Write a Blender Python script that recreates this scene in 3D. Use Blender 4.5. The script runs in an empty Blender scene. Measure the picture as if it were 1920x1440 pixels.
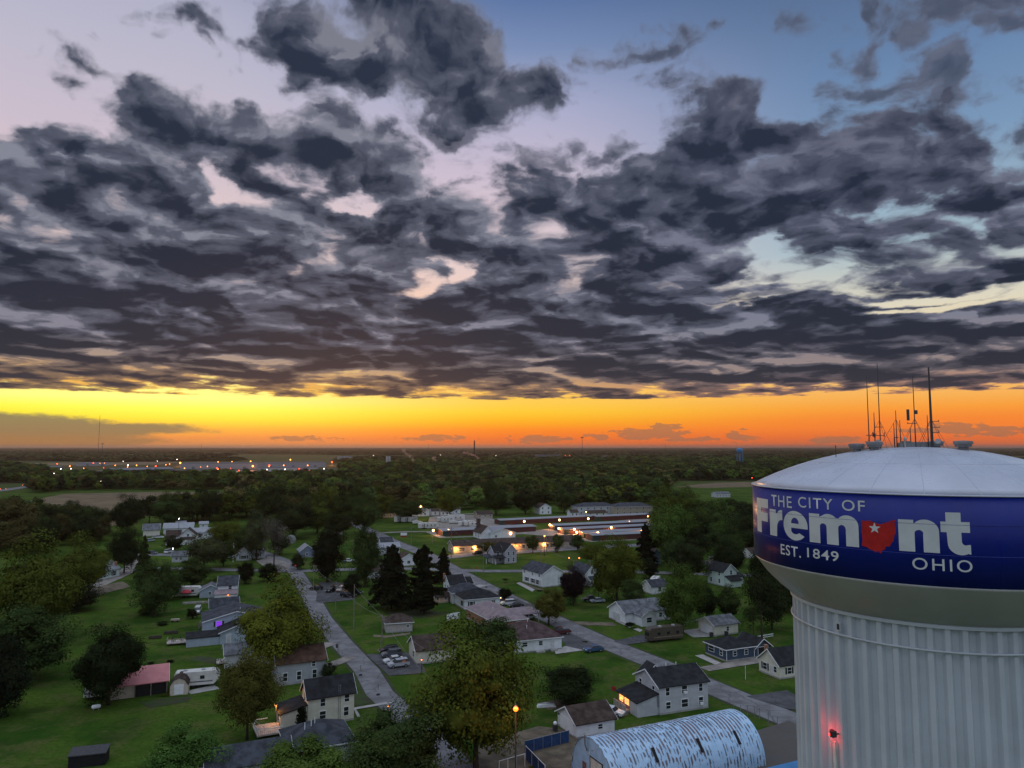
import bpy, bmesh, math, random
import numpy as np
from mathutils import Vector, Matrix

# ------------------------------------------------------------------ camera
F_PX = 1378.0                      # focal length in pixels of the 1920-wide frame
PITCH = math.radians(4.894)        # camera tipped up a little
CAM_H = 48.0
scene = bpy.context.scene
col = scene.collection
cam_d = bpy.data.cameras.new("camera")
cam = bpy.data.objects.new("camera", cam_d)
col.objects.link(cam)
cam.location = (0, 0, CAM_H)
cam.rotation_euler = (math.pi / 2 + PITCH, 0, 0)
cam_d.sensor_fit = 'HORIZONTAL'
cam_d.sensor_width = 36.0
cam_d.lens = 36.0 * F_PX / 1920.0
cam_d.clip_start = 0.5
cam_d.clip_end = 120000
scene.camera = cam
scene.render.resolution_x, scene.render.resolution_y = 1024, 768
scene.view_settings.view_transform = 'Standard'
scene.view_settings.look = 'None'
scene.view_settings.exposure = 0.0
scene.view_settings.gamma = 1.0
scene.render.engine = 'CYCLES'
scene.cycles.max_bounces = 5
scene.cycles.diffuse_bounces = 3
scene.cycles.glossy_bounces = 2
scene.cycles.transparent_max_bounces = 8
scene.cycles.volume_bounces = 0
scene.cycles.use_light_tree = True
scene.cycles.use_denoising = True
scene.cycles.sample_clamp_indirect = 3.0
CT, ST = math.cos(PITCH), math.sin(PITCH)


def ray(px, py):
    dx, dy = (px - 960) / F_PX, (720 - py) / F_PX
    return Vector((dx, CT - ST * dy, ST + CT * dy)).normalized()


def P(px, py, h=0.0):
    """World point at height h seen at pixel (px, py) of the 1920x1440 photograph."""
    d = ray(px, py)
    t = (h - CAM_H) / d.z
    return Vector((d.x * t, d.y * t, h))


def azel(px, py):
    d = ray(px, py)
    return math.degrees(math.atan2(d.x, d.y)), math.degrees(math.asin(d.z))


def lin(r, g, b):
    def f(c):
        c /= 255.0
        return c / 12.92 if c <= 0.04045 else ((c + 0.055) / 1.055) ** 2.4
    return (f(r), f(g), f(b), 1.0)


# ------------------------------------------------------------------ sky (world)
world = bpy.data.worlds.new("World")
scene.world = world
world.use_nodes = True
nt = world.node_tree
nt.nodes.clear()


class NB:
    """small helper to write node graphs as expressions"""
    def __init__(s, nt, dims='3D'): s.nt = nt; s.dims = dims

    def put(s, inp, v):
        if v is None: return
        if hasattr(v, 'is_output'): s.nt.links.new(v, inp)
        else: inp.default_value = v

    def m(s, op, a, b=None, c=None, clamp=False):
        n = s.nt.nodes.new('ShaderNodeMath'); n.operation = op; n.use_clamp = clamp
        for i, v in enumerate((a, b, c)): s.put(n.inputs[i], v)
        return n.outputs[0]

    def v(s, op, a, b=None, c=None):
        n = s.nt.nodes.new('ShaderNodeVectorMath'); n.operation = op
        for i, x in enumerate((a, b, c)): s.put(n.inputs[i], x)
        return n.outputs['Value'] if op in ('LENGTH', 'DOT_PRODUCT') else n.outputs[0]

    def xyz(s, x, y, z=0.0):
        n = s.nt.nodes.new('ShaderNodeCombineXYZ')
        for i, q in enumerate((x, y, z)): s.put(n.inputs[i], q)
        return n.outputs[0]

    def ss(s, x, a, b, lo=0.0, hi=1.0):
        n = s.nt.nodes.new('ShaderNodeMapRange'); n.interpolation_type = 'SMOOTHSTEP'
        s.put(n.inputs[0], x)
        for i, q in enumerate((a, b, lo, hi)): s.put(n.inputs[i + 1], q)
        return n.outputs[0]

    def lr(s, x, a, b, lo=0.0, hi=1.0):
        n = s.nt.nodes.new('ShaderNodeMapRange')
        s.put(n.inputs[0], x)
        for i, q in enumerate((a, b, lo, hi)): s.put(n.inputs[i + 1], q)
        return n.outputs[0]

    def mix(s, f, a, b, mode='MIX'):
        n = s.nt.nodes.new('ShaderNodeMix'); n.data_type = 'RGBA'; n.blend_type = mode
        s.put(n.inputs[0], f); s.put(n.inputs[6], a); s.put(n.inputs[7], b)
        return n.outputs[2]

    def ramp(s, f, stops, interp='LINEAR'):
        n = s.nt.nodes.new('ShaderNodeValToRGB'); cr = n.color_ramp; cr.interpolation = interp
        while len(cr.elements) < len(stops): cr.elements.new(1.0)
        for e, (p, c) in zip(cr.elements, stops):
            e.position = p; e.color = c
        s.put(n.inputs[0], f)
        return n.outputs[0]

    def noise(s, vec, scale, detail=6.0, rough=0.55, lac=2.0, dist=0.0, out=0):
        n = s.nt.nodes.new('ShaderNodeTexNoise'); n.noise_dimensions = s.dims
        s.put(n.inputs['Vector'], vec)
        n.inputs['Scale'].default_value = scale; n.inputs['Detail'].default_value = detail
        n.inputs['Roughness'].default_value = rough; n.inputs['Lacunarity'].default_value = lac
        n.inputs['Distortion'].default_value = dist
        return n.outputs[out]


SUN_AZ, SUN_EL = -13.0, 1.5        # degrees; the sun is coming up left of the view axis
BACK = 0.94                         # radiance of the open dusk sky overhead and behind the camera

b = NB(nt, '2D')
tc = nt.nodes.new('ShaderNodeTexCoord')
dirv = b.v('NORMALIZE', tc.outputs['Generated'])
sep = nt.nodes.new('ShaderNodeSeparateXYZ'); nt.links.new(dirv, sep.inputs[0])
X, Y, Z = sep.outputs
az = b.m('MULTIPLY', b.m('ARCTAN2', X, Y), 57.29578)
el = b.m('MULTIPLY', b.m('ARCSINE', Z), 57.29578)


def el_stops(lst):
    """[(pixel y at the frame's centre column, colour)] -> ramp stops over 0..40 degrees"""
    out = []
    for y, c in lst:
        out.append((max(0.0, min(1.0, azel(960, y)[1] / 40.0)), lin(*c)))
    return sorted(out, key=lambda t: t[0])


elf = b.m('DIVIDE', el, 40.0, clamp=True)
left = b.ramp(elf, el_stops([(838, (214, 128, 62)), (822, (235, 132, 46)), (806, (255, 176, 24)), (790, (255, 226, 22)),
                             (772, (255, 250, 70)), (755, (255, 252, 132)), (700, (255, 226, 130)), (600, (255, 204, 168)),
                             (500, (232, 206, 200)), (330, (204, 190, 204)), (200, (190, 186, 204)), (90, (178, 178, 200)), (0, (158, 162, 188))]))
midc = b.ramp(elf, el_stops([(838, (226, 112, 54)), (822, (246, 118, 44)), (806, (255, 140, 40)), (790, (255, 178, 36)),
                             (772, (255, 204, 54)), (755, (255, 206, 80)), (700, (255, 196, 110)), (600, (250, 206, 178)),
                             (500, (230, 206, 204)), (330, (204, 190, 208)), (200, (172, 174, 204)), (90, (122, 142, 182)), (0, (92, 118, 164))]))
right = b.ramp(elf, el_stops([(838, (210, 102, 56)), (822, (236, 112, 50)), (806, (248, 130, 50)), (790, (250, 138, 52)),
                              (772, (252, 160, 60)), (755, (250, 176, 84)), (700, (246, 210, 130)), (600, (222, 214, 192)),
                              (500, (164, 188, 200)), (330, (122, 152, 186)), (200, (104, 133, 172)), (90, (92, 117, 154)), (0, (82, 104, 140))]))
a_c = azel(960, 700)[0]; a_l = azel(420, 700)[0]; a_r = azel(1640, 700)[0]
clear = b.mix(b.ss(az, a_l - 4, a_c + 2), left, midc)
clear = b.mix(b.ss(az, a_c - 1, a_r), clear, right)
# broad glow where the sun is about to come up
glow = b.v('LENGTH', b.v('MULTIPLY', b.xyz(b.m('SUBTRACT', az, azel(400, 700)[0]), b.m('SUBTRACT', el, 3.0)), (1 / 24.0, 1 / 9.0, 0)))
clear = b.mix(b.m('MULTIPLY', b.ss(glow, 1.0, 0.0), 0.10), clear, lin(255, 250, 190), 'ADD')

# --- clouds: direction-space fields, flattening towards the horizon as a deck does
ly = b.m('MULTIPLY', b.m('LOGARITHM', b.m('ADD', b.m('MAXIMUM', el, 0.0), 3.2), 2.718282), 3.3)
plane = b.xyz(b.m('MULTIPLY', az, 0.088), ly, 0.0)
warp = b.noise(plane, 1.3, 6.0, 0.55, out=1)
warpc = b.v('SUBTRACT', warp, (0.5, 0.5, 0.5))
plane_w = b.v('MULTIPLY_ADD', warpc, (0.45, 0.30, 0.0), plane)
n_big = b.noise(plane_w, 1.75, 8.0, 0.47)
n_sun = b.noise(b.v('ADD', plane_w, (-0.03, -0.11, 0.0)), 1.75, 8.0, 0.47)   # the same field a step towards the light
n_mid = b.noise(b.v('ADD', plane_w, (3.7, 1.9, 0.4)), 4.4, 6.0, 0.49)
n_strk = b.noise(b.v('MULTIPLY_ADD', plane_w, (0.8, 1.5, 1.0), (7.3, 2.1, 0.9)), 1.25, 5.0, 0.48)

wel = b.lr(el, 2.0, 20.0, 0.5, 6.5)
ae0 = b.xyz(az, el, 0.0)
ae = b.v('ADD', ae0, b.v('MULTIPLY', warpc, b.xyz(b.m('MULTIPLY', wel, 2.2), wel, 0.0)))


def blobs(lst, start=-9.0):
    """union of soft ellipses given as (px, py, rx, ry[, angle]) in photograph pixels, turned into angles"""
    F = start
    for (px, py, rx, ry) in lst:
        a0, e0 = azel(px, py)
        ar = abs(azel(px + rx, py)[0] - azel(px - rx, py)[0]) / 2
        er = abs(azel(px, py - ry)[1] - azel(px, py + ry)[1]) / 2
        ln = b.v('LENGTH', b.v('MULTIPLY_ADD', ae, (1 / ar, 1 / er, 0), (-a0 / ar, -e0 / er, 0)))
        r = math.sqrt(ar * er)
        F = b.m('MAXIMUM', F, b.m('MULTIPLY_ADD', ln, -r, r))
    return F


COVER = [
    (60, 345, 260, 118), (230, 375, 200, 90), (280, 205, 130, 62), (330, 270, 170, 62), (480, 262, 190, 52), (590, 235, 70, 26),
    (660, 70, 190, 95), (790, 85, 150, 88), (730, 150, 210, 70), (850, 180, 130, 50), (1000, 165, 110, 55), (480, 72, 120, 24),
    (720, 320, 135, 60), (700, 270, 80, 40), (545, 368, 95, 40), (870, 428, 95, 38), (610, 430, 200, 50),
    (1000, 385, 120, 55), (1150, 390, 240, 72), (1330, 320, 160, 85), (1470, 300, 210, 72), (1600, 240, 110, 40), (1640, 320, 200, 60),
    (1650, 425, 150, 42), (1380, 420, 160, 62), (1250, 300, 70, 40), (1520, 350, 140, 80),
    (1245, 175, 55, 42), (1300, 200, 80, 45), (1200, 240, 50, 24),
    (1870, 370, 110, 60), (1900, 310, 90, 24), (1790, 480, 110, 26), (1560, 540, 90, 18), (1660, 505, 110, 16), (1850, 530, 120, 22),
    (200, 480, 420, 90), (560, 490, 270, 66), (760, 480, 90, 46), (1010, 500, 170, 58), (1180, 490, 150, 56), (1320, 500, 110, 34),
    (90, 310, 150, 60), (900, 360, 30, 20), (1700, 520, 90, 9), (1450, 535, 60, 9), (1330, 545, 90, 8), (1880, 565, 80, 9), (1640, 555, 60, 8), (1760, 450, 60, 16), (1110, 460, 60, 30), (700, 400, 80, 24), (760, 440, 60, 20),
    (0, 600, 900, 150), (700, 640, 600, 120), (1250, 660, 500, 105), (1700, 670, 420, 90), (1150, 585, 300, 42), (1480, 590, 220, 34), (1820, 600, 160, 26),
]
THIN = [(1690, 60, 65, 48), (1800, 30, 130, 50), (1860, 70, 90, 60), (1720, 135, 90, 34), (1815, 160, 62, 26), (1585, 45, 70, 22),
        (1255, 45, 40, 34), (1330, 68, 40, 16), (1160, 85, 60, 16), (1050, 315, 34, 24), (980, 280, 55, 18), (1110, 285, 40, 14), (228, 32, 28, 20),
        (1660, 20, 60, 26), (1640, 190, 70, 22), (1540, 240, 60, 20), (880, 240, 100, 30), (1915, 228, 30, 20), (1700, 330, 80, 40), (1500, 510, 160, 24), (1700, 490, 160, 22), (1300, 555, 160, 14), (1010, 300, 40, 14), (860, 330, 50, 16), (620, 180, 90, 40), (930, 230, 80, 30), (420, 90, 120, 22), (1720, 180, 60, 18)]
HOLES = [(775, 537, 26, 11), (440, 350, 24, 22), (652, 382, 40, 8), (1420, 512, 60, 8), (1240, 572, 160, 4), (560, 462, 40, 4),
         (1180, 480, 20, 10), (836, 505, 14, 20), (1500, 548, 120, 7), (1494, 470, 22, 28), (1480, 380, 34, 8), (560, 640, 20, 4), (1760, 552, 150, 6),
         (660, 345, 16, 14), (300, 442, 70, 4), (1700, 578, 160, 4), (1620, 505, 60, 6), (1860, 470, 60, 12), (1720, 390, 40, 20)]
Fm = blobs(COVER)
holes = blobs(HOLES)
Fm = b.m('MINIMUM', b.m('ADD', Fm, b.lr(el, 16.0, 24.0, 1.45, 0.45)), 4.2)
solid = blobs([(150, 350, 270, 85), (60, 590, 760, 95), (1350, 335, 270, 75), (1100, 420, 200, 50), (1150, 640, 500, 60)])
Fm = b.m('ADD', Fm, b.ss(solid, -0.5, 2.0, 0.0, 1.3))
hole_soft = b.ss(holes, -1.3, 0.5)
Fm = b.m('SUBTRACT', Fm, b.m('MULTIPLY', hole_soft, 2.0))
# flat lower edge of the deck, frayed
edge = b.m('SUBTRACT', el, b.lr(az, -35, 36, 3.75, 3.55))
edge = b.m('MINIMUM', b.m('MULTIPLY', edge, 4.0), b.lr(el, 3.8, 7.0, 0.35, 3.0))
n_fine = b.noise(b.xyz(b.m('MULTIPLY', az, 0.33), b.m('MULTIPLY', el, 2.3), 5.1), 1.0, 6.0, 0.58)
fine_k = b.lr(el, 4.2, 7.2, 4.2, 0.0)
Fm = b.m('MINIMUM', Fm, edge)
PUFF0 = 0.66
nb = b.m('SUBTRACT', n_big, 0.5)
vor = nt.nodes.new('ShaderNodeTexVoronoi'); vor.voronoi_dimensions = '2D'; vor.feature = 'SMOOTH_F1'; vor.inputs['Scale'].default_value = 2.3; vor.inputs['Smoothness'].default_value = 0.5
vor.inputs['Detail'].default_value = 3.0; vor.inputs['Roughness'].default_value = 0.5; vor.inputs['Lacunarity'].default_value = 2.1; vor.normalize = False
nt.links.new(b.v('MULTIPLY_ADD', b.v('SUBTRACT', b.noise(plane_w, 5.0, 3.0, 0.5, out=1), (0.5, 0.5, 0.5)), (0.16, 0.12, 0.0), b.v('MULTIPLY', plane_w, (1.0, 1.15, 1.0))), vor.inputs['Vector'])
puff = b.m('MULTIPLY', b.m('SUBTRACT', PUFF0, vor.outputs['Distance']), 0.55)
nm = b.m('ADD', b.m('MULTIPLY', b.m('SUBTRACT', n_mid, 0.5), 0.5), puff)
amp = b.lr(el, 3.0, 14.0, 1.7, 8.2)
dens_raw = b.m('ADD', b.m('MULTIPLY_ADD', nb, amp, Fm), b.m('MULTIPLY', nm, b.m('MULTIPLY', amp, 0.62)))
dens_raw = b.m('MULTIPLY_ADD', b.m('SUBTRACT', n_fine, 0.5), fine_k, dens_raw)
dens_raw = b.m('SUBTRACT', dens_raw, b.ss(el, 3.75, 3.45, 0.0, 3.0))
Ft = blobs(THIN)
thin_raw = b.m('ADD', b.m('MULTIPLY_ADD', nb, 9.0, b.m('ADD', Ft, 0.2)), b.m('MULTIPLY', nm, 7.0))
cover = b.ss(dens_raw, b.lr(el, 4.0, 12.0, -0.22, -1.0), b.lr(el, 4.0, 12.0, 0.35, 1.35))
cover = b.m('MAXIMUM', cover, b.m('MULTIPLY', b.ss(thin_raw, -0.9, 1.5), 0.88))
# how thick the cloud is where we look: thin rims glow, thick bases are dark slate
thick = b.m('MULTIPLY', b.ss(dens_raw, b.lr(el, 4.0, 12.0, -0.4, -1.4), b.lr(el, 4.0, 15.0, 1.9, 6.0)), 1.18)
thick = b.m('MAXIMUM', thick, b.lr(thin_raw, -0.2, 4.0, 0.0, 0.6))
lit = b.m('MULTIPLY', b.m('SUBTRACT', n_big, n_sun), 5.5)           # side turned to the light
n_rdg = b.noise(b.v('MULTIPLY_ADD', plane_w, (1.0, 1.6, 1.0), (1.1, 5.2, 2.4)), 2.3, 6.0, 0.52)
ridge = b.ss(b.m('ABSOLUTE', b.m('SUBTRACT', n_rdg, 0.5)), 0.10, 0.0)
strk = b.m('MAXIMUM', b.m('MULTIPLY', b.ss(n_strk, 0.46, 0.72), 0.75), b.m('MULTIPLY', b.m('MULTIPLY', ridge, 0.7), b.ss(n_strk, 0.36, 0.56)))
tone = b.m('MULTIPLY', thick, b.m('SUBTRACT', 1.0, b.m('MULTIPLY', strk, b.lr(el, 4, 18, 0.55, 0.50))))
tone = b.m('ADD', tone, b.m('MULTIPLY', lit, b.m('MULTIPLY', thick, 1.0)))
tone = b.m('ADD', tone, b.m('MULTIPLY', b.m('MULTIPLY', nm, thick), 0.8))
tone = b.m('MAXIMUM', tone, 0.0)
rim_l = b.ramp(b.m('DIVIDE', el, 30.0, clamp=True), [(0.10, lin(255, 204, 70)), (0.15, lin(240, 180, 90)), (0.20, lin(176, 150, 130)), (0.26, lin(132, 130, 144)), (0.55, lin(132, 135, 150)), (1.0, lin(122, 124, 138))])
rim_r = b.ramp(b.m('DIVIDE', el, 30.0, clamp=True), [(0.10, lin(230, 150, 84)), (0.18, lin(150, 132, 128)), (0.30, lin(122, 125, 142)), (0.55, lin(108, 112, 132)), (1.0, lin(92, 96, 112))])
rim = b.mix(b.ss(az, -14, 22), rim_l, rim_r)
core = b.ramp(b.m('DIVIDE', el, 30.0, clamp=True), [(0.10, lin(68, 61, 70)), (0.16, lin(48, 49, 62)), (0.22, lin(38, 43, 58)), (0.45, lin(31, 39, 57)), (1.0, lin(40, 50, 68))])
mid_t = b.mix(0.72, rim, b.mix(0.25, lin(74, 80, 100), core))
cloud = b.mix(b.lr(tone, 0.0, 0.30), rim, mid_t)
cloud = b.mix(b.ss(tone, 0.08, 1.18), cloud, core)
sky = b.mix(cover, clear, cloud)

# low bank of grey cloud along the horizon on the left, small cumulus far off on the right
hn = b.noise(b.xyz(b.m('MULTIPLY', az, 0.85), b.m('MULTIPLY', el, 2.6), 3.3), 1.0, 8.0, 0.62)
hnb = b.m('MULTIPLY', b.m('SUBTRACT', hn, 0.5), 2.2)
bank = b.m('ADD', blobs([(-90, 808, 440, 40), (190, 803, 230, 13), (60, 826, 300, 16)]), b.m('MULTIPLY', hnb, 0.55))
sky = b.mix(b.m('MULTIPLY', b.ss(bank, -0.25, 0.75), 0.92), sky, b.ramp(b.m('DIVIDE', el, 3.0, clamp=True), [(0.0, lin(176, 122, 66)), (0.35, lin(140, 122, 90)), (1.0, lin(128, 122, 100))]))
cum = b.m('ADD', blobs([(1215, 814, 74, 12), (1240, 806, 40, 10), (1385, 820, 34, 9), (1380, 812, 16, 7), (1130, 818, 24, 8), (1010, 824, 60, 7), (1800, 806, 130, 8), (1790, 800, 60, 8), (1860, 812, 70, 7),
                        (820, 822, 60, 6), (560, 822, 60, 6), (1560, 824, 60, 8), (1300, 824, 60, 4)]), b.m('MULTIPLY', hnb, 1.0))
sky = b.mix(b.m('MULTIPLY', b.ss(cum, -0.05, 0.22), 0.72), sky, lin(158, 112, 84))

# the rest of the dome: brighter, open blue-white sky overhead and behind the camera
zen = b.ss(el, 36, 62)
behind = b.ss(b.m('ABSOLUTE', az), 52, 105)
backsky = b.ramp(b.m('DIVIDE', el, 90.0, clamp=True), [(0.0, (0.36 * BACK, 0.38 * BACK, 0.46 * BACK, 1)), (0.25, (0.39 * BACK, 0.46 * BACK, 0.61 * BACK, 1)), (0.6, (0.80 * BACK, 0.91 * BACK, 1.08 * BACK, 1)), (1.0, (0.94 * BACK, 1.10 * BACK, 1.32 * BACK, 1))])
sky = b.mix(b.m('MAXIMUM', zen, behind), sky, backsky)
# physical sky added under it all
nish = nt.nodes.new('ShaderNodeTexSky'); nish.sky_type = 'NISHITA'; nish.sun_disc = False
nish.sun_elevation = math.radians(SUN_EL); nish.sun_rotation = math.radians(SUN_AZ)
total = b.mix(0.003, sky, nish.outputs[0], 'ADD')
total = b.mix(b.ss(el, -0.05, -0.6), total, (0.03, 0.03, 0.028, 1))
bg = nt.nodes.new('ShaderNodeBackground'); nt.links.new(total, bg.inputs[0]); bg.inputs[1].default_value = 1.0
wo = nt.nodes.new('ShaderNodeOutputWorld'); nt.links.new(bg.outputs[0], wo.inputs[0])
world.cycles.sampling_method = 'MANUAL'
world.cycles.sample_map_resolution = 1024

sun_d = bpy.data.lights.new("sun", 'SUN'); sun_d.energy = 0.22; sun_d.angle = math.radians(6); sun_d.color = (1.0, 0.52, 0.22)
sun = bpy.data.objects.new("sun", sun_d); col.objects.link(sun)
_a, _e = math.radians(SUN_AZ), math.radians(SUN_EL + 1.5)
_sd = Vector((math.sin(_a) * math.cos(_e), math.cos(_a) * math.cos(_e), math.sin(_e)))
sun.rotation_euler = _sd.to_track_quat('Z', 'Y').to_euler()
sun.location = _sd * 2000 + Vector((0, 0, 60))

# ------------------------------------------------------------------ materials
def mat(name, c, rough=0.7, var=0.12, scale=1.5, metal=0.0, bump=0.0, spec=0.3, coat=0.0, detail=5.0, c2=None):
    """Principled surface whose own colour wanders a little by noise (wear, dirt)"""
    m = bpy.data.materials.new(name); m.use_nodes = True
    t = m.node_tree; n = t.nodes; bs = n['Principled BSDF']; q = NB(t)
    co = n.new('ShaderNodeTexCoord').outputs['Object']
    f = q.noise(co, scale, detail, 0.6)
    lo = tuple(max(0, x * (1 - var)) for x in c) + (1,)
    hi = (tuple(c2) if c2 else tuple(min(1, x * (1 + var)) for x in c)) + (1,)
    t.links.new(q.mix(q.ss(f, 0.35, 0.65), lo, hi), bs.inputs['Base Color'])
    bs.inputs['Roughness'].default_value = rough; bs.inputs['Metallic'].default_value = metal
    bs.inputs['Specular IOR Level'].default_value = spec; bs.inputs['Coat Weight'].default_value = coat
    if bump:
        bn = n.new('ShaderNodeBump'); bn.inputs['Strength'].default_value = bump; bn.inputs['Distance'].default_value = 0.05
        t.links.new(q.noise(co, scale * 8, 3), bn.inputs['Height']); t.links.new(bn.outputs[0], bs.inputs['Normal'])
    m['_c'] = c
    return m


def siding(name, c, pitch=0.22, vert=False, var=0.08):
    """lap siding / ribbed sheet: thin grooves as bump and grime"""
    m = mat(name, c, 0.65, var, 0.6)
    t = m.node_tree; q = NB(t); bs = t.nodes['Principled BSDF']
    co = t.nodes.new('ShaderNodeTexCoord').outputs['Object']
    w = t.nodes.new('ShaderNodeSeparateXYZ'); t.links.new(co, w.inputs[0])
    ax = q.m('ADD', w.outputs[0], w.outputs[1]) if vert else w.outputs[2]
    fr = q.m('FRACT', q.m('DIVIDE', ax, pitch))
    bn = t.nodes.new('ShaderNodeBump'); bn.inputs['Strength'].default_value = 0.7; bn.inputs['Distance'].default_value = 0.04
    t.links.new(fr, bn.inputs['Height']); t.links.new(bn.outputs[0], bs.inputs['Normal'])
    return m


def emis(name, c, s, sample=True):
    m = bpy.data.materials.new(name); m.use_nodes = True
    t = m.node_tree; t.nodes.clear()
    e = t.nodes.new('ShaderNodeEmission'); e.inputs[0].default_value = tuple(c) + (1,); e.inputs[1].default_value = s
    o = t.nodes.new('ShaderNodeOutputMaterial'); t.links.new(e.outputs[0], o.inputs[0])
    if not sample: m.cycles.emission_sampling = 'NONE'
    return m


def shingle(name, c, var=0.35):
    return mat(name, c, 0.85, var, 0.7, bump=0.5, spec=0.15, detail=9)


WHITE = siding('white_siding', (0.76, 0.79, 0.82)); PAINT = mat('white_trim', (0.80, 0.82, 0.84), 0.5, 0.05)
GREYW = siding('grey_siding', (0.40, 0.42, 0.46)); BLUEW = siding('pale_blue_siding', (0.40, 0.47, 0.56))
LGREY = siding('light_grey_siding', (0.52, 0.54, 0.57)); CREAM = siding('cream_siding', (0.70, 0.68, 0.58)); MINT = siding('mint_siding', (0.58, 0.70, 0.66))
LAV = siding('lavender_grey_siding', (0.40, 0.41, 0.48)); NAVY = siding('navy_siding', (0.055, 0.085, 0.13)); SKYB = siding('sky_blue_siding', (0.20, 0.33, 0.46))
TAN = siding('tan_siding', (0.42, 0.36, 0.29)); PEACH = siding('peach_boards', (0.72, 0.46, 0.31), vert=True); BRICK = mat('orange_brick', (0.33, 0.17, 0.11), 0.9, 0.25, 3)
BLOCK = mat('pale_block', (0.46, 0.42, 0.40), 0.9, 0.15, 2)
R_BLACK = shingle('black_shingle', (0.022, 0.023, 0.026)); R_SLATE = shingle('slate_shingle', (0.05, 0.055, 0.068)); R_GREY = shingle('grey_shingle', (0.13, 0.135, 0.15))
R_BROWN = shingle('brown_shingle', (0.06, 0.042, 0.036)); R_MAROON = shingle('maroon_shingle', (0.075, 0.048, 0.05)); R_MAUVE = shingle('mauve_shingle', (0.24, 0.185, 0.20), 0.15)
R_RUST = shingle('rust_brown_shingle', (0.085, 0.05, 0.036)); R_METAL = mat('pale_metal_roof', (0.28, 0.29, 0.32), 0.45, 0.08, 0.5, metal=0.2)
R_PINK = siding('red_metal_roof', (0.52, 0.20, 0.21), 0.9, True); R_BLUE = siding('blue_metal_roof', (0.06, 0.20, 0.42), 0.6, True)
GLASS = mat('window_glass', (0.02, 0.025, 0.03), 0.12, 0.1, 2, spec=0.5); DARK = mat('dark_opening', (0.015, 0.015, 0.016), 0.9)
CONC = mat('concrete', (0.34, 0.33, 0.32), 0.9, 0.15, 0.6, bump=0.3); SHUT = mat('dark_shutter', (0.03, 0.032, 0.04), 0.7)
DOORM = mat('pale_door', (0.55, 0.56, 0.57), 0.5); WOODP = mat('weathered_pole', (0.20, 0.17, 0.14), 0.9, 0.25, 2); STEEL = mat('galvanised_steel', (0.30, 0.31, 0.33), 0.5, 0.1, 2, metal=0.6)
DSTEEL = mat('dark_steel', (0.06, 0.06, 0.065), 0.6, 0.15, 2, metal=0.3); DECK = mat('deck_boards', (0.42, 0.37, 0.34), 0.85, 0.2, 1.2); RUBBER = mat('tyre_rubber', (0.015, 0.015, 0.015), 0.9)
TRUNKM = mat('bark', (0.055, 0.043, 0.033), 0.95, 0.3, 3, bump=0.6)
MAROOND = siding('maroon_roll_door', (0.105, 0.038, 0.036), 0.28); DGREEN = siding('dark_green_sheet', (0.035, 0.06, 0.05), 0.3, True)
ORANGE_L = emis('sodium_lamp', (1.0, 0.19, 0.02), 9); WARM_L = emis('warm_lamp', (1.0, 0.40, 0.13), 18); WHITE_L = emis('white_lamp', (0.85, 0.92, 1.0), 40)
FAR_O = emis('far_sodium_lamp', (1.0, 0.26, 0.04), 9, False); FAR_R = emis('far_red_lamp', (1.0, 0.07, 0.015), 7, False); FAR_W = emis('far_white_lamp', (1.0, 0.9, 0.78), 7, False)
LITWIN = emis('lit_window', (1.0, 0.45, 0.12), 1.6); PURPLE = emis('purple_window', (0.30, 0.05, 0.95), 0.75)

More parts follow.
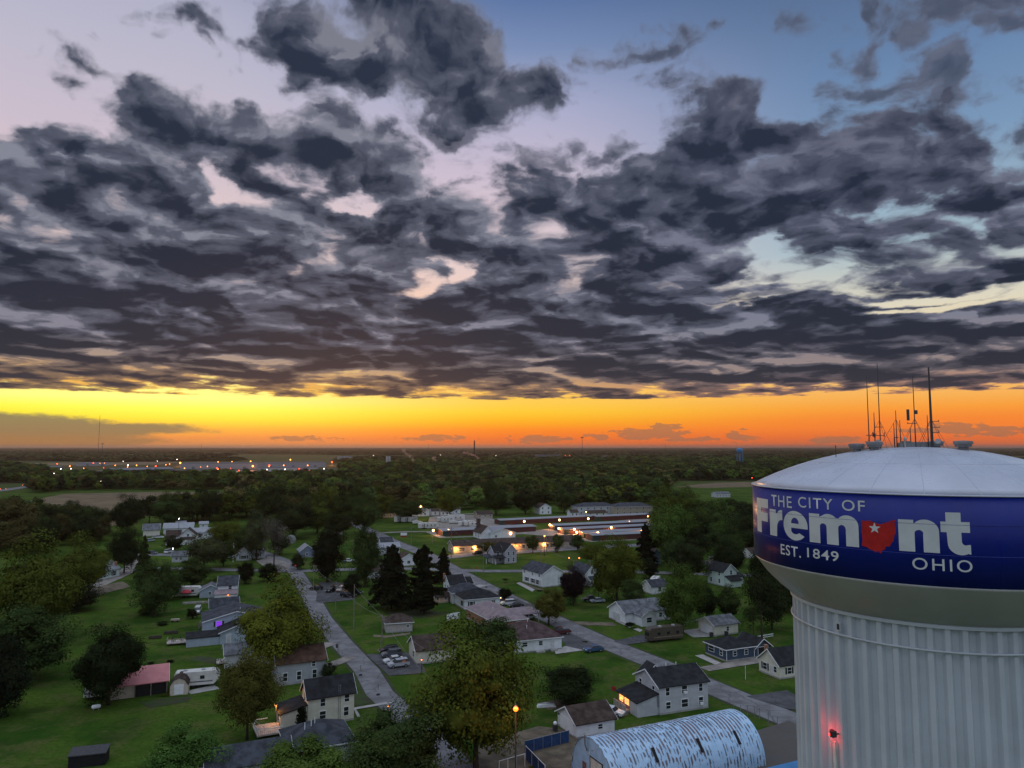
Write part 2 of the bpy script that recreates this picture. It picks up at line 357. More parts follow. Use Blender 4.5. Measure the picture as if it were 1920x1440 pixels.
# ------------------------------------------------------------------ mesh helpers
class MB:
    def __init__(s, M=None): s.v = []; s.f = []; s.M = M or Matrix()

    def add(s, vs, fs):
        o = len(s.v); s.v += [tuple(s.M @ Vector(p)) for p in vs]; s.f += [tuple(i + o for i in f) for f in fs]; return s

    def box(s, x0, x1, y0, y1, z0, z1):
        return s.add([(x0, y0, z0), (x1, y0, z0), (x1, y1, z0), (x0, y1, z0), (x0, y0, z1), (x1, y0, z1), (x1, y1, z1), (x0, y1, z1)],
                     [(0, 3, 2, 1), (4, 5, 6, 7), (0, 1, 5, 4), (1, 2, 6, 5), (2, 3, 7, 6), (3, 0, 4, 7)])

    def prism(s, prof, a0, a1, axis='x'):
        """closed profile (list of 2D points) extruded from a0 to a1 along x (profile = y,z), y (profile = x,z) or z (profile = x,y)"""
        n = len(prof)
        mk = {'x': lambda a, p: (a, p[0], p[1]), 'y': lambda a, p: (p[0], a, p[1]), 'z': lambda a, p: (p[0], p[1], a)}[axis]
        vs = [mk(a0, p) for p in prof] + [mk(a1, p) for p in prof]
        return s.add(vs, [tuple(range(n)), tuple(range(2 * n - 1, n - 1, -1))] + [(i, i + n, (i + 1) % n + n, (i + 1) % n) for i in range(n)])

    def tube(s, pts, rs, n=6, cap=True):
        pts = [Vector(p) for p in pts]
        if not hasattr(rs, '__len__'): rs = [rs] * len(pts)
        vs = []; fs = []
        for i, p in enumerate(pts):
            d = (pts[min(i + 1, len(pts) - 1)] - pts[max(i - 1, 0)]).normalized()
            a = Vector((1, 0, 0)) if abs(d.x) < 0.8 else Vector((0, 1, 0))
            u = d.cross(a).normalized(); w = d.cross(u)
            for k in range(n):
                t = 2 * math.pi * k / n; vs.append(tuple(p + (u * math.cos(t) + w * math.sin(t)) * rs[i]))
        for i in range(len(pts) - 1):
            for k in range(n):
                k2 = (k + 1) % n; fs.append((i * n + k, i * n + k2, (i + 1) * n + k2, (i + 1) * n + k))
        if cap: fs += [tuple(range(n))[::-1], tuple((len(pts) - 1) * n + k for k in range(n))]
        return s.add(vs, fs)

    def lathe(s, prof, n=24, c=(0, 0)):
        vs = []; fs = []
        for r, z in prof:
            for k in range(n):
                t = 2 * math.pi * k / n; vs.append((c[0] + r * math.cos(t), c[1] + r * math.sin(t), z))
        for i in range(len(prof) - 1):
            for k in range(n):
                k2 = (k + 1) % n; fs.append((i * n + k, i * n + k2, (i + 1) * n + k2, (i + 1) * n + k))
        fs += [tuple(range(n))[::-1], tuple((len(prof) - 1) * n + k for k in range(n))]
        return s.add(vs, fs)

    def ball(s, c, r, n=10):
        pr = [(max(1e-3, math.sin(math.pi * i / n)) * r, -math.cos(math.pi * i / n) * r) for i in range(n + 1)]
        m = MB(s.M @ Matrix.Translation(c)); m.lathe(pr, n); o = len(s.v); s.v += m.v; s.f += [tuple(i + o for i in f) for f in m.f]; return s

    def build(s, name, m, parent=None, smooth=False, label=None):
        me = bpy.data.meshes.new(name); me.from_pydata(s.v, [], s.f)
        bm = bmesh.new(); bm.from_mesh(me); bmesh.ops.recalc_face_normals(bm, faces=bm.faces); bm.to_mesh(me); bm.free()
        if smooth: me.polygons.foreach_set('use_smooth', [True] * len(me.polygons))
        me.materials.append(m)
        o = bpy.data.objects.new(name, me); col.objects.link(o)
        if parent: o.parent = parent
        if label: o['label'] = label
        return o


def tag(o, label, cat, group=None, kind=None):
    if label: o['label'] = label
    if cat: o['category'] = cat
    if group: o['group'] = group
    if kind: o['kind'] = kind
    return o


def thing(name, label, cat, loc=(0, 0, 0), rz=0.0, group=None):
    o = bpy.data.objects.new(name, None); col.objects.link(o); o.location = loc; o.rotation_euler = (0, 0, rz); o.empty_display_size = 0.5
    return tag(o, label, cat, group)


def struct(o):
    o['kind'] = 'structure'; return o


def copy_tree(o, parent=None):
    c = o.copy(); col.objects.link(c); c.parent = parent
    for ch in list(o.children): copy_tree(ch, c)
    return c


# ------------------------------------------------------------------ ground, streets, yards
def ground_mat():
    m = bpy.data.materials.new('grass_and_fields'); m.use_nodes = True
    t = m.node_tree; q = NB(t); bs = t.nodes['Principled BSDF']
    co = t.nodes.new('ShaderNodeNewGeometry').outputs['Position']
    a = q.noise(co, 0.045, 7, 0.65); c = q.noise(co, 0.16, 7, 0.68); fine = q.noise(co, 1.3, 4, 0.7)
    g = q.mix(q.ss(a, 0.35, 0.65), (0.024, 0.064, 0.009, 1), (0.072, 0.118, 0.018, 1))
    g = q.mix(q.m('MULTIPLY', q.ss(c, 0.47, 0.62), 0.6), g, (0.105, 0.100, 0.036, 1))
    g = q.mix(q.m('MULTIPLY', q.ss(q.noise(q.v('ADD', co, (91, 17, 0)), 0.10, 6, 0.6), 0.52, 0.66), 0.6), g, (0.016, 0.040, 0.007, 1))
    g = q.mix(q.m('MULTIPLY', q.ss(q.noise(q.v('ADD', co, (31, 57, 0)), 0.30, 6, 0.65), 0.62, 0.70), 0.55), g, (0.10, 0.082, 0.05, 1))
    g = q.mix(q.m('MULTIPLY', q.ss(fine, 0.4, 0.7), 0.6), g, (0.020, 0.052, 0.006, 1))
    vo = t.nodes.new('ShaderNodeTexVoronoi'); vo.inputs['Scale'].default_value = 0.0022; t.links.new(co, vo.inputs['Vector'])
    sp = t.nodes.new('ShaderNodeSeparateColor'); t.links.new(vo.outputs['Color'], sp.inputs[0])
    farm = q.mix(sp.outputs[0], (0.085, 0.070, 0.040, 1), (0.055, 0.070, 0.028, 1))
    ln = q.v('LENGTH', co)
    t.links.new(q.mix(q.ss(ln, 800, 1300), g, farm), bs.inputs['Base Color'])
    bs.inputs['Roughness'].default_value = 0.95; bs.inputs['Specular IOR Level'].default_value = 0.02
    bn = t.nodes.new('ShaderNodeBump'); bn.inputs['Strength'].default_value = 0.6; bn.inputs['Distance'].default_value = 0.15
    t.links.new(fine, bn.inputs['Height']); t.links.new(bn.outputs[0], bs.inputs['Normal'])
    return m


gm = MB()
def ring(x0, x1, y0, y1, X0, X1, Y0, Y1):
    gm.add([(x0, y0, 0), (x1, y0, 0), (x1, y1, 0), (x0, y1, 0), (X0, Y0, 0), (X1, Y0, 0), (X1, Y1, 0), (X0, Y1, 0)],
           [(4, 5, 1, 0), (5, 6, 2, 1), (6, 7, 3, 2), (7, 4, 0, 3)])
gx = np.linspace(-600, 600, 13); gy = np.linspace(-200, 1000, 13)
gm.add([(x, y, 0) for y in gy for x in gx], [(j * 13 + i, j * 13 + i + 1, (j + 1) * 13 + i + 1, (j + 1) * 13 + i) for j in range(12) for i in range(12)])
# rings of ever larger quads out to the horizon (corners shared, so no gaps in plan)
ring(-600, 600, -200, 1000, -3000, 3000, -2500, 3500)
ring(-3000, 3000, -2500, 3500, -42000, 42000, -42000, 42000)
struct(gm.build('ground', ground_mat()))

def patched(m, dark):
    t = m.node_tree; q = NB(t); bs = t.nodes['Principled BSDF']; src = bs.inputs['Base Color'].links[0].from_socket
    co = t.nodes.new('ShaderNodeNewGeometry').outputs['Position']
    vo = t.nodes.new('ShaderNodeTexVoronoi'); vo.feature = 'DISTANCE_TO_EDGE'; vo.inputs['Scale'].default_value = .16; t.links.new(q.v('ADD', co, q.v('MULTIPLY', q.noise(co, .5, 4, .6, out=1), (2.5, 2.5, 0))), vo.inputs['Vector'])
    crack = q.ss(vo.outputs['Distance'], .022, .006)
    pt = q.ss(q.noise(co, .09, 3, .5), .60, .64)
    c = q.mix(q.m('MULTIPLY', pt, .45), src, dark); c = q.mix(q.m('MULTIPLY', crack, .6), c, dark)
    t.links.new(c, bs.inputs['Base Color']); return m


ASPH = mat('worn_asphalt', (0.165, 0.162, 0.172), 0.9, 0.24, 0.25, bump=0.2, detail=8); ASPH2 = mat('dark_asphalt', (0.075, 0.075, 0.082), 0.9, 0.25, 0.3, bump=0.2, detail=8)
patched(ASPH, (.06, .06, .065, 1)); patched(ASPH2, (.03, .03, .033, 1))
GRAVEL = mat('pale_gravel', (0.24, 0.215, 0.195), 0.95, 0.25, 0.35, bump=0.5, detail=9); DIRT = mat('bare_dirt', (0.13, 0.105, 0.075), 0.95, 0.35, 0.3, bump=0.5, detail=9)
FIELD = mat('dry_crop_field', (0.135, 0.098, 0.055), 0.95, 0.25, 0.05, bump=0.4, detail=9); PADC = mat('concrete_walk', (0.36, 0.34, 0.33), 0.9, 0.12, 0.8)


YARD = mat('oily_concrete', (0.15, 0.14, 0.135), 0.9, 0.4, 0.35, bump=0.3, detail=9, c2=(0.09, 0.08, 0.07))
SHOULDER = mat('worn_verge', (0.085, 0.075, 0.045), 0.95, 0.5, 0.5, bump=0.5, detail=9, c2=(0.035, 0.062, 0.014))


def sheet(name, pts, z, m):
    """flat ground sheet through photograph points, laid z metres above the ground"""
    w = [P(x, y) for x, y in pts]
    return struct(MB().add([(p.x, p.y, z) for p in w], [tuple(range(len(w)))]).build(name, m))


def strip(name, cl, width, z, m):
    """a road: centre line through photograph points, constant width"""
    w = [P(x, y) for x, y in cl]
    L = []; R = []
    for i, p in enumerate(w):
        d = (w[min(i + 1, len(w) - 1)] - w[max(i - 1, 0)]).normalized(); nrm = Vector((-d.y, d.x, 0))
        L.append(p + nrm * width / 2); R.append(p - nrm * width / 2)
    n = len(w); vs = [(p.x, p.y, z) for p in L + R]
    if name == 'street': strip('road_shoulder', cl, width + 1.5, z - .035, SHOULDER)
    return struct(MB().add(vs, [(i, i + 1, n + i + 1, n + i) for i in range(n - 1)]).build(name, m))


strip('street', [(452, 1020), (490, 1036), (530, 1050), (556, 1075), (582, 1118), (604, 1160), (640, 1205), (688, 1258), (712, 1300), (775, 1356), (845, 1428), (900, 1490)], 5.3, 0.05, ASPH)
strip('street', [(640, 972), (700, 998), (742, 1018), (800, 1040), (850, 1068), (905, 1098), (965, 1128), (1040, 1163), (1130, 1204), (1235, 1246), (1340, 1291), (1480, 1349), (1640, 1420)], 7.0, 0.05, ASPH)
strip('street', [(250, 1066), (360, 1066), (440, 1069), (548, 1071), (650, 1068), (760, 1066), (850, 1069), (915, 1071), (1000, 1071), (1090, 1072), (1200, 1073), (1400, 1079), (1560, 1082)], 5.6, 0.08, ASPH)
strip('street', [(828, 1046), (880, 1040), (960, 1036), (1040, 1031), (1130, 1025), (1250, 1020)], 9.0, 0.07, ASPH)
strip('street', [(225, 1041), (300, 1040), (380, 1041), (452, 1044)], 7.0, 0.07, ASPH)
sheet('worn_path', [(352, 1238), (372, 1230), (420, 1236), (470, 1262), (500, 1300), (488, 1304), (455, 1272), (410, 1246)], .04, SHOULDER)
sheet('dirt_patch', [(262, 1318), (320, 1308), (360, 1306), (352, 1316), (280, 1328)], .045, SHOULDER)
sheet('dirt_patch', [(640, 1310), (668, 1296), (700, 1318), (668, 1324)], .045, SHOULDER)
sheet('dirt_patch', [(720, 1148), (790, 1142), (840, 1150), (800, 1158), (735, 1160)], .045, SHOULDER)
sheet('dirt_patch', [(1130, 1330), (1160, 1318), (1180, 1340), (1150, 1352)], .07, DIRT)
sheet('garden_bed', [(700, 1190), (722, 1192), (770, 1186), (768, 1190), (722, 1196), (700, 1194)], .05, DIRT)
sheet('garden_bed', [(1330, 1232), (1362, 1246), (1412, 1238), (1413, 1242), (1362, 1251), (1328, 1236)], .05, DIRT)
sheet('garden_bed', [(980, 1093), (1018, 1105), (1018, 1109), (977, 1096)], .05, DIRT)
strip('driveway', [(604, 1252), (640, 1240), (660, 1232)], 3.2, .10, GRAVEL)
strip('driveway', [(596, 1216), (622, 1206)], 3.2, .10, GRAVEL)
strip('driveway', [(880, 1105), (905, 1097)], 3.2, .10, CONC)
strip('gravel_track', [(130, 1110), (178, 1098), (215, 1082), (248, 1066), (258, 1048), (268, 1038)], 7.0, 0.09, GRAVEL)
strip('driveway', [(706, 1000), (760, 997), (805, 997), (830, 1008), (900, 1006), (1000, 999)], 5.0, 0.09, GRAVEL)
strip('driveway', [(700, 968), (760, 969), (840, 965), (900, 963)], 6.0, 0.09, GRAVEL)
strip('highway', [(-60, 927), (0, 920), (55, 912), (120, 900), (200, 893)], 16.0, 0.06, ASPH)
sheet('parking_lot', [(598, 1092), (650, 1094), (668, 1122), (655, 1126), (600, 1131), (592, 1128)], 0.11, ASPH2)
sheet('parking_lot', [(686, 1228), (718, 1226), (780, 1224), (800, 1262), (730, 1268)], 0.11, ASPH2)
sheet('driveway', [(1045, 1186), (1070, 1188), (1112, 1206), (1130, 1213), (1070, 1221), (1052, 1200)], 0.11, ASPH2)
sheet('driveway', [(1150, 1203), (1200, 1191), (1238, 1190), (1240, 1200), (1172, 1210)], 0.11, ASPH2)
sheet('driveway', [(940, 1130), (985, 1142), (1000, 1136), (960, 1120)], 0.11, ASPH2)
sheet('driveway', [(1310, 1252), (1400, 1236), (1455, 1230), (1460, 1238), (1330, 1259)], 0.11, GRAVEL)
sheet('driveway', [(1400, 1306), (1475, 1295), (1560, 1340), (1475, 1330)], 0.11, ASPH2)
sheet('driveway', [(1068, 1165), (1150, 1168), (1156, 1174), (1090, 1173)], 0.10, DIRT)
sheet('driveway', [(1278, 1183), (1330, 1176), (1345, 1194), (1300, 1196)], 0.11, CONC)
sheet('footpath', [(1153, 1165), (1160, 1164), (1205, 1182), (1200, 1186)], 0.12, PADC)
sheet('footpath', [(1040, 1220), (1060, 1212), (1095, 1220), (1042, 1227)], 0.12, PADC)
sheet('footpath', [(1303, 1230), (1318, 1228), (1352, 1244), (1340, 1247)], 0.12, PADC)
sheet('footpath', [(662, 1328), (735, 1316), (738, 1319), (668, 1331), (676, 1345), (670, 1346)], 0.12, PADC)
sheet('footpath', [(968, 1094), (975, 1092), (1003, 1106), (998, 1110)], 0.12, PADC)
sheet('driveway', [(480, 1052), (505, 1044), (545, 1056), (540, 1070), (500, 1066)], 0.10, GRAVEL)
sheet('crop_field', [(40, 942), (120, 926), (300, 922), (600, 925), (640, 934), (520, 948), (300, 958), (215, 986), (130, 985), (90, 968)], 0.04, FIELD)
sheet('crop_field', [(1262, 913), (1340, 905), (1460, 903), (1470, 911), (1330, 915)], 0.04, FIELD)
sheet('parking_lot', [(60, 900), (200, 880), (640, 880), (660, 890), (480, 894), (200, 897)], 0.06, ASPH2)
sheet('crop_field', [(20, 874), (60, 868), (240, 865), (340, 866), (300, 871), (90, 873)], 0.05, FIELD)
sheet('gravel_yard', [(805, 970), (830, 965), (905, 966), (960, 985), (900, 992), (800, 992)], 0.06, GRAVEL)
sheet('gravel_yard', [(960, 1000), (1040, 990), (1215, 970), (1320, 985), (1310, 1008), (1110, 1016), (1040, 1006)], 0.06, GRAVEL)
sheet('gravel_yard', [(895, 1395), (1010, 1362), (1085, 1372), (1250, 1390), (1420, 1370), (1475, 1365), (1560, 1500), (1000, 1520), (900, 1460)], 0.06, DIRT)
sheet('gravel_yard', [(1405, 1375), (1480, 1352), (1560, 1400), (1540, 1470), (1425, 1440)], 0.09, YARD)
sheet('dirt_patch', [(1005, 1320), (1060, 1308), (1075, 1322), (1030, 1332)], 0.05, DIRT)
sheet('dirt_patch', [(150, 1108), (230, 1090), (245, 1100), (160, 1122)], 0.05, DIRT)
sheet('concrete_pad', [(350, 1296), (402, 1284), (412, 1292), (358, 1302)], 0.05, CONC)

# ------------------------------------------------------------------ the water tower
TZ = Vector((0.4805, 0.8770, 0)) * 59.0          # axis, 59 m away to the right of the view axis
R_T = 11.0; R_C = 8.45; Z_RIM = CAM_H - 2.72; Z_BAND = CAM_H - 7.75; Z_COL = CAM_H - 10.25
tower = thing('water_tower', 'giant white water tower with a blue lettered band and ribbed column', 'water tower', TZ)
ang0 = math.atan2(-TZ.y, -TZ.x)                   # direction from the axis back to the viewpoint


def tower_paint(name, c, rough=0.35, var=0.06):
    m = mat(name, c, rough, var, 0.35, spec=0.45, detail=8)
    t = m.node_tree; q = NB(t); bs = t.nodes['Principled BSDF']
    co = t.nodes.new('ShaderNodeTexCoord').outputs['Object']
    st = q.noise(q.v('MULTIPLY', co, (1.6, 1.6, 0.08)), 1.0, 5, 0.6)
    bs.inputs['Roughness'].default_value = rough
    t.links.new(q.lr(st, 0.3, 0.7, rough - 0.07, rough + 0.10), bs.inputs['Roughness'])
    return m


TW = tower_paint('tower_white_enamel', (0.48, 0.50, 0.58), 0.30); TBLUE = tower_paint('tower_blue_enamel', (0.008, 0.018, 0.20), 0.32, 0.10)
TBLUE.node_tree.nodes['Principled BSDF'].inputs['Specular IOR Level'].default_value = .28
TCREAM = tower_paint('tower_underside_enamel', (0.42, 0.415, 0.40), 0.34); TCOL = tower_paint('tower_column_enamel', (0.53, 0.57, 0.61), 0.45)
LETTER = mat('lettering_paint', (0.60, 0.62, 0.62), 0.5, 0.05, 1); OHIO_RED = mat('lettering_red', (0.45, 0.014, 0.012), 0.5, 0.12, 2.5)
Rs = (R_T ** 2 + 2.72 ** 2) / (2 * 2.72)
dome = [(R_T, Z_RIM)] + [(Rs * math.sin(a), Z_RIM + 2.72 - Rs * (1 - math.cos(a))) for a in np.linspace(math.asin(R_T / Rs), 0.004, 14)][1:]
dm = MB().lathe([(R_T - 0.3, Z_RIM - 0.05)] + dome, 144)
dome_o = dm.build('dome', TW, tower, True)
# weld seams on the dome: thin raised lines following the plates
sm = MB()
for k in range(24):
    a = 2 * math.pi * k / 24 + 0.05
    sm.tube([(r * math.cos(a), r * math.sin(a), z + 0.004) for r, z in dome[:-3]], 0.016, 4)
for i in (5,):
    r, z = dome[i]
    sm.tube([(r * math.cos(t), r * math.sin(t), z + 0.004) for t in np.linspace(0, 2 * math.pi, 97)], 0.016, 4)
sm.build('weld_seam', TW, dome_o)
band = MB().lathe([(R_T - 0.3, Z_BAND + 0.02), (R_T, Z_BAND), (R_T + 0.0, (Z_BAND + Z_RIM) / 2), (R_T, Z_RIM)], 192).build('band', TBLUE, tower, True)
smb = MB()
for zz in (Z_BAND + 1.72, Z_BAND + 3.42):
    smb.tube([(R_T * math.cos(t), R_T * math.sin(t), zz) for t in np.linspace(0, 2 * math.pi, 193)], 0.022, 4)
smb.build('weld_seam', TBLUE, band)
MB().tube([((R_T + .02) * math.cos(t), (R_T + .02) * math.sin(t), Z_RIM) for t in np.linspace(0, 2 * math.pi, 193)], 0.05, 6).build('rim', TW, dome_o, True)
cone = [(R_C - 0.25, Z_COL - 0.3), (R_C + 0.10, Z_COL - 0.05), (R_C + 0.95, Z_COL + 0.62), (R_C + 1.75, Z_COL + 1.42), (R_T - 0.12, Z_BAND - 0.16), (R_T, Z_BAND)]
MB().lathe(cone, 144).build('underside', TCREAM, tower, True)
NFL = 58
prof = []
for k in range(NFL):
    for fr, d in ((0.0, 0.0), (0.30, 0.0), (0.46, -0.30), (0.84, -0.30)):
        t = 2 * math.pi * (k + fr) / NFL; prof.append(((R_C + d) * math.cos(t), (R_C + d) * math.sin(t)))
colm = MB().prism(prof, 0.0, Z_COL - 0.22, 'z').build('column', TCOL, tower)
MB().lathe([(R_C - 0.2, Z_COL - 0.30), (R_C + 0.13, Z_COL - 0.30), (R_C + 0.13, Z_COL - 0.10), (R_C - 0.2, Z_COL - 0.06)], 144).build('top_flange', TCOL, tower)
rg = MB()
for zz in (Z_COL - 1.62,):
    rg.tube([((R_C + .06) * math.cos(t), (R_C + .06) * math.sin(t), zz) for t in np.linspace(0, 2 * math.pi, 145)], 0.075, 6)
rg.build('stiffener_ring', TCOL, tower, True)


def on_cyl(px, py, R, eps=0.0):
    """(angle offset, z) where the sight line through a photograph pixel meets the cylinder of radius R round the tower axis"""
    d = ray(px, py); o = Vector((0, 0, CAM_H)) - TZ
    a = d.x ** 2 + d.y ** 2; bq = 2 * (o.x * d.x + o.y * d.y); c = o.x ** 2 + o.y ** 2 - R * R
    t = (-bq - math.sqrt(max(0, bq * bq - 4 * a * c))) / (2 * a)
    q = o + d * t
    return math.atan2(q.y, q.x), q.z


# ---- lettering: outlines drawn flat, then wrapped round the band 1 cm proud of the paint
def arc(cx, cy, rx, ry, a0, a1, n=14):
    return [(cx + rx * math.cos(math.radians(a0 + (a1 - a0) * i / n)), cy + ry * math.sin(math.radians(a0 + (a1 - a0) * i / n))) for i in range(n + 1)]


def outline_mesh(loops):
    cu = bpy.data.curves.new('outline', 'CURVE'); cu.dimensions = '2D'; cu.fill_mode = 'BOTH'
    for lp in loops:
        sp = cu.splines.new('POLY'); sp.points.add(len(lp) - 1); sp.use_cyclic_u = True
        for p, (x, y) in zip(sp.points, lp): p.co = (x, y, 0, 1)
    o = bpy.data.objects.new('outline', cu); col.objects.link(o)
    dg = bpy.context.evaluated_depsgraph_get(); me = bpy.data.meshes.new_from_object(o.evaluated_get(dg))
    bpy.data.objects.remove(o); bpy.data.curves.remove(cu)
    return me


def text_mesh(s, bold=0.0, space=1.0):
    cu = bpy.data.curves.new('text', 'FONT'); cu.body = s; cu.offset = bold; cu.space_character = space; cu.resolution_u = 4; cu.fill_mode = 'BOTH'
    o = bpy.data.objects.new('text', cu); col.objects.link(o)
    dg = bpy.context.evaluated_depsgraph_get(); me = bpy.data.meshes.new_from_object(o.evaluated_get(dg))
    bpy.data.objects.remove(o); bpy.data.curves.remove(cu)
    return me


def wrap(me, name, m, s0, s1, z0, z1, proud=0.012, parent=band, label=None):
    bm = bmesh.new(); bm.from_mesh(me)
    bmesh.ops.remove_doubles(bm, verts=bm.verts, dist=1e-5)
    xs = [v.co.x for v in bm.verts]; ys = [v.co.y for v in bm.verts]; x0, x1, y0, y1 = min(xs), max(xs), min(ys), max(ys)
    for v in bm.verts:
        v.co.x = s0 + (v.co.x - x0) / (x1 - x0) * (s1 - s0); v.co.y = z0 + (v.co.y - y0) / (y1 - y0) * (z1 - z0)
    k = s0 + 0.2
    while k < s1:
        bmesh.ops.bisect_plane(bm, geom=bm.verts[:] + bm.edges[:] + bm.faces[:], plane_co=(k, 0, 0), plane_no=(1, 0, 0)); k += 0.2
    for v in bm.verts:
        a = ang0 + v.co.x / R_T; z = v.co.y; R = R_T + proud
        v.co = (R * math.cos(a), R * math.sin(a), z)
    bmesh.ops.recalc_face_normals(bm, faces=bm.faces)
    me2 = bpy.data.meshes.new(name); bm.to_mesh(me2); bm.free(); me2.materials.append(m)
    o = bpy.data.objects.new(name, me2); col.objects.link(o); o.parent = parent
    if label: o['label'] = label
    return o


def sarc(px, py):
    a, z = on_cyl(px, py, R_T)
    return ((a - ang0 + math.pi) % (2 * math.pi) - math.pi) * R_T, z


def place(me, name, m, xl, yl, xr, yr, z0, z1, **k):
    wrap(me, name, m, sarc(xl, yl)[0], sarc(xr, yr)[0], z0, z1, **k)


LW = 1.0
G = {}
G['F'] = [[(0, 0), (0, 1), (1, 1), (1, .74), (.46, .74), (.46, .60), (.95, .60), (.95, .35), (.46, .35), (.46, 0)]]
G['r'] = [[(0, 0), (0, 1), (.52, 1), (.52, .87)] + arc(.92, .72, .34, .29, 150, 90, 6) + [(1, 1.01), (1, .64)] + arc(.93, .30, .34, .34, 85, 178, 8) + [(.57, 0)]]
G['n'] = [[(0, 0), (0, 1), (.38, 1), (.38, .90)] + arc(.66, .66, .34, .365, 140, 0, 12) + [(1, 0), (.61, 0), (.61, .56)] + arc(.51, .58, .11, .11, 0, 180, 8) + [(.40, .58), (.40, 0)]]
G['m'] = [[(0, 0), (0, 1), (.235, 1), (.235, .90)] + arc(.42, .70, .20, .325, 130, 40, 9) + arc(.79, .68, .21, .345, 140, 0, 12) +
          [(1, 0), (.765, 0), (.765, .57)] + arc(.69, .58, .07, .11, 0, 180, 8) + [(.62, .57), (.62, 0), (.385, 0), (.385, .57)] + arc(.312, .58, .07, .11, 0, 180, 8) + [(.242, .57), (.242, 0)]]
G['t'] = [[(.18, 1), (.70, 1), (.70, .78), (1, .78), (1, .53), (.70, .53), (.70, .33)] + arc(.83, .33, .13, .10, 180, 270, 5) + [(1, .25), (1, .02)] +
          arc(.68, .27, .46, .27, 300, 180, 10) + [(.20, .53), (0, .53), (0, .78), (.18, .78)]]
G['e'] = [arc(.5, .5, .5, .5, -38, 0, 4)[::-1] and ([(1, .42)] + arc(.5, .5, .5, .5, 5, 318, 40) + [(.66, .27)] + arc(.52, .34, .18, .13, -35, -170, 8) + [(.345, .42)]),
          [(.35, .57), (.66, .57)] + arc(.505, .60, .155, .17, 0, 180, 8)]
zb = sum(sarc(x, y)[1] for x, y in ((1467, 1006), (1519, 1018), (1600, 1025), (1750, 1036))) / 4
zx = sum(sarc(x, y)[1] for x, y in ((1446, 954), (1520, 963), (1690, 974), (1700, 974))) / 4
zF = sarc(1422, 933)[1]; zt = sarc(1790, 961)[1]
for ch, xl, xr, y, z0, z1 in (('F', 1420, 1441, 965, zb, zF), ('r', 1444, 1467.5, 980, zb, zx), ('e', 1469.7, 1514.5, 985, zb - .05, zx + .05), ('m', 1518, 1610, 995, zb, zx + .06),
                              ('n', 1685, 1761, 1005, zb, zx + .06), ('t', 1764, 1819, 1000, zb - .06, zt)):
    place(outline_mesh(G[ch]), 'letter', LETTER, xl, y, xr, y, z0, z1)
for s, xl, yl, xr, yr, z0p, z1p, bold, sp in (('THE', 1447, 949, 1485, 951, ((1448, 949), (1478, 951)), ((1448, 927), (1478, 931)), .006, 1.15), ('CITY', 1497, 953, 1562, 956, ((1520, 953), (1555, 956)), ((1520, 932), (1555, 936)), .006, 1.2),
                                   ('OF', 1579, 957, 1622, 959, ((1590, 958), (1615, 959)), ((1590, 937), (1615, 939)), .006, 1.15), ('EST.', 1464.5, 1041, 1502, 1043, ((1467, 1041), (1495, 1043)), ((1467, 1021), (1495, 1024)), .010, 1.12),
                                   ('1849', 1514, 1046, 1573, 1052, ((1530, 1048), (1560, 1051)), ((1530, 1029), (1560, 1033)), .010, 1.12), ('OHIO', 1711, 1068, 1824, 1073, ((1722, 1068), (1812, 1073)), ((1722, 1046), (1812, 1050)), .004, 1.22)):
    z0 = sum(sarc(*p)[1] for p in z0p) / 2; z1 = sum(sarc(*p)[1] for p in z1p) / 2
    place(text_mesh(s, bold, sp), 'lettering', LETTER, xl, yl, xr, yr, z0, z1)
oh = [(752, 1008), (775, 1012), (802, 1010), (822, 1020), (845, 1030), (868, 1032), (893, 1026), (920, 1016), (955, 1005), (953, 1040), (957, 1085), (948, 1108), (946, 1135), (930, 1150), (918, 1170),
      (900, 1166), (893, 1186), (878, 1190), (870, 1211), (852, 1198), (835, 1202), (818, 1188), (800, 1182), (785, 1170), (768, 1166), (756, 1162), (758, 1120), (754, 1080), (756, 1040)]
rr = random.Random(3)
oh2 = []
for i, p in enumerate(oh):
    q = oh[(i + 1) % len(oh)]
    for k in range(3):
        oh2.append((p[0] + (q[0] - p[0]) * k / 3 + rr.uniform(-2, 2), p[1] + (q[1] - p[1]) * k / 3 + rr.uniform(-2, 2)))
so = [sarc(1380 + x / 3.2, 660 + y / 3.2) for x, y in oh2]
wrap(outline_mesh([so]), 'state_outline', OHIO_RED, min(p[0] for p in so), max(p[0] for p in so), min(p[1] for p in so), max(p[1] for p in so), label='red state-shaped emblem with a white star')
cs, cz = sarc(1380 + 832 / 3.2, 660 + 1057 / 3.2)
star = [(cs + (0.33 if i % 2 == 0 else 0.135) * math.sin(i * math.pi / 5), cz + (0.33 if i % 2 == 0 else 0.135) * math.cos(i * math.pi / 5)) for i in range(10)]
wrap(outline_mesh([star]), 'star', LETTER, min(p[0] for p in star), max(p[0] for p in star), min(p[1] for p in star), max(p[1] for p in star), proud=0.022)

# vents, antennas and boxes up on the dome
def dome_pt(px, py, guess):
    """point of the dome surface seen at a pixel, or the rim of sight nearest it at the given distance"""
    d = ray(px, py); o = Vector((0, 0, CAM_H)) - TZ; C = Vector((0, 0, Z_RIM + 2.72 - Rs)); oc = o - C
    bq = oc.dot(d); disc = bq * bq - (oc.dot(oc) - Rs * Rs)
    t = -bq - math.sqrt(disc) if disc > 0 and guess is None else (guess or 59)
    q = o + d * t; h = Rs * Rs - q.x ** 2 - q.y ** 2
    return Vector((q.x, q.y, C.z + math.sqrt(max(0, h))))


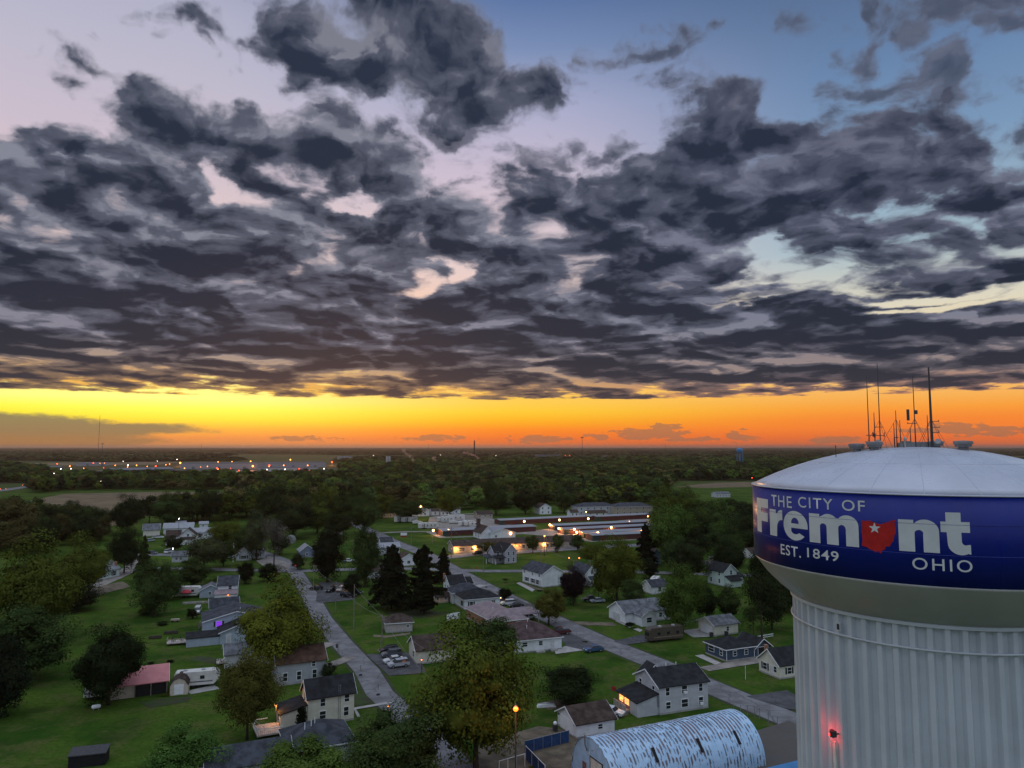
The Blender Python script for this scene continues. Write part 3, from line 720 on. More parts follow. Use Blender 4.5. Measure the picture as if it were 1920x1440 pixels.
VENTM = mat('vent_paint', (.20, .20, .20), .6)
for px, py, g, s in ((1640, 843.5, None, .53), (1806.5, 843.5, None, .56), (1606, 838, 58.0, 0.52), (1755, 836, 61.0, 0.50)):
    p = dome_pt(px, py, g)
    v = MB(Matrix.Translation(p)).lathe([(0.56 * s, -0.3), (0.56 * s, 0.42 * s), (0.6 * s, 0.46 * s)], 20).build('vent', VENTM, dome_o)
    MB(Matrix.Translation(p)).lathe([(k * s, zz * s) for k, zz in ((0.8, .36), (.9, .40), (.9, .66), (1.04, .68), (1.04, 1.0), (.9, 1.06), (.1, 1.12))], 24).build('vent_cap', VENTM, v)
hb = dome_pt(1727, 836, 59.5)
MB(Matrix.Translation(hb)).box(-.85, .65, -.3, .3, -.1, .36).build('equipment_box', VENTM, dome_o)
hb2 = dome_pt(1698, 836, 59.0)
MB(Matrix.Translation(hb2)).box(-.40, .40, -.3, .3, -.1, .30).box(-.3, .3, -.2, .2, .30, .42).build('equipment_box', VENTM, dome_o)
rc = Vector((TZ.y, -TZ.x, 0)).normalized()        # to the right across the line of sight


def mast(px, y_top, y_base, g, label, arms=(), panels=(), r=0.042, dish=None, guys=0, whip=True):
    base = dome_pt(px, y_base, g)
    depth = (base + TZ).y
    h = (y_base - y_top) / F_PX * depth * 1.03
    root = MB().tube([(0, 0, -.05), (0, 0, h * 0.5), (0, 0, h)], [r, r * .75, r * .5], 6).build('antenna', DSTEEL, tower, label=label)
    root.location = base
    K = .46
    arms = [(z * K, a * K, q * K, w * K) for z, a, q, w in arms]; panels = [(z * K, a * K, w * K, hh * K) for z, a, w, hh in panels]
    if dish: dish = (dish[0] * K, dish[1] * K)
    for z, a, bb, w in arms:
        q = MB().tube([rc * a + Vector((0, 0, z)), rc * bb + Vector((0, 0, z))], 0.025, 5)
        for e in (a, bb):
            if abs(e) > .25: q.tube([rc * e + Vector((0, 0, z - w * .4)), rc * e + Vector((0, 0, z + w))], 0.025, 5)
        q.build('arm', DSTEEL, root)
    for z, a, w, hh in panels:
        c = rc * a
        MB(Matrix.Translation((c.x, c.y, z)) @ Matrix.Rotation(ang0 + math.pi / 2, 4, 'Z')).box(-w / 2, w / 2, -.05, .05, -hh / 2, hh / 2).build('panel', DSTEEL, root)
    if dish:
        MB(Matrix.Translation((rc * dish[1]).to_3d() + Vector((0, 0, dish[0]))) @ Matrix.Rotation(ang0, 4, 'Z') @ Matrix.Rotation(math.pi / 2, 4, 'Y')).lathe([(.03, -.05), (.1, -.03), (.16, .02), (.18, .04)], 16).build('dish', TCREAM, root)
    for k in range(guys):
        a = 2 * math.pi * k / guys + .4
        zb_ = dome_r = 2.6
        bx = base + Vector((1.2 * math.cos(a), 1.2 * math.sin(a), 0)); hh = Rs * Rs - bx.x ** 2 - bx.y ** 2
        gz = Z_RIM + 2.72 - Rs + math.sqrt(hh) - base.z
        MB().tube([(0, 0, min(h, 2.0)), (1.2 * math.cos(a), 1.2 * math.sin(a), gz)], 0.012, 4).build('guy_wire', DSTEEL, root)
    return root


mast(1630, 700, 834, 58.6, 'tall thin whip antenna, leftmost of the antennas on the dome', arms=((1.2, -.55, .9, .0), (2.2, -.4, .55, .5)))
mast(1651, 679, 834, 58.6, 'tallest whip antenna on a cross-armed mast above the second vent cap', arms=((3.3, -.7, .5, .8), (2.0, -.9, .6, .5)), dish=(1.0, -.3), guys=3)
mast(1641, 768, 834, 58.6, 'short mast with twin tips beside the tallest whip', arms=((2.3, -.3, .3, .5),), panels=((2.0, 0, .22, .5),))
mast(1682, 767, 834, 59.0, 'slim stepped antenna rising just left of the dome centre', arms=((1.5, -.25, .25, .6),), panels=((1.4, .0, .16, 1.0),), guys=3)
mast(1677.5, 790, 834, 58.8, 'shortest dark pole antenna left of the dome centre', panels=((1.0, 0, .18, .9),))
mast(1689, 785, 834, 59.2, 'bare thin rod antenna beside the stepped antenna')
mast(1717, 704, 834, 59.0, 'whip antenna with one tall panel and a box at mid height', arms=((3.6, -.95, .25, .2),), panels=((4.9, -.85, .40, 1.7), (5.3, .25, .42, .6)), guys=4)
mast(1708, 800, 834, 59.3, 'small rod antenna in front of the equipment boxes', panels=((1.1, 0, .14, .8),))
mast(1748, 689, 835, 59.0, 'thickest tall mast with stacked dipoles on the right of the cluster', arms=((3.9, .0, 1.0, .2), (3.0, .0, 1.1, .1), (2.2, .0, .95, .3)), r=.10, dish=(.9, .75), guys=4,
     panels=((10.2, 0, .2, .6), (8.8, 0, .2, .5), (7.4, 0, .22, .5), (6.2, 0, .22, .4)))
mast(1741, 776, 834, 59.3, 'thin short rod just left of the thickest mast', arms=((1.2, -.12, .12, .2),))
lr_ = dome_pt(1567, 846, 56.5)
MB(Matrix.Translation(lr_)).tube([(0, 0, -.05), (0, 0, .85)], [.03, .012], 6).ball((0, 0, .7), .05, 6).build('lightning_rod', DSTEEL, tower)
cm = dome_pt(1697, 834, 58.0)
cmo = MB(Matrix.Translation(cm)).tube([(0, 0, -.1), (0, 0, .50)], .04, 8).build('camera_unit', TCREAM, tower)
MB(Matrix.Translation(cm)).lathe([(.03, .50), (.1, .52), (.12, .6), (.08, .70), (.03, .73)], 12).build('camera_head', TCREAM, cmo)
# hatch, red obstruction lamp and the conduit below it on the column
ha, hz = on_cyl(1572.5, 1175, R_C)
hm = Matrix.Rotation(ha, 4, 'Z')
hat = MB(hm).box(R_C - .1, R_C + .05, -.16, .16, hz - .26, hz + .26).build('hatch', TCOL, tower)
MB(hm).box(R_C + .05, R_C + .056, -.10, .10, hz - .18, hz + .18).build('grille', DSTEEL, hat)
la, lz = on_cyl(1566, 1376, R_C)
lm = Matrix.Rotation(la, 4, 'Z')
ob = MB(lm).tube([(R_C - .05, .28, lz + .1), (R_C + .45, .28, lz + .1)], .05, 8).box(R_C + .30, R_C + .62, .16, .42, lz - .02, lz + .34).build('obstruction_lamp', DSTEEL, tower)
RED_L = emis('red_obstruction_light', (1.0, 0.02, 0.01), 14)
MB(lm).ball((R_C + .36, -.02, lz - .02), .10, 10).build('bulb', RED_L, ob, True)
MB(lm).ball((R_C + .46, .20, lz + .26), .17, 10).build('lens', mat('red_glass', (0.45, 0.01, 0.01), .2), ob, True)
rl = bpy.data.lights.new('red_glow', 'POINT'); rl.energy = 95; rl.color = (1, .03, .02); rl.shadow_soft_size = .1
rlo = bpy.data.objects.new('red_glow', rl); col.objects.link(rlo); rlo.parent = tower; rlo.location = lm @ Vector((R_C + .40, -.04, lz - .02))
MB(lm).box(R_C - .02, R_C + .14, -.10, .10, lz - 3.2, lz - .45).build('conduit', mat('conduit_paint', (.60, .66, .60), .5), tower)
MB(lm).box(R_C - .02, R_C + .18, -.14, .14, lz - 3.45, lz - 3.2).build('conduit_clamp', TCOL, tower)

# ------------------------------------------------------------------ houses
TH = 24.0                                          # the town grid is turned about 24 degrees


def face_m(face, W, D):
    if face == 'f': return Matrix(((1, 0, 0, 0), (0, -1, 0, 0), (0, 0, 1, 0), (0, 0, 0, 1)))
    if face == 'l': return Matrix(((0, -1, 0, 0), (1, 0, 0, 0), (0, 0, 1, 0), (0, 0, 0, 1)))
    if face == 'r': return Matrix(((0, 1, 0, W), (1, 0, 0, 0), (0, 0, 1, 0), (0, 0, 0, 1)))
    return Matrix(((1, 0, 0, 0), (0, 1, 0, D), (0, 0, 1, 0), (0, 0, 0, 1)))


def window(root, face, u, z, w, h, W, D, opt='', off=(0, 0)):
    M = Matrix.Translation((off[0], off[1], 0)) @ face_m(face, W, D)
    fr = MB(M).box(u - w / 2 - .11, u + w / 2 + .11, -.05, .06, z - h / 2 - .11, z + h / 2 + .13).build('window', PAINT, root)
    pm = PURPLE if 'p' in opt else LITWIN if 'l' in opt else GLASS
    MB(M).box(u - w / 2, u + w / 2, .055, .075, z - h / 2, z - .04).box(u - w / 2, u + w / 2, .055, .075, z + .04, z + h / 2).build('pane', pm, fr)
    if 's' in opt:
        for sx in (-1, 1):
            c = u + sx * (w / 2 + .36); MB(M).box(c - .2, c + .2, -.02, .05, z - h / 2 - .06, z + h / 2 + .06).build('shutter', SHUT, root)
    if 'a' in opt:
        MB(M).box(u - .3, u + .3, .06, .45, z - h / 2, z - h / 2 + .42).build('air_conditioner', PAINT, root)


def door(root, face, u, w, h, W, D, m=None, name='door', off=(0, 0), z0=0.15):
    M = Matrix.Translation((off[0], off[1], 0)) @ face_m(face, W, D)
    d = MB(M).box(u - w / 2 - .1, u + w / 2 + .1, -.04, .04, z0, z0 + h + .1).build(name + '_frame', PAINT, root)
    MB(M).box(u - w / 2, u + w / 2, -.03, .06, z0 + .02, z0 + h).build(name, m or DOORM, d)


def block(root, x0, y0, W, D, e, rise, axis='x', kind='gable', wall=WHITE, roof=R_BLACK, o=.4, names=('wall', 'roof'), trim=True, t=.16, z0=0.0, base=None):
    M = Matrix.Translation((x0, y0, 0))
    if kind == 'gable':
        a, L = (D, W) if axis == 'x' else (W, D)
        MB(M).prism([(0, z0), (a, z0), (a, e - .01), (a / 2, e + rise - .01), (0, e - .01)], 0, L, axis).build(names[0], wall, root)
        s = rise / (a / 2)
        ch = lambda tt, dz, oo: [(-oo, e + tt - oo * s + dz), (a / 2, e + rise + tt + dz), (a + oo, e + tt - oo * s + dz), (a + oo, e - oo * s + dz), (a / 2, e + rise + dz), (-oo, e - oo * s + dz)]
        r = MB(M).prism(ch(t, 0, o), -o, L + o, axis).build(names[1], roof, root)
        if trim:
            for q0, q1 in ((-o - .05, -o + .02), (L + o - .02, L + o + .05)):
                c = ch(t + .06, -.09, o + .02); MB(M).prism(c, q0, q1, axis).build('barge_board', PAINT, r)
    elif kind == 'hip':
        MB(M).box(0, W, 0, D, z0, e - .01).build(names[0], wall, root)
        k = min(W, D) / 2 + o
        if W >= D: rg_ = [(k - o, D / 2), (W - k + o, D / 2)]
        else: rg_ = [(W / 2, k - o), (W / 2, D - k + o)]
        if abs(W - D) < .2: rg_ = [(W / 2 - .15, D / 2), (W / 2 + .15, D / 2)]
        vs = [(-o, -o, e), (W + o, -o, e), (W + o, D + o, e), (-o, D + o, e), (-o, -o, e + t), (W + o, -o, e + t), (W + o, D + o, e + t), (-o, D + o, e + t),
              (rg_[0][0], rg_[0][1], e + rise), (rg_[1][0], rg_[1][1], e + rise)]
        fs = [(0, 3, 2, 1), (0, 1, 5, 4), (1, 2, 6, 5), (2, 3, 7, 6), (3, 0, 4, 7)]
        fs += [(4, 5, 9, 8), (5, 6, 9), (6, 7, 8, 9), (7, 4, 8)] if W >= D else [(4, 5, 8), (5, 6, 9, 8), (6, 7, 9), (7, 4, 8, 9)]
        r = MB(M).add(vs, fs).build(names[1], roof, root)
        if trim:
            q = o + .04; MB(M).box(-q, W + q, -q, -o - .001, e - .06, e + t - .04).box(-q, W + q, D + o + .001, D + q, e - .06, e + t - .04).box(-q, -o - .001, -o, D + o, e - .06, e + t - .04).box(W + o + .001, W + q, -o, D + o, e - .06, e + t - .04).build('fascia', PAINT, r)
    elif kind == 'shedx':      # single slope: low edge on the left end (x = 0)
        MB(M).prism([(0, z0), (W, z0), (W, e + rise - .01), (0, e - .01)], 0, D, 'y').build(names[0], wall, root)
        s = rise / W
        MB(M).prism([(-o, e - o * s), (W, e + rise), (W, e + rise + t), (-o, e - o * s + t)], -o, D + o, 'y').build(names[1], roof, root)
    elif kind == 'shedy':      # low edge at the front (y = 0)
        MB(M).prism([(0, z0), (D, z0), (D, e + rise - .01), (0, e - .01)], 0, W, 'x').build(names[0], wall, root)
        s = rise / D
        MB(M).prism([(-o, e - o * s), (D, e + rise), (D, e + rise + t), (-o, e - o * s + t)], -o, W + o, 'x').build(names[1], roof, root)
    elif kind == 'open':       # roof on posts, slope as shedy
        pm = MB(M)
        s = rise / D
        MB(M).prism([(-o, e - o * s), (D, e + rise), (D, e + rise + t), (-o, e - o * s + t)], -o, W + o, 'x').build(names[1], roof, root)
        for px_ in np.linspace(.1, W - .1, max(2, int(W / 3) + 1)): MB(M).box(px_ - .08, px_ + .08, .02, .18, 0, e).build('post', PAINT, root)


def house(name, label, pp, W, D, e, rise, axis='x', kind='gable', wall=WHITE, roof=R_BLACK, th=TH, wins=(), doors=(), cat='house', group=None, chim=None, z0=0.0, o=.4):
    r = thing(name, label, cat, P(*pp), math.radians(th), group)
    block(r, 0, 0, W, D, e, rise, axis, kind, wall, roof, o)
    MB().box(-.04, W + .04, -.04, D + .04, 0.0, .32).build('foundation', CONC, r)
    for w in wins: window(r, *w[:5], W, D, *(w[5:]))
    for d in doors: door(r, *d[:3], W=W, D=D, h=d[3], m=(d[4] if len(d) > 4 else None), name=(d[5] if len(d) > 5 else 'door'))
    if chim:
        x, y, h = chim; MB().box(x - .3, x + .3, y - .3, y + .3, e, h).box(x - .36, x + .36, y - .36, y + .36, h, h + .12).build('chimney', BRICK, r)
    return r


def vents(root, pts):
    for x, y, z in pts: MB().tube([(x, y, z - .5), (x, y, z + .55)], .07, 6).build('vent_pipe', PAINT, root)


# --- foreground right
h = house('grey_house', 'two-storey pale grey house with black roof and lit side porch, behind the rusty arched hut', (1237, 1341), 10.4, 8.4, 4.9, 2.0, 'x', 'gable', LGREY, R_BLACK, 21,
          [('f', 1.7, 3.9, .75, 1.3), ('f', 5.3, 3.9, 1.1, 1.3, 'a'), ('f', 8.8, 3.9, .75, 1.3), ('f', 1.8, 1.5, .9, 1.1), ('f', 5.3, 1.5, 1.3, 1.3), ('f', 8.8, 1.5, .9, 1.3, 'a'), ('l', 1.9, 3.9, .7, 1.3), ('l', 6.4, 4.0, .7, 1.2)])
block(h, -4.4, .3, 4.4, 2.6, 2.5, 1.1, 'x', 'shedx', LGREY, R_BLACK, .3, ('porch_wall', 'porch_roof'), False)
block(h, -4.4, 2.92, 4.38, 4.6, 2.5, 1.1, 'x', 'shedx', BRICK, R_BLACK, .3, ('porch_wall', 'porch_roof'), False)
MB().box(-5.3, -4.45, 2.95, 7.4, .1, .5).box(-5.3, -5.22, 2.95, 7.4, .5, 1.35).build('porch_deck', DECK, h)
window(h, 'l', 3.9, 1.75, 1.5, 1.1, 0, 0, 'l', (-4.4, 0)); window(h, 'l', 6.0, 1.75, 1.2, 1.1, 0, 0, 'l', (-4.4, 0))
block(h, 2.2, 8.42, 4.2, 2.6, 4.4, 1.7, 'y', 'gable', LGREY, R_BLACK, .3, ('wing_wall', 'wing_roof'))
pl = bpy.data.lights.new('porch_light', 'POINT'); pl.energy = 120; pl.color = (1, .38, .08); pl.shadow_soft_size = .15
po = bpy.data.objects.new('porch_light', pl); col.objects.link(po); po.parent = h; po.location = (-5.0, 5.2, 2.0)
MB().ball((-5.0, 5.2, 2.0), .12, 8).build('porch_lamp', ORANGE_L, h)
vents(h, ((4.4, 4.6, 6.9), (6.6, 4.6, 6.9)))
MB().box(-.28, -.02, .1, .4, 1.4, 3.6).build('electric_meter', STEEL, h)

h = house('garage', 'white garage with a dark shingle roof between the arched hut and the bushy dark tree', (1081, 1386), 7.3, 6.8, 2.4, 1.75, 'x', 'gable', WHITE, R_BROWN, 23.5, [('f', 4.5, 1.4, .8, .7)], [('l', 3.4, 4.6, 2.1, PAINT, 'garage_door')], 'garage')
MB().box(-.15, 0, .5, .75, 1.9, 2.2).build('wall_lantern', DSTEEL, h); MB().box(-.15, 0, 6.1, 6.35, 1.9, 2.2).build('wall_lantern', DSTEEL, h)

# rusty arched hut
RUSTM = bpy.data.materials.new('rusty_white_sheet'); RUSTM.use_nodes = True
_t = RUSTM.node_tree; q = NB(_t); _bs = _t.nodes['Principled BSDF']
_co = _t.nodes.new('ShaderNodeTexCoord').outputs['Object']
_sp = _t.nodes.new('ShaderNodeSeparateXYZ'); _t.links.new(_co, _sp.inputs[0])
_rib = q.m('FRACT', q.m('DIVIDE', _sp.outputs[0], 0.62))
_row = q.noise(q.v('MULTIPLY', _co, (1.61, .55, .55)), 1.0, 4, .6); _pat = q.noise(_co, .22, 4, .6)
_groove = q.ss(q.m('ABSOLUTE', q.m('SUBTRACT', _rib, .5)), .20, .36)
_ri = q.m('FLOOR', q.m('DIVIDE', _sp.outputs[0], .62))
_an = q.m('DIVIDE', q.m('ARCTAN2', _sp.outputs[2], q.m('SUBTRACT', _sp.outputs[1], 5.85)), math.pi)
_jit = q.noise(q.xyz(q.m('MULTIPLY', _ri, 5.31), 0.0, 0.0), 1.0, 1, .5)
_rr = q.m('ADD', q.m('MULTIPLY_ADD', _an, 13.0, q.m('MULTIPLY', _jit, 2.4)), q.m('MULTIPLY', q.noise(q.xyz(q.m('MULTIPLY', _sp.outputs[0], .42), q.m('MULTIPLY', _an, 5.0), 1.7), 1.0, 4, .6), 3.2))
_len = q.lr(q.noise(q.xyz(q.m('MULTIPLY', _ri, 3.7), q.m('MULTIPLY', q.m('FLOOR', _rr), 5.3), 9.1), 1.0, 1, .5), .3, .7, .10, .46)
_dash = q.ss(q.m('SUBTRACT', _len, q.m('ABSOLUTE', q.m('SUBTRACT', q.m('FRACT', _rr), .5))), -.05, .06)
_keep = q.noise(q.xyz(q.m('MULTIPLY', _ri, 7.13), q.m('MULTIPLY', q.m('FLOOR', _rr), 3.37), 4.2), 1.0, 1, .5)
_top = q.ss(_sp.outputs[2], 1.2, 6.0)
_rust = q.m('MULTIPLY', q.m('MULTIPLY', _groove, _dash), q.ss(q.m('ADD', q.m('ADD', _keep, q.m('MULTIPLY', _top, .07)), q.m('MULTIPLY', q.m('SUBTRACT', q.noise(_co, .5, 4, .6), .5), .75)), .45, .52))
_big = q.m('MULTIPLY', q.ss(_groove, .0, .5), q.ss(q.m('ADD', q.m('MULTIPLY', _row, .62), q.m('MULTIPLY', q.m('ADD', _top, _pat), .36)), .80, .87))
_rust = q.m('MAXIMUM', _rust, q.m('MULTIPLY', _big, .9))
_base = q.mix(q.ss(q.noise(_co, .8, 5, .6), .3, .7), (.36, .55, .76, 1), (.46, .64, .84, 1))
_rc = q.mix(q.ss(_pat, .45, .62), (.075, .06, .065, 1), (.12, .05, .042, 1))
_t.links.new(q.mix(q.m('MULTIPLY', _rust, .88), _base, _rc), _bs.inputs['Base Color']); _bs.inputs['Roughness'].default_value = .55; _bs.inputs['Metallic'].default_value = .1
hut_o = Vector((13.9, 104.1, 0)); hutL, hutW, hutH = 27.0, 11.7, 6.25
hut = thing('arched_hut', 'long pale blue arched metal hut with rows of rust in its ribs', 'hut', hut_o, math.radians(25))
ar = MB(); nA = 28
arcp = lambda r, i: (hutW / 2 - r * hutW / 2 * math.cos(math.pi * i / nA), r * hutH * math.sin(math.pi * i / nA) ** .92)
xs = []
k = 0
nr = int(hutL / 0.62)
for i in range(nr):
    x = i * hutL / nr; s_ = hutL / nr
    xs += [(x, 1.0), (x + s_ * .22, 1.0), (x + s_ * .36, .986), (x + s_ * .64, .986), (x + s_ * .78, 1.0)]
xs.append((hutL, 1.0))
vs = [(x, *arcp(r, i)) for x, r in xs for i in range(nA + 1)]
fs = [(a * (nA + 1) + i, a * (nA + 1) + i + 1, (a + 1) * (nA + 1) + i + 1, (a + 1) * (nA + 1) + i) for a in range(len(xs) - 1) for i in range(nA)]
ar.add(vs, fs).build('arched_roof', RUSTM, hut)
HUTW = mat('hut_end_paint', (.40, .60, .82), .6, .1, .8)
epts = [(arcp(.985, i)) for i in range(nA + 1)]
MB().prism(epts, .12, .3, 'x').build('end_wall', HUTW, hut); MB().prism(epts, hutL - .3, hutL - .12, 'x').build('end_wall', HUTW, hut)
MB().box(.02, .11, 3.2, 6.3, .05, 3.6).build('roll_door', mat('cream_roll_door', (.62, .60, .55), .6, .12, 1.2), hut)
MB().box(.0, .112, 3.05, 3.18, .05, 3.75).box(.0, .112, 6.32, 6.45, .05, 3.75).box(.0, .112, 3.05, 6.45, 3.62, 3.75).build('door_frame', DSTEEL, hut)
MB().box(.03, .115, 7.6, 8.6, .05, 2.25).build('side_door', mat('rusty_door', (.22, .11, .10), .8, .3, 2), hut)
MB().tube([(-.15, 6.9, 4.3), (-.5, 6.9, 5.2), (-.5, 6.9, 6.6)], .12, 8).lathe([(.22, 6.6), (.05, 6.85)], 8, (-.5, 6.9)).build('flue_pipe', STEEL, hut)
MB().tube([(.1, 5.6, 4.7), (-.5, 5.5, 4.9), (-.7, 5.4, 4.7)], .04, 6).lathe([(.05, 4.75), (.22, 4.55)], 8, (-.7, 5.4)).build('yard_lamp', STEEL, hut)
for x in (7.6, 15.6, 22.6):
    MB().add([(x, *arcp(1.006, 8)), (x + .5, *arcp(1.006, 8)), (x + .5, *arcp(1.006, 5)), (x, *arcp(1.006, 5)), (x, *arcp(1.02, 8)), (x + .5, *arcp(1.02, 8)), (x + .5, *arcp(1.02, 5)), (x, *arcp(1.02, 5))],
             [(0, 1, 2, 3), (4, 5, 6, 7), (0, 1, 5, 4), (2, 3, 7, 6), (1, 2, 6, 5), (0, 3, 7, 4)]).build('skylight_strip', DARK, hut)

bl = house('utility_building', 'low building with a blue metal roof at the foot of the big tower', (1470, 1518), 16, 8, 3.9, 1.0, 'x', 'gable', mat('light_blue_sheet', (.25, .42, .62), .5), R_BLUE, 25, [('f', 3, 1.6, 1, 1)], [('f', 6, 1, 2.1)], 'building')
bl.location = (34.0, 95.6, 0)

# blue screened fences of the yard
BLUEF = mat('blue_fence_mesh', (.02, .055, .15), .8, .2, 1.5)


def fence(name, label, a, bq, h, m, posts=6, rail=None, zoff=0.0, cat='fence', slat=False, group=None):
    A, B = P(*a), P(*bq); d = B - A; L = d.length
    r = thing(name, label, cat, A, math.atan2(d.y, d.x), group)
    if slat:
        MB().box(0, L, -.02, .02, h * .42, h * .55).build('rail', m, r); MB().box(0, L, -.02, .02, h * .82, h).build('rail', m, r)
    elif m: MB().box(0, L, -.025, .025, .06 + zoff, h).build('panel', m, r)
    for k in range(posts):
        x = L * k / (posts - 1); MB().tube([(x, .0, 0), (x, .0, h + .08)], .05, 6).build('post', rail or STEEL, r)
    if rail: MB().tube([(0, 0, h), (L, 0, h)], .045, 6).build('top_rail', rail, r)
    return r


fence('screen_fence', 'blue screened fence running from the arched hut back to the big olive tree', (984, 1413), (1067, 1392), 1.9, BLUEF, 6, STEEL)
fence('screen_fence', 'blue screened fence with pale top rail at the bottom frame edge', (986, 1424), (1022, 1462), 2.0, BLUEF, 4, PAINT)
fence('rail_fence', 'single pale pipe rail in the weeds left of the blue screened fence', (936, 1452), (984, 1438), 1.9, None, 4, PAINT)
for i, (a, c) in enumerate((((1376, 1342), (1415, 1345)), ((1424, 1350), (1476, 1374)))):
    r = fence('chain_link_fence', ('chain link fence along the street beside the arched hut end', 'chain link fence of the concrete pad next to the ribbed column')[i], a, c, 2.0, None, 4, STEEL)

# --- middle right
h = house('ranch_house', 'white ranch house with maroon hip roof right beside the big olive foreground tree', (966, 1226), 11.8, 13, 2.85, 3.0, 'y', 'hip', WHITE, R_MAROON, 20, [('f', 6.4, 1.9, .9, .9), ('f', 2.4, 1.9, 1.2, .9)], [('f', 9.4, .95, 2.05)])
vents(h, ((4.2, 3.4, 4.9), (5.4, 6.0, 5.9)))
MB().box(4.9, 7.0, -1.4, -.05, 0, .35).box(8.6, 10.3, -1.3, -.05, 0, .45).build('step', CONC, h)
h = house('brick_house', 'low brick house with a broad mauve hip roof and carport wing', (927, 1187), 9.5, 19, 2.7, 2.6, 'y', 'hip', BRICK, R_MAUVE, 26, [('f', 3, 1.6, 1.2, 1.1), ('f', 7, 1.6, 1.2, 1.1), ('l', 5, 1.6, 1.2, 1)])
block(h, 9.95, 6, 6.4, 6.5, 2.3, .5, 'x', 'open', BRICK, R_MAUVE, .3, ('carport', 'carport_roof'), False)
vents(h, ((3.0, 7.5, 4.4), (4.5, 12, 5.1)))
fence('vinyl_fence', 'white vinyl panel fence in front of the mauve-roofed brick house', (838, 1164), (862, 1160), 1.8, PAINT, 3, PAINT)
h = house('hip_roof_house', 'white house with stacked dark hip roofs, two cars parked at its end', (870.5, 1144), 11.3, 9.5, 2.9, 2.3, 'x', 'hip', WHITE, R_BLACK, 22,
          [('f', 2.2, 1.6, 1.0, 1.3, 's'), ('f', 8.6, 1.6, .9, 1.2, 's'), ('l', 2.2, 1.6, 1.0, 1.3, 's')])
block(h, -.6, 9.52, 10, 7, 3.2, 2.3, 'x', 'hip', WHITE, R_SLATE, .4, ('wing_wall', 'wing_roof'))
MB().ball((11.9, 1.0, 2.5), .12, 8).build('wall_lamp', WARM_L, h)
pl = bpy.data.lights.new('wall_light', 'POINT'); pl.energy = 60; pl.color = (1, .6, .28); pl.shadow_soft_size = .15
po = bpy.data.objects.new('wall_light', pl); col.objects.link(po); po.parent = h; po.location = (12.1, .9, 2.4)
h = house('cottage', 'small white gabled cottage with steep black roof beyond the hip-roofed white house', (843.8, 1112.5), 5.4, 6.8, 2.9, 2.3, 'x', 'gable', WHITE, R_BLACK, 24, [('f', 1.1, 1.5, .7, 1.2), ('f', 3.2, 1.5, .8, 1.3), ('l', 2.2, 1.5, .7, 1.5), ('l', 4.8, 1.5, .7, 1.2)], chim=(-.3, 5.2, 5.6))
block(h, 5.42, 1.2, 3.0, 5.0, 2.6, 1.6, 'x', 'gable', WHITE, R_BLACK, .3, ('wing_wall', 'wing_roof'))
h = house('garden_shed', 'small peach shed with dark roof and double doors beside the dark conifers', (816, 1131.5), 4.2, 3.0, 2.1, 1.5, 'x', 'gable', PEACH, R_BROWN, 22, [('f', .8, 1.3, .6, .7), ('f', 3.4, 1.3, .6, .7)], [('f', 2.1, 1.3, 1.8, PEACH)], 'shed')
fence('rail_fence', 'short white ranch rail fence beside the peach shed', (840, 1122), (853, 1118), 1.1, PAINT, 4, None, 0, 'fence', True)

h = house('white_house', 'big plain white two-storey house with charcoal roof right of the crossroads', (1018, 1102), 8.4, 13.2, 4.75, 2.3, 'y', 'gable', WHITE, R_SLATE, 31,
          [('l', 2.2, 3.8, .8, .8), ('l', 6.6, 3.8, .8, .8), ('l', 12, 3.8, .8, .8), ('l', 3.4, 1.4, 1.0, 1.4, 's'), ('l', 6.4, 1.4, 1.6, 1.3, 's'), ('l', 10.3, 1.4, 1.6, 1.2, 's')], [('l', 1.5, 1.0, 2.1)])
h = house('gabled_house', 'white gabled house with bay window and slate roof behind the dark purple tree', (1097, 1099), 5.6, 9.5, 4.2, 2.6, 'y', 'gable', WHITE, R_SLATE, 26, [('f', 2.8, 4.6, .7, 1.2), ('f', 4.3, 1.6, .8, 1.3), ('l', 3, 3.0, .8, 1.2)])
block(h, 1.4, -1.3, 3.0, 1.25, 2.3, .8, 'x', 'shedy', WHITE, R_SLATE, .2, ('bay', 'bay_roof'), False)
for u in (2.0, 2.9, 3.8): window(h, 'f', u, 1.4, .6, 1.2, 0, 0, '', (0, -1.3))
h = house('blue_house', 'narrow sky-blue two-storey house with white porch posts among the dark trees', (1221, 1058.5), 4.6, 9, 4.3, 2.1, 'y', 'gable', SKYB, R_BROWN, 24, [('f', 1.3, 4.4, .7, 1.2), ('f', 1.6, 1.5, 1.2, 1.4), ('l', 3, 3.6, .8, 1.2), ('l', 6, 1.5, .8, 1.2)])
block(h, 4.62, 1.0, 3.0, 6, 2.3, .7, 'x', 'open', WHITE, R_BROWN, .3, ('porch', 'porch_roof'), False)
h = house('mint_house', 'mint-tinted white two-storey house with black roof left of the tower column', (1358, 1100), 5.8, 8.2, 5.0, 2.4, 'y', 'gable', MINT, R_BLACK, 27,
          [('l', 2.3, 4.1, .7, 1.2), ('l', 6.4, 4.1, .7, 1.2), ('l', 2.3, 1.6, .8, 1.4), ('l', 6.4, 1.6, .8, 1.4), ('f', 3.2, 4.6, .8, 1.4)])
block(h, .4, -2.6, 5.0, 2.58, 2.3, 1.2, 'x', 'shedy', MINT, R_BLACK, .3, ('porch_wall', 'porch_roof'), False)
block(h, 5.82, 1.0, 4.2, 5, 2.6, 1.2, 'x', 'gable', MINT, R_BLACK, .3, ('wing_wall', 'wing_roof'))
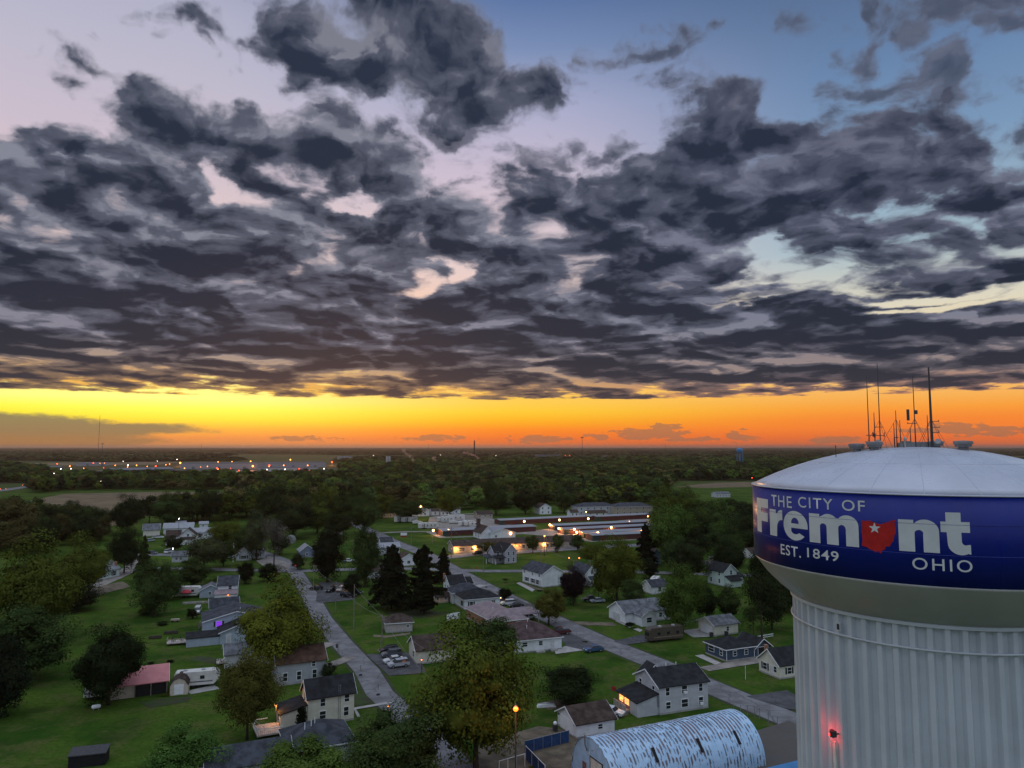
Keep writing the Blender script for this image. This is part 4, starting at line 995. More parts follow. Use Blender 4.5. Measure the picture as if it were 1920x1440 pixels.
h = house('white_bungalow', 'rambling white bungalow with grey roofs and a front-facing gable, motorhome parked before it', (1173, 1171), 15, 8.5, 3.0, 2.3, 'x', 'gable', WHITE, R_GREY, 24,
          [('f', 3.4, 1.6, .7, 1.1), ('f', 8.6, 1.6, .9, 1.1), ('f', 11.4, 1.6, .9, 1.1)], [('l', 4.4, 3.6, 2.1, DOORM, 'garage_door'), ('f', 4.8, .95, 2.05, DARK)])
block(h, 2.6, -4.0, 4.6, 3.98, 2.8, 1.4, 'y', 'gable', WHITE, R_GREY, .35, ('wing_wall', 'wing_roof'))
window(h, 'f', 4.9, 1.6, 1.5, 1.2, 0, 0, '', (0, -4.0)); vents(h, ((9.5, 3.2, 5.0),))
h = house('garage', 'grey-roofed white garage standing on the lawn under the big round dark tree', (1340, 1193), 7.6, 6.4, 2.7, 1.5, 'x', 'gable', CREAM, R_GREY, 24, [('f', 4.2, 1.5, .7, 1.0)], [('l', 3.2, 4.4, 2.1, PAINT, 'garage_door')], 'garage')
h = house('navy_house', 'low navy-blue house with white window trim and black hip roof', (1362, 1241), 8.0, 7.4, 2.6, 1.9, 'x', 'hip', NAVY, R_BLACK, 23, [('f', 2.4, 1.6, .9, 1.0), ('f', 5.6, 1.6, .9, 1.0), ('l', 1.7, 1.6, .9, 1.1), ('l', 5.2, 1.7, 1.9, 1.2)])
MB().box(.0, .14, -.06, -.042, .3, 2.6).box(7.86, 8.0, -.06, -.042, .3, 2.6).build('corner_board', PAINT, h)
h = house('garage', 'small dark blue garage with white gable trim and open door beside the navy house', (1416.5, 1233), 4.6, 6.4, 2.3, 1.7, 'y', 'gable', NAVY, R_BLACK, 24, [], [('f', 2.3, 2.9, 2.0, DARK, 'garage_door')], 'garage')  # near-black panel stands in for the shade of the open doorway
h = house('cream_house', 'cream gabled house with black roof and dark shutters tucked against the ribbed column', (1462, 1274), 10, 6.2, 2.9, 2.5, 'x', 'gable', CREAM, R_BLACK, 22, [('l', 4.3, 1.6, 1.1, 1.3, 's'), ('l', 1.2, 1.7, .8, 1.1), ('f', 2.6, 1.5, 1.0, 1.2, 's')], [('l', 2.4, .9, 2.0)], chim=(1.0, 5.0, 5.6))

# --- foreground left
h = house('vinyl_house', 'wide pale blue two-storey house with a purple-lit window, near the left lawn', (380.5, 1199), 15.5, 11, 4.3, 1.9, 'y', 'gable', BLUEW, R_SLATE, 24, [('f', 3.6, 3.5, 1.3, 1.2, 'ps'), ('f', 1.6, 1.3, 1.2, 1.1, 's')])
block(h, 3.6, -6.8, 9.2, 6.78, 2.8, 1.6, 'y', 'gable', BLUEW, R_BLACK, .45, ('wing_wall', 'wing_roof'))
door(h, 'f', 5.6, .95, 2.1, 0, 0, None, 'door', (0, -6.8)); vents(h, ((8.8, 3, 6.0),))
block(h, -3.9, -6.6, 7.45, 3.6, 2.0, .7, 'x', 'shedy', BLUEW, R_BLACK, .2, ('lean_to', 'lean_to_roof'), False)
h = house('white_house', 'white gabled house with grey roof half hidden behind the two trees at its front', (468, 1253), 8.2, 7.5, 4.2, 2.2, 'y', 'gable', WHITE, R_GREY, 24, [('f', 3.2, 3.7, .8, 1.5), ('f', 5.8, 2.0, .9, .8)])
block(h, -5.0, .6, 4.98, 6, 3.2, 1.5, 'x', 'gable', WHITE, R_GREY, .35, ('wing_wall', 'wing_roof'))
h = house('grey_two_storey', 'grey two-storey house with rusty brown roof beside the tall yellow-green tree', (519, 1287), 9.6, 8.2, 4.3, 2.2, 'x', 'gable', GREYW, R_RUST, 25, [('f', 7.2, 3.6, .7, .9), ('f', 7.4, 1.6, .8, 1.6), ('f', 4.3, 1.6, .8, 1.6), ('f', 1.6, 1.6, .8, 1.5)])
h = house('cream_two_storey', 'tall narrow cream house with black roof and a ladder-like mast against its front', (577, 1364), 8.0, 5.2, 4.9, 2.3, 'x', 'gable', CREAM, R_BLACK, 27, [('f', 2.5, 3.8, .8, 1.2), ('f', 2.5, 1.7, 1.0, 1.2), ('f', 6.7, 3.9, .8, 1.1), ('f', 6.6, 1.7, .8, 1.4), ('l', 2.6, 4.4, .7, 1.3)])
block(h, -4.4, .6, 4.38, 5.4, 2.6, .9, 'x', 'shedx', CREAM, R_BLACK, .3, ('wing_wall', 'wing_roof'), False)
window(h, 'l', 2.2, 1.6, .9, 1.1, 0, 0, '', (-4.4, .6))
lad = MB().tube([(5.2, -.12, .2), (5.2, -.12, 6.5)], .035, 5).tube([(5.55, -.12, .2), (5.55, -.12, 6.5)], .035, 5)
for k in range(14): lad.tube([(5.2, -.12, .5 + k * .44), (5.55, -.12, .5 + k * .44)], .02, 4)
lad.build('antenna_mast', STEEL, h)
MB().box(-8.6, -4.5, -2.0, 3.0, .5, .72).build('deck', DECK, h)
MB().box(-8.6, -8.52, -2.0, 3.0, .72, .8).box(-8.6, -8.52, -2.0, 3.0, 1.6, 1.7).box(-8.6, -4.5, -2.0, -1.92, 1.6, 1.7).box(-8.6, -6.2, 2.92, 3.0, 1.6, 1.7).build('deck_rail', PAINT, h)
bal = MB()
for k in range(17):
    y = -2.0 + k * .31; bal.box(-8.59, -8.53, y, y + .05, .72, 1.6)
for k in range(13):
    x = -8.6 + k * .33; bal.box(x, x + .05, -1.99, -1.93, .72, 1.6)
bal.build('balusters', PAINT, h)
h = thing('slate_roof_house', 'dark slate-roofed house at the bottom edge, half covered by the two green trees', 'house', (-33.0, 113.6, 0), math.radians(25))
block(h, 0, 0, 9.5, 9.0, 2.8, 2.6, 'x', 'hip', LGREY, R_SLATE, .45)
block(h, -11.5, -1.5, 11.48, 7.5, 2.6, 1.7, 'x', 'gable', LGREY, R_SLATE, .4, ('wing_wall', 'wing_roof'))
vents(h, ((2.6, 3.2, 5.0), (3.6, 3.4, 5.2), (4.2, 3.8, 5.4)))
for u in (2, 5, 8): window(h, 'f', u, 1.6, .9, 1.1, 0, 0, '', (-11.5, -1.5))
block(h, -16.2, -.6, 4.6, 5.2, 2.2, .5, 'x', 'shedx', LGREY, R_METAL, .15, ('awning_wall', 'awning_roof'), False)

h = thing('pole_barn', 'open-fronted barn with a faded red metal roof behind the dark left-hand tree', 'barn', P(200, 1314), math.radians(25.5))
block(h, 0, 0, 10.4, 9, 2.4, 2.0, 'x', 'gable', DARK, R_PINK, .3)  # solid walls coloured near-black in place of the shade inside the open front
MB().box(-.05, 4.6, -.06, -.02, 0, 2.35).build('front_board', TAN, h)
for x in (4.7, 7.5, 10.3): MB().box(x - .09, x + .09, -.25, -.07, 0, 2.4).build('post', WOODP, h)
h = thing('barn_roof_shed', 'small beige barn-shaped garden shed in front of the travel trailer', 'shed', P(318, 1305), math.radians(18))
gp = [(0, 0), (3.2, 0), (3.2, 1.9), (2.6, 2.8), (1.6, 3.25), (.6, 2.8), (0, 1.9)]
MB().prism(gp, 0, 4.2, 'y').build('wall', mat('beige_boards', (.56, .50, .42), .8), h)
MB().prism([(3.35, 1.8), (2.68, 2.88), (1.6, 3.36), (.52, 2.88), (-.15, 1.8), (-.03, 1.8), (.6, 2.81), (1.6, 3.26), (2.6, 2.81), (3.23, 1.8)], -.15, 4.35, 'y').build('roof', R_BROWN, h)
door(h, 'f', 1.6, 1.5, 1.8, 3.2, 4.2, PAINT)
h = thing('storage_box', 'low black flat box-like shed at the bottom of the left lawn', 'shed', P(127, 1442), math.radians(16))
block(h, 0, 0, 5.0, 2.6, 1.7, .35, 'x', 'shedy', DARK, DSTEEL, .12, trim=False)

h = house('back_house', 'white two-storey house with slate roof and a lit back porch, above the purple-window house', (408, 1124), 5.6, 7, 4.4, 2.2, 'x', 'gable', WHITE, R_SLATE, 16, [('f', 3.6, 3.6, .9, 1.0), ('f', 3.6, 1.6, .9, .7)])
block(h, -.6, -3.6, 6.4, 3.58, 2.1, .8, 'x', 'shedy', WHITE, R_MAUVE, .25, ('porch_wall', 'porch_roof'), False)
MB().ball((3.4, -3.9, 1.9), .12, 8).build('porch_lamp', ORANGE_L, h)
house('garage', 'slate-roofed pale garage close behind the purple-window house', (394, 1156), 7.5, 6, 2.5, 1.9, 'x', 'gable', WHITE, R_SLATE, 24, [], [('f', 3, 2.4, 2.0, PAINT, 'garage_door')], 'garage')
house('lawn_house', 'pale low house behind the travel trailer with a red umbrella beside it', (374, 1122), 6.5, 6, 2.4, 1.6, 'y', 'gable', BLUEW, R_GREY, 20, [('f', 3, 1.4, .8, .8)])
h = house('mint_cottage', 'pale mint cottage with metal roof and brick chimney at the gravel track on the left', (186, 1089), 9.5, 8, 3.1, 2.6, 'x', 'gable', MINT, R_METAL, 76, [('f', 2.2, 1.6, 1.0, 1.4, 's'), ('f', 6.8, 1.6, 1.0, 1.6, 's')], chim=(8.9, 1.2, 5.4))

# --- left middle distance
h = house('white_barn_house', 'white gabled house with grey roof left of the white pickup, edge of the far field', (268, 1006), 8, 9, 3.4, 2.8, 'x', 'gable', CREAM, R_GREY, 24, [('l', 4, 4.4, .9, .9)])
h = house('farmhouse', 'rambling white farmhouse with dark brown cross gables and wings', (337, 1021), 7.2, 11, 4.2, 3.0, 'y', 'gable', WHITE, R_BROWN, 20, [('f', 2, 1.6, .9, 1.4), ('f', 5.3, 1.6, 1, 1.4), ('f', 3.6, 4.4, .9, 1.2)])
block(h, -6.5, 2.0, 6.48, 7, 4.0, 2.6, 'x', 'gable', WHITE, R_BROWN, .4, ('wing_wall', 'wing_roof'))
block(h, -6.3, -1.6, 4.2, 3.58, 2.9, 1.0, 'x', 'shedy', WHITE, R_BROWN, .3, ('porch_wall', 'porch_roof'), False)
window(h, 'f', -4.2, 1.5, 1.3, 1.4, 0, 0, '', (0, -1.6)); block(h, .3, -1.9, 6.5, 1.88, 2.6, .9, 'x', 'shedy', WHITE, R_BROWN, .3, ('porch_wall', 'porch_roof'), False)
house('machine_shed', 'long white shed with pale metal roof directly behind the brown-roofed farmhouse', (306, 1002), 15, 9, 3.2, 2.4, 'x', 'gable', WHITE, R_METAL, 20, [('f', 4, 1.6, 1, 1)], cat='shed')
house('machine_shed', 'white shed with metal roof on the right side of the farmhouse', (357, 1012), 11, 7, 3.6, 2.0, 'x', 'gable', WHITE, R_METAL, 20, [('f', 4.5, 2, 1.4, 1.8)], cat='shed')
house('small_outbuilding', 'little pale outbuilding with metal roof and pole lamp behind the farmhouse', (330, 990), 5, 5, 2.6, 1.2, 'x', 'gable', WHITE, R_METAL, 20, [('f', 2, 1.4, .8, .8)], cat='shed')
house('small_outbuilding', 'tiny white shed at the treeline, farthest of the farmhouse sheds', (374, 990), 4.5, 4, 2.4, 1.2, 'x', 'gable', WHITE, R_METAL, 20, [('f', 2, 1.3, .8, .8)], cat='shed')
h = house('lavender_house', 'grey house with dark porch windows beside the leaning utility pole', (443, 1052), 6, 9, 2.9, 2.4, 'y', 'gable', LGREY, R_BROWN, 20, [('f', 2.9, 1.5, 2.2, 1.3, 's')])
h = house('lavender_house', 'grey gabled house with a shuttered window, next right of the porch-windowed house', (470, 1048), 6, 9, 3.2, 2.5, 'y', 'gable', LGREY, R_BROWN, 20, [('f', 2.9, 1.6, 1.3, 1.4, 's')])
house('tan_garage', 'small pale garage with two dark windows below the farmhouse street', (322, 1055), 5.6, 5, 2.7, 1.6, 'x', 'gable', LGREY, R_GREY, 15, [('f', 1.8, 1.6, .9, .9), ('f', 3.4, 1.6, .9, .9)], cat='garage')
h = house('metal_roof_house', 'slate-blue house with shining metal roof left of the dark broad spruce', (562, 1046), 6.5, 8, 2.8, 2.4, 'y', 'gable', mat('dusk_blue_siding', (.17, .22, .32), .7), R_METAL, 24, [('f', 3, 1.4, 1, 1)])
h = thing('dome_tent', 'grey dome-shaped cover on the lawn left of the dark tree', 'tent', P(541, 1019), 0)
MB().prism([(-2.2, 0), (2.2, 0), (2.3, 1.6), (1.8, 2.8), (.9, 3.5), (0, 3.7), (-.9, 3.5), (-1.8, 2.8), (-2.3, 1.6)], 0, 5, 'y').build('cover', mat('grey_canvas', (.20, .22, .21), .8), h)
MB().box(-.9, .9, -.04, -.005, .05, 2.0).build('flap', DARK, h)
h = house('lit_house', 'white house with an orange-lit window between the dark trees', (620, 1003), 6.5, 8, 3.2, 2.0, 'y', 'gable', WHITE, R_GREY, 24, [('f', 3.2, 1.6, 1.3, 1.5, 'l')])
h = house('metal_roof_house', 'grey house with pale metal roof right behind the pointed conifer', (703, 1042), 11, 7, 3.4, 1.6, 'x', 'gable', LGREY, R_METAL, 20, [('f', 2, 1.6, 1, 1), ('f', 7, 1.6, 1, 1)])
house('slate_cottage', 'slate-roofed cottage just beyond the pale metal-roofed house', (714, 1026), 6, 6, 2.5, 1.8, 'x', 'gable', LGREY, R_SLATE, 24, [('f', 3, 1.5, .9, .9)])
house('brown_ranch', 'long brown-roofed white ranch partly hidden by the group of dark conifers', (690, 1086), 13, 7.5, 2.8, 1.9, 'x', 'gable', WHITE, R_BROWN, 20, [('f', 3, 1.6, 1.2, 1.1), ('f', 8, 1.6, 1.2, 1.1)])
h = house('peach_gable_house', 'white-gabled house with peach eave trim between the two ragged conifers', (751, 1062), 7, 8, 2.9, 1.9, 'y', 'gable', WHITE, R_BROWN, 24, [('f', 3.4, 1.5, 1.2, 1.1)])
house('pump_house', 'small pale block building with dark hip roof alone on the lawn', (724, 1187), 6.8, 5.4, 2.35, 1.9, 'x', 'hip', BLOCK, R_BROWN, 16, [('f', 5.6, 1.4, .7, .6)], [('l', 2.6, .9, 1.9, DARK)], 'shed')
house('corner_house', 'pale house glimpsed behind the olive foreground tree beside the parked cars', (781, 1246), 9, 8, 3.0, 2.2, 'x', 'gable', CREAM, R_BROWN, 20, [('l', 3, 1.6, 1, 1.2)])

# --- Victorian and the long low building
h = house('victorian_house', 'grey two-storey gabled house with white porch behind the young street trees', (947, 1057), 5.4, 10.5, 5.0, 2.7, 'y', 'gable', LAV, R_BLACK, 28, [('f', 1.6, 4.0, .8, 1.4), ('f', 3.9, 4.0, .8, 1.4), ('f', 1.6, 1.5, .8, 1.5), ('f', 3.9, 1.5, .8, 1.5), ('l', 2, 4, .8, 1.3), ('l', 5.5, 4, .8, 1.3), ('l', 8.5, 4, .8, 1.3)])
block(h, -4.0, 2.2, 3.98, 5.2, 4.7, 2.2, 'x', 'gable', LAV, R_BLACK, .35, ('wing_wall', 'wing_roof'))
block(h, -4.6, -.4, 4.5, 2.5, 2.5, .8, 'x', 'open', WHITE, R_BLACK, .3, ('porch', 'porch_roof'), False)
block(h, -7.2, 3.0, 3.0, 4, 2.4, .9, 'x', 'open', WHITE, R_SLATE, .3, ('porch', 'porch_roof'), False)
for x in (-3.2, -1.2): window(h, 'f', x, 1.5, .8, 1.5, 0, 0, '', (0, 2.2))
window(h, 'f', -2.2, 4.0, .9, 1.4, 0, 0, '', (0, 2.2))


def lamp_on(root, px, py, h, m=ORANGE_L, r=.13, power=0, c=(1, .42, .1), name='wall_lamp'):
    w = P(px, py, h); l = (root.matrix_basis.inverted() @ w)
    b_ = MB(Matrix.Translation(l))
    b_.ball((0, 0, 0), r, 8); o = b_.build(name, m, root, True)
    if power:
        d = bpy.data.lights.new('lamp_light', 'POINT'); d.energy = power; d.color = c; d.shadow_soft_size = .2
        q_ = bpy.data.objects.new('lamp_light', d); col.objects.link(q_); q_.parent = o; q_.location = l + Vector((0, -.5, -.25))
    return o


h = house('lodge_building', 'long low tan building with brown roof and a row of orange wall lamps', (850, 1038), 64, 9, 3.3, 2.0, 'x', 'gable', TAN, R_BROWN, 20, [('f', 4, 1.7, 2.6, 1.3), ('f', 9, 1.7, 1.6, 1.3)] + [('f', 16 + 6 * k, 1.7, 1.5, 1.3) for k in range(8)], [('f', 13 + 12 * k, 1.0, 2.1) for k in range(4)], 'building')
MB().box(10.6, 13.4, -1.6, -.06, 2.3, 2.5).build('entry_canopy', R_BROWN, h)
for px, py, hh, pw in ((855, 1028, 2.4, 900), (889, 1026, 2.4, 900), (969, 1023, 2.4, 800), (976.5, 1022, 2.4, 0), (1020, 1019.5, 2.4, 900), (848, 1024, 2.9, 200), (846.5, 1029, 1.9, 0)):
    lamp_on(h, px, py, hh, ORANGE_L, .16, pw)

# --- storage sheds: rows of maroon roll doors under white roofs
SROWS = [((830.6, 1005.6), 56, 11, 25, 'front-most left storage shed with dark green end, nearest the RV lot', ((807 + 5.5, 994.5), (841, 994.5), (916, 991), (957.5, 1000)), True),
         ((938, 984.5), 70, 9, 25, 'long storage shed behind the front-most left one, white roof and maroon doors', ((983, 977.5), (1049, 975), (1103, 972.5)), False),
         ((1119, 977), 42, 9, 24, 'storage shed at the back right in front of the pale apartment houses', ((1215, 968),), False),
         ((1041, 995), 62, 9, 22, 'storage shed second from the back in the right-hand block of rows', ((1031, 984), (1057, 984), (1124, 981), (1180, 979)), False),
         ((1059, 1002.5), 74, 9, 22, 'storage shed in the middle of the right-hand block of rows', ((1048, 991), (1146, 989)), True),
         ((1095, 1009.5), 66, 9, 21, 'storage shed second from the front in the right-hand block of rows', ((1077, 992.5), (1081.5, 998), (1203.7, 995.5)), True),
         ((1112, 1014.5), 74, 9, 19, 'front storage shed of the right-hand block, its roof running behind the trees', ((1121, 999), (1290.5, 992)), True)]
for pp, W, D, th, lab, lamps, gend in SROWS:
    h = thing('storage_shed', lab, 'storage shed', P(*pp), math.radians(th), 'storage sheds with white roofs')
    block(h, 0, 0, W, D, 2.7, .5, 'x', 'gable', MAROOND, R_METAL, .5, trim=False, t=.3)
    MB().box(-.06, 3.2, -.06, -.02, 0, 2.65).box(-.06, -.02, 0, 2.6, 0, 2.65).build('end_panel', DGREEN, h)
    nd = int((W - 4) / 3.1)
    for k in range(min(nd, 20)):
        MB().box(3.6 + k * 3.1, 6.1 + k * 3.1, -.05, -.02, .05, 2.25).build('roll_door', mat('maroon_door', (.10, .032, .030), .6) if 'maroon_door' not in bpy.data.materials else bpy.data.materials['maroon_door'], h)
    for k, (lx, ly) in enumerate(lamps): lamp_on(h, lx, ly, 2.75, WARM_L, .58, 2600 if k < 3 else 0, (1, .45, .15))
h = house('office_house', 'white building with brown hip roof and a tall brick chimney before the storage sheds', (903, 1012), 7, 12, 3.4, 3.4, 'y', 'gable', WHITE, R_BROWN, 24, [('l', 4, 1.7, .8, 1.6), ('l', 8, 1.7, .8, 1.6)])
MB().box(1.2, 2.9, 9, 10.7, 3, 9.6).box(1.1, 3.0, 8.9, 10.8, 9.6, 9.9).build('chimney', mat('dark_brick', (.09, .06, .055), .9, .3, 3), h)
h = house('metal_building', 'low white building with wide pale metal roof right of the brick chimney', (920, 1012), 14, 14, 3.2, 2.2, 'y', 'gable', WHITE, R_METAL, 24, [('f', 3, 1.6, 1, 1)], cat='building')

# --- beyond the storage sheds
def simple(name, label, pp, W, D, e, rise, kind='gable', wall=WHITE, roof=R_BROWN, th=20, n=3, cat='house', storeys=1, axis='x', group=None):
    ws = [('f', W * (k + .5) / n, 1.6 + 2.8 * s, 1.0, 1.2) for k in range(n) for s in range(storeys)]
    return house(name, label, pp, W, D, e, rise, axis, kind, wall, roof, th, ws, [], cat, group)


h = simple('apartment_house', 'pale two-storey apartment house with dark hip roof behind the lit storage sheds', (1084, 966), 30, 14, 5.6, 2.6, 'hip', LGREY, R_SLATE, 16, 6, 'apartment house', 2)
h = simple('apartment_house', 'tan two-storey apartment house, right neighbour of the pale one behind the sheds', (1152, 966), 30, 14, 5.6, 2.6, 'hip', TAN, R_SLATE, 16, 6, 'apartment house', 2)
simple('small_white_house', 'small white house at the left foot of the pale apartment house', (1070, 969), 6, 6, 3, 1.6, n=2)
simple('garage', 'dark-roofed cream garage in front of the pale apartment house', (1101, 969), 15, 6, 2.6, 1.4, n=3, wall=CREAM, cat='garage')
h = simple('white_house', 'white house with dark roof left of the apartment houses, backed by woods', (1012, 965), 9, 10, 5.0, 2.6, n=2, storeys=2, axis='y')
simple('garage', 'little pale garage with domed roof and a white lamp at the lot edge', (732, 970), 9, 7, 3.0, 1.6, wall=LGREY, roof=R_METAL, n=1, cat='garage', axis='y')
simple('tan_house', 'tan house half hidden at the far left of the RV lot', (716, 971), 8, 7, 3.0, 1.8, wall=TAN, n=2)
h = simple('white_barn', 'plain white barn under the bright street lamp behind the RV lot', (773, 969), 12, 10, 4.6, 1.8, wall=WHITE, roof=R_SLATE, n=2, cat='barn', axis='y')
simple('small_white_house', 'small white house right of the plain white barn', (809, 967), 5.5, 6, 3.2, 1.4, n=1)
simple('small_white_house', 'small white house at the foot of the round tree behind the RV lot', (827, 967), 6, 6, 3.2, 1.4, n=2)
simple('small_white_house', 'pale house at the wood edge above the red-striped bus', (848, 964), 6, 6, 3.6, 1.4, n=1)
simple('dark_house', 'dark brown house in the shade of the woods right of the RV lot', (895, 972), 11, 8, 2.8, 1.8, wall=TAN, n=3)
simple('white_house', 'white house with dark roof under the trees right of the bright lamp', (1310, 977), 15, 9, 3.4, 2.6, n=3)
simple('white_house', 'white gabled house just left of the lettered tower band', (1374, 976), 12, 9, 3.2, 2.8, n=2, axis='y')
simple('park_building', 'pale pavilion building in the far park left of the tower rim', (1343, 933), 16, 8, 3.6, 1.6, wall=LGREY, roof=R_GREY, n=5, cat='building')
simple('white_house', 'small white house under the cone of the big tower', (1408, 1048), 7, 6, 2.6, 1.6, n=2)
simple('white_garage', 'pale garage glimpsed between the olive tree and the round green tree', (1222, 1115), 6, 6, 2.6, 1.6, roof=R_SLATE, n=1, cat='garage')

for lab, a, c, hgt, m_, pst, slat in (('chain link yard fence across the lawn left of the cream house deck', (430, 1330), (495, 1378), 1.2, None, 7, False), ('white picket run beside the tan-roofed back porch', (398, 1127), (430, 1131), 1.0, PAINT, 6, True),
                                  ('weathered board fence behind the purple-window house', (395, 1160), (372, 1180), 1.6, TAN, 5, False), ('low wire fence between the white bungalow and the grey-roofed garage', (1278, 1176), (1325, 1168), 1.1, None, 6, False),
                                  ('white rail fence on the lawn behind the navy house', (1395, 1205), (1450, 1196), 1.1, PAINT, 6, True)):
    fence('yard_fence', lab, a, c, hgt, m_, pst, None if m_ else STEEL, 0.0, 'fence', slat)

# ------------------------------------------------------------------ vehicles
def paint(name, c): return mat(name, c, .25, .05, 1, spec=.5, coat=.4)


CP = {'black': paint('black_car_paint', (.012, .012, .014)), 'grey': paint('grey_car_paint', (.10, .11, .13)), 'silver': paint('silver_car_paint', (.36, .40, .45)), 'white': paint('white_car_paint', (.62, .64, .66)),
      'blue': paint('blue_car_paint', (.04, .09, .19)), 'maroon': paint('maroon_car_paint', (.09, .02, .022)), 'green': paint('green_car_paint', (.025, .05, .045)), 'tan': paint('tan_car_paint', (.38, .31, .26)), 'red': paint('red_paint', (.28, .03, .03))}
HEADL = mat('headlight_glass', (.6, .62, .65), .2); TAILL = mat('tail_light', (.25, .01, .01), .3)
CAR = {'sedan': dict(L=4.6, body=[(-2.3, .35), (2.25, .3), (2.3, .62), (1.9, .82), (.95, .92), (-1.5, .95), (-2.2, .9), (-2.32, .6)], cab=[(-1.75, .93), (1.0, .91), (.35, 1.4), (-.95, 1.42)]),
       'suv': dict(L=4.7, body=[(-2.3, .4), (2.25, .38), (2.35, .75), (2.1, .98), (1.15, 1.08), (-2.2, 1.1), (-2.36, .7)], cab=[(-2.25, 1.08), (1.2, 1.06), (.5, 1.66), (-1.9, 1.7)]),
       'van': dict(L=5.0, body=[(-2.5, .35), (2.4, .35), (2.5, .75), (2.2, 1.0), (1.4, 1.12), (-2.45, 1.15), (-2.55, .7)], cab=[(-2.45, 1.13), (1.5, 1.1), (.7, 1.76), (-2.3, 1.8)]),
       'pickup': dict(L=5.6, body=[(-2.8, .5), (2.7, .45), (2.8, .85), (2.5, 1.08), (1.3, 1.15), (-.8, 1.15), (-.82, .98), (-2.75, 1.0), (-2.82, .7)], cab=[(-.75, 1.13), (1.35, 1.12), (.7, 1.75), (-.55, 1.78)])}


def car(kind, colr, label, px, py, head, group=None, name=None, s=1.0):
    k = CAR[kind]; r = thing(name or ('parked_' + {'sedan': 'car', 'suv': 'suv', 'van': 'van', 'pickup': 'pickup'}[kind]), label, {'sedan': 'car', 'suv': 'car', 'van': 'van', 'pickup': 'pickup truck'}[kind], P(px, py) + Vector((0, 0, .1)), math.radians(head), group)
    r.scale = (s, s, s)
    w = .9
    MB().prism(k['body'], -w, w, 'y').build('body', CP[colr], r)
    c = k['cab']; n = len(c); ins = [.05, .05, .22, .22]
    vs = [(x, -w + i, z) for (x, z), i in zip(c, ins)] + [(x, w - i, z) for (x, z), i in zip(c, ins)]
    MB().add(vs, [(3, 2, 1, 0), (4, 5, 6, 7)] + [(i, (i + 1) % 4, (i + 1) % 4 + 4, i + 4) for i in range(4)]).build('window_glass', GLASS, r)
    t0, t1 = c[3], c[2]
    MB().add([(t0[0] - .08, -w + .19, t0[1] + .005), (t1[0] + .1, -w + .19, t1[1] - .005), (t1[0] + .1, w - .19, t1[1] - .005), (t0[0] - .08, w - .19, t0[1] + .005),
              (t0[0], -w + .25, t0[1] + .06), (t1[0], -w + .25, t1[1] + .06), (t1[0], w - .25, t1[1] + .06), (t0[0], w - .25, t0[1] + .06)],
             [(0, 1, 5, 4), (1, 2, 6, 5), (2, 3, 7, 6), (3, 0, 4, 7), (4, 5, 6, 7), (3, 2, 1, 0)]).build('roof', CP[colr], r)
    hx = k['L'] / 2
    for sx in (-1, 1):
        for sy in (-1, 1):
            x = sx * hx * .6; wh = MB(Matrix.Translation((x, sy * (w - .06), .34)) @ Matrix.Rotation(math.pi / 2, 4, 'X')).lathe([(.34, -.11), (.35, 0), (.34, .11)], 14).build('wheel', RUBBER, r)
            MB(Matrix.Translation((x, sy * (w + .055), .34)) @ Matrix.Rotation(math.pi / 2, 4, 'X')).lathe([(.2, -.02), (.2, .02)], 10).build('rim', STEEL, wh)
        z = .72 if kind != 'sedan' else .66
        for sy in (-.62, .62):
            MB().box(*(sorted((sx * (hx - .12), sx * (hx + .035)))), sy - .2, sy + .2, z - .07, z + .07).build('headlight' if sx > 0 else 'tail_light', HEADL if sx > 0 else TAILL, r)
    if kind == 'pickup': MB().box(-2.7, -.9, -.72, .72, 1.005, 1.012).build('cargo_bed', DARK, r)
    return r


car('suv', 'black', 'black SUV, farthest back of the four cars on the asphalt lot beside the left street', 729, 1225, 205)
car('suv', 'grey', 'dark grey SUV, second from the back of the four on the asphalt lot', 734.5, 1232, 205)
car('sedan', 'white', 'white sedan, third of the four cars on the asphalt lot', 738, 1243, 205)
car('suv', 'silver', 'silver SUV, nearest of the four cars on the asphalt lot', 747, 1251, 205)
car('sedan', 'black', 'dark sedan with pale bonnet at the left end of the upper parking lot', 593, 1106, 185)
car('suv', 'black', 'black SUV in the middle of the upper parking lot beside the pole', 621, 1110, 250)
car('suv', 'tan', 'tan SUV facing the camera in the upper parking lot', 640, 1109, 255)
car('van', 'black', 'long black van at the front of the upper parking lot', 653, 1120, 345)
car('sedan', 'green', 'dark green car under the tree behind the black van', 667, 1114, 340)
car('suv', 'white', 'white SUV in the drive beside the stacked-roof house', 952, 1135, 200)
car('sedan', 'black', 'black car in front of the white SUV by the stacked-roof house', 967, 1139, 200)
car('sedan', 'white', 'white car under the carport edge of the mauve-roofed house', 990, 1161, 200)
car('pickup', 'maroon', 'maroon pickup on the dark drive by the maroon-roofed ranch', 1050, 1190, 195)
car('sedan', 'blue', 'blue sedan parked at the street edge in front of the maroon-roofed ranch', 1113, 1222, 200)
car('sedan', 'white', 'white car between the white garage and the grey house porch', 1147, 1341, 330)
car('suv', 'black', 'black SUV parked before the long low tan building', 895, 1041, 215)
car('pickup', 'black', 'dark pickup at the left under the trees behind the weeping tree', 1108, 1128, 195)
car('sedan', 'silver', 'silver car right of the dark pickup under the trees', 1120, 1130, 195)
car('van', 'white', 'white van with rusty roof parked on the left back lawn', 370, 1150, 285)
car('pickup', 'white', 'white pickup left of the farmhouse', 296, 1010, 15)
car('suv', 'silver', 'silver car on the drive left of the farmhouse lawn', 282, 1016, 70)
car('sedan', 'grey', 'grey car on the street below the farmhouse', 285, 1039, 350)
car('van', 'white', 'white van with a lit lamp at the farmhouse street', 317, 1037, 80)
car('suv', 'grey', 'grey SUV on the drive behind the mint house', 1319, 1061, 190)
car('sedan', 'white', 'small white car by the pole on the street behind the broad spruce', 654, 1054, 20)
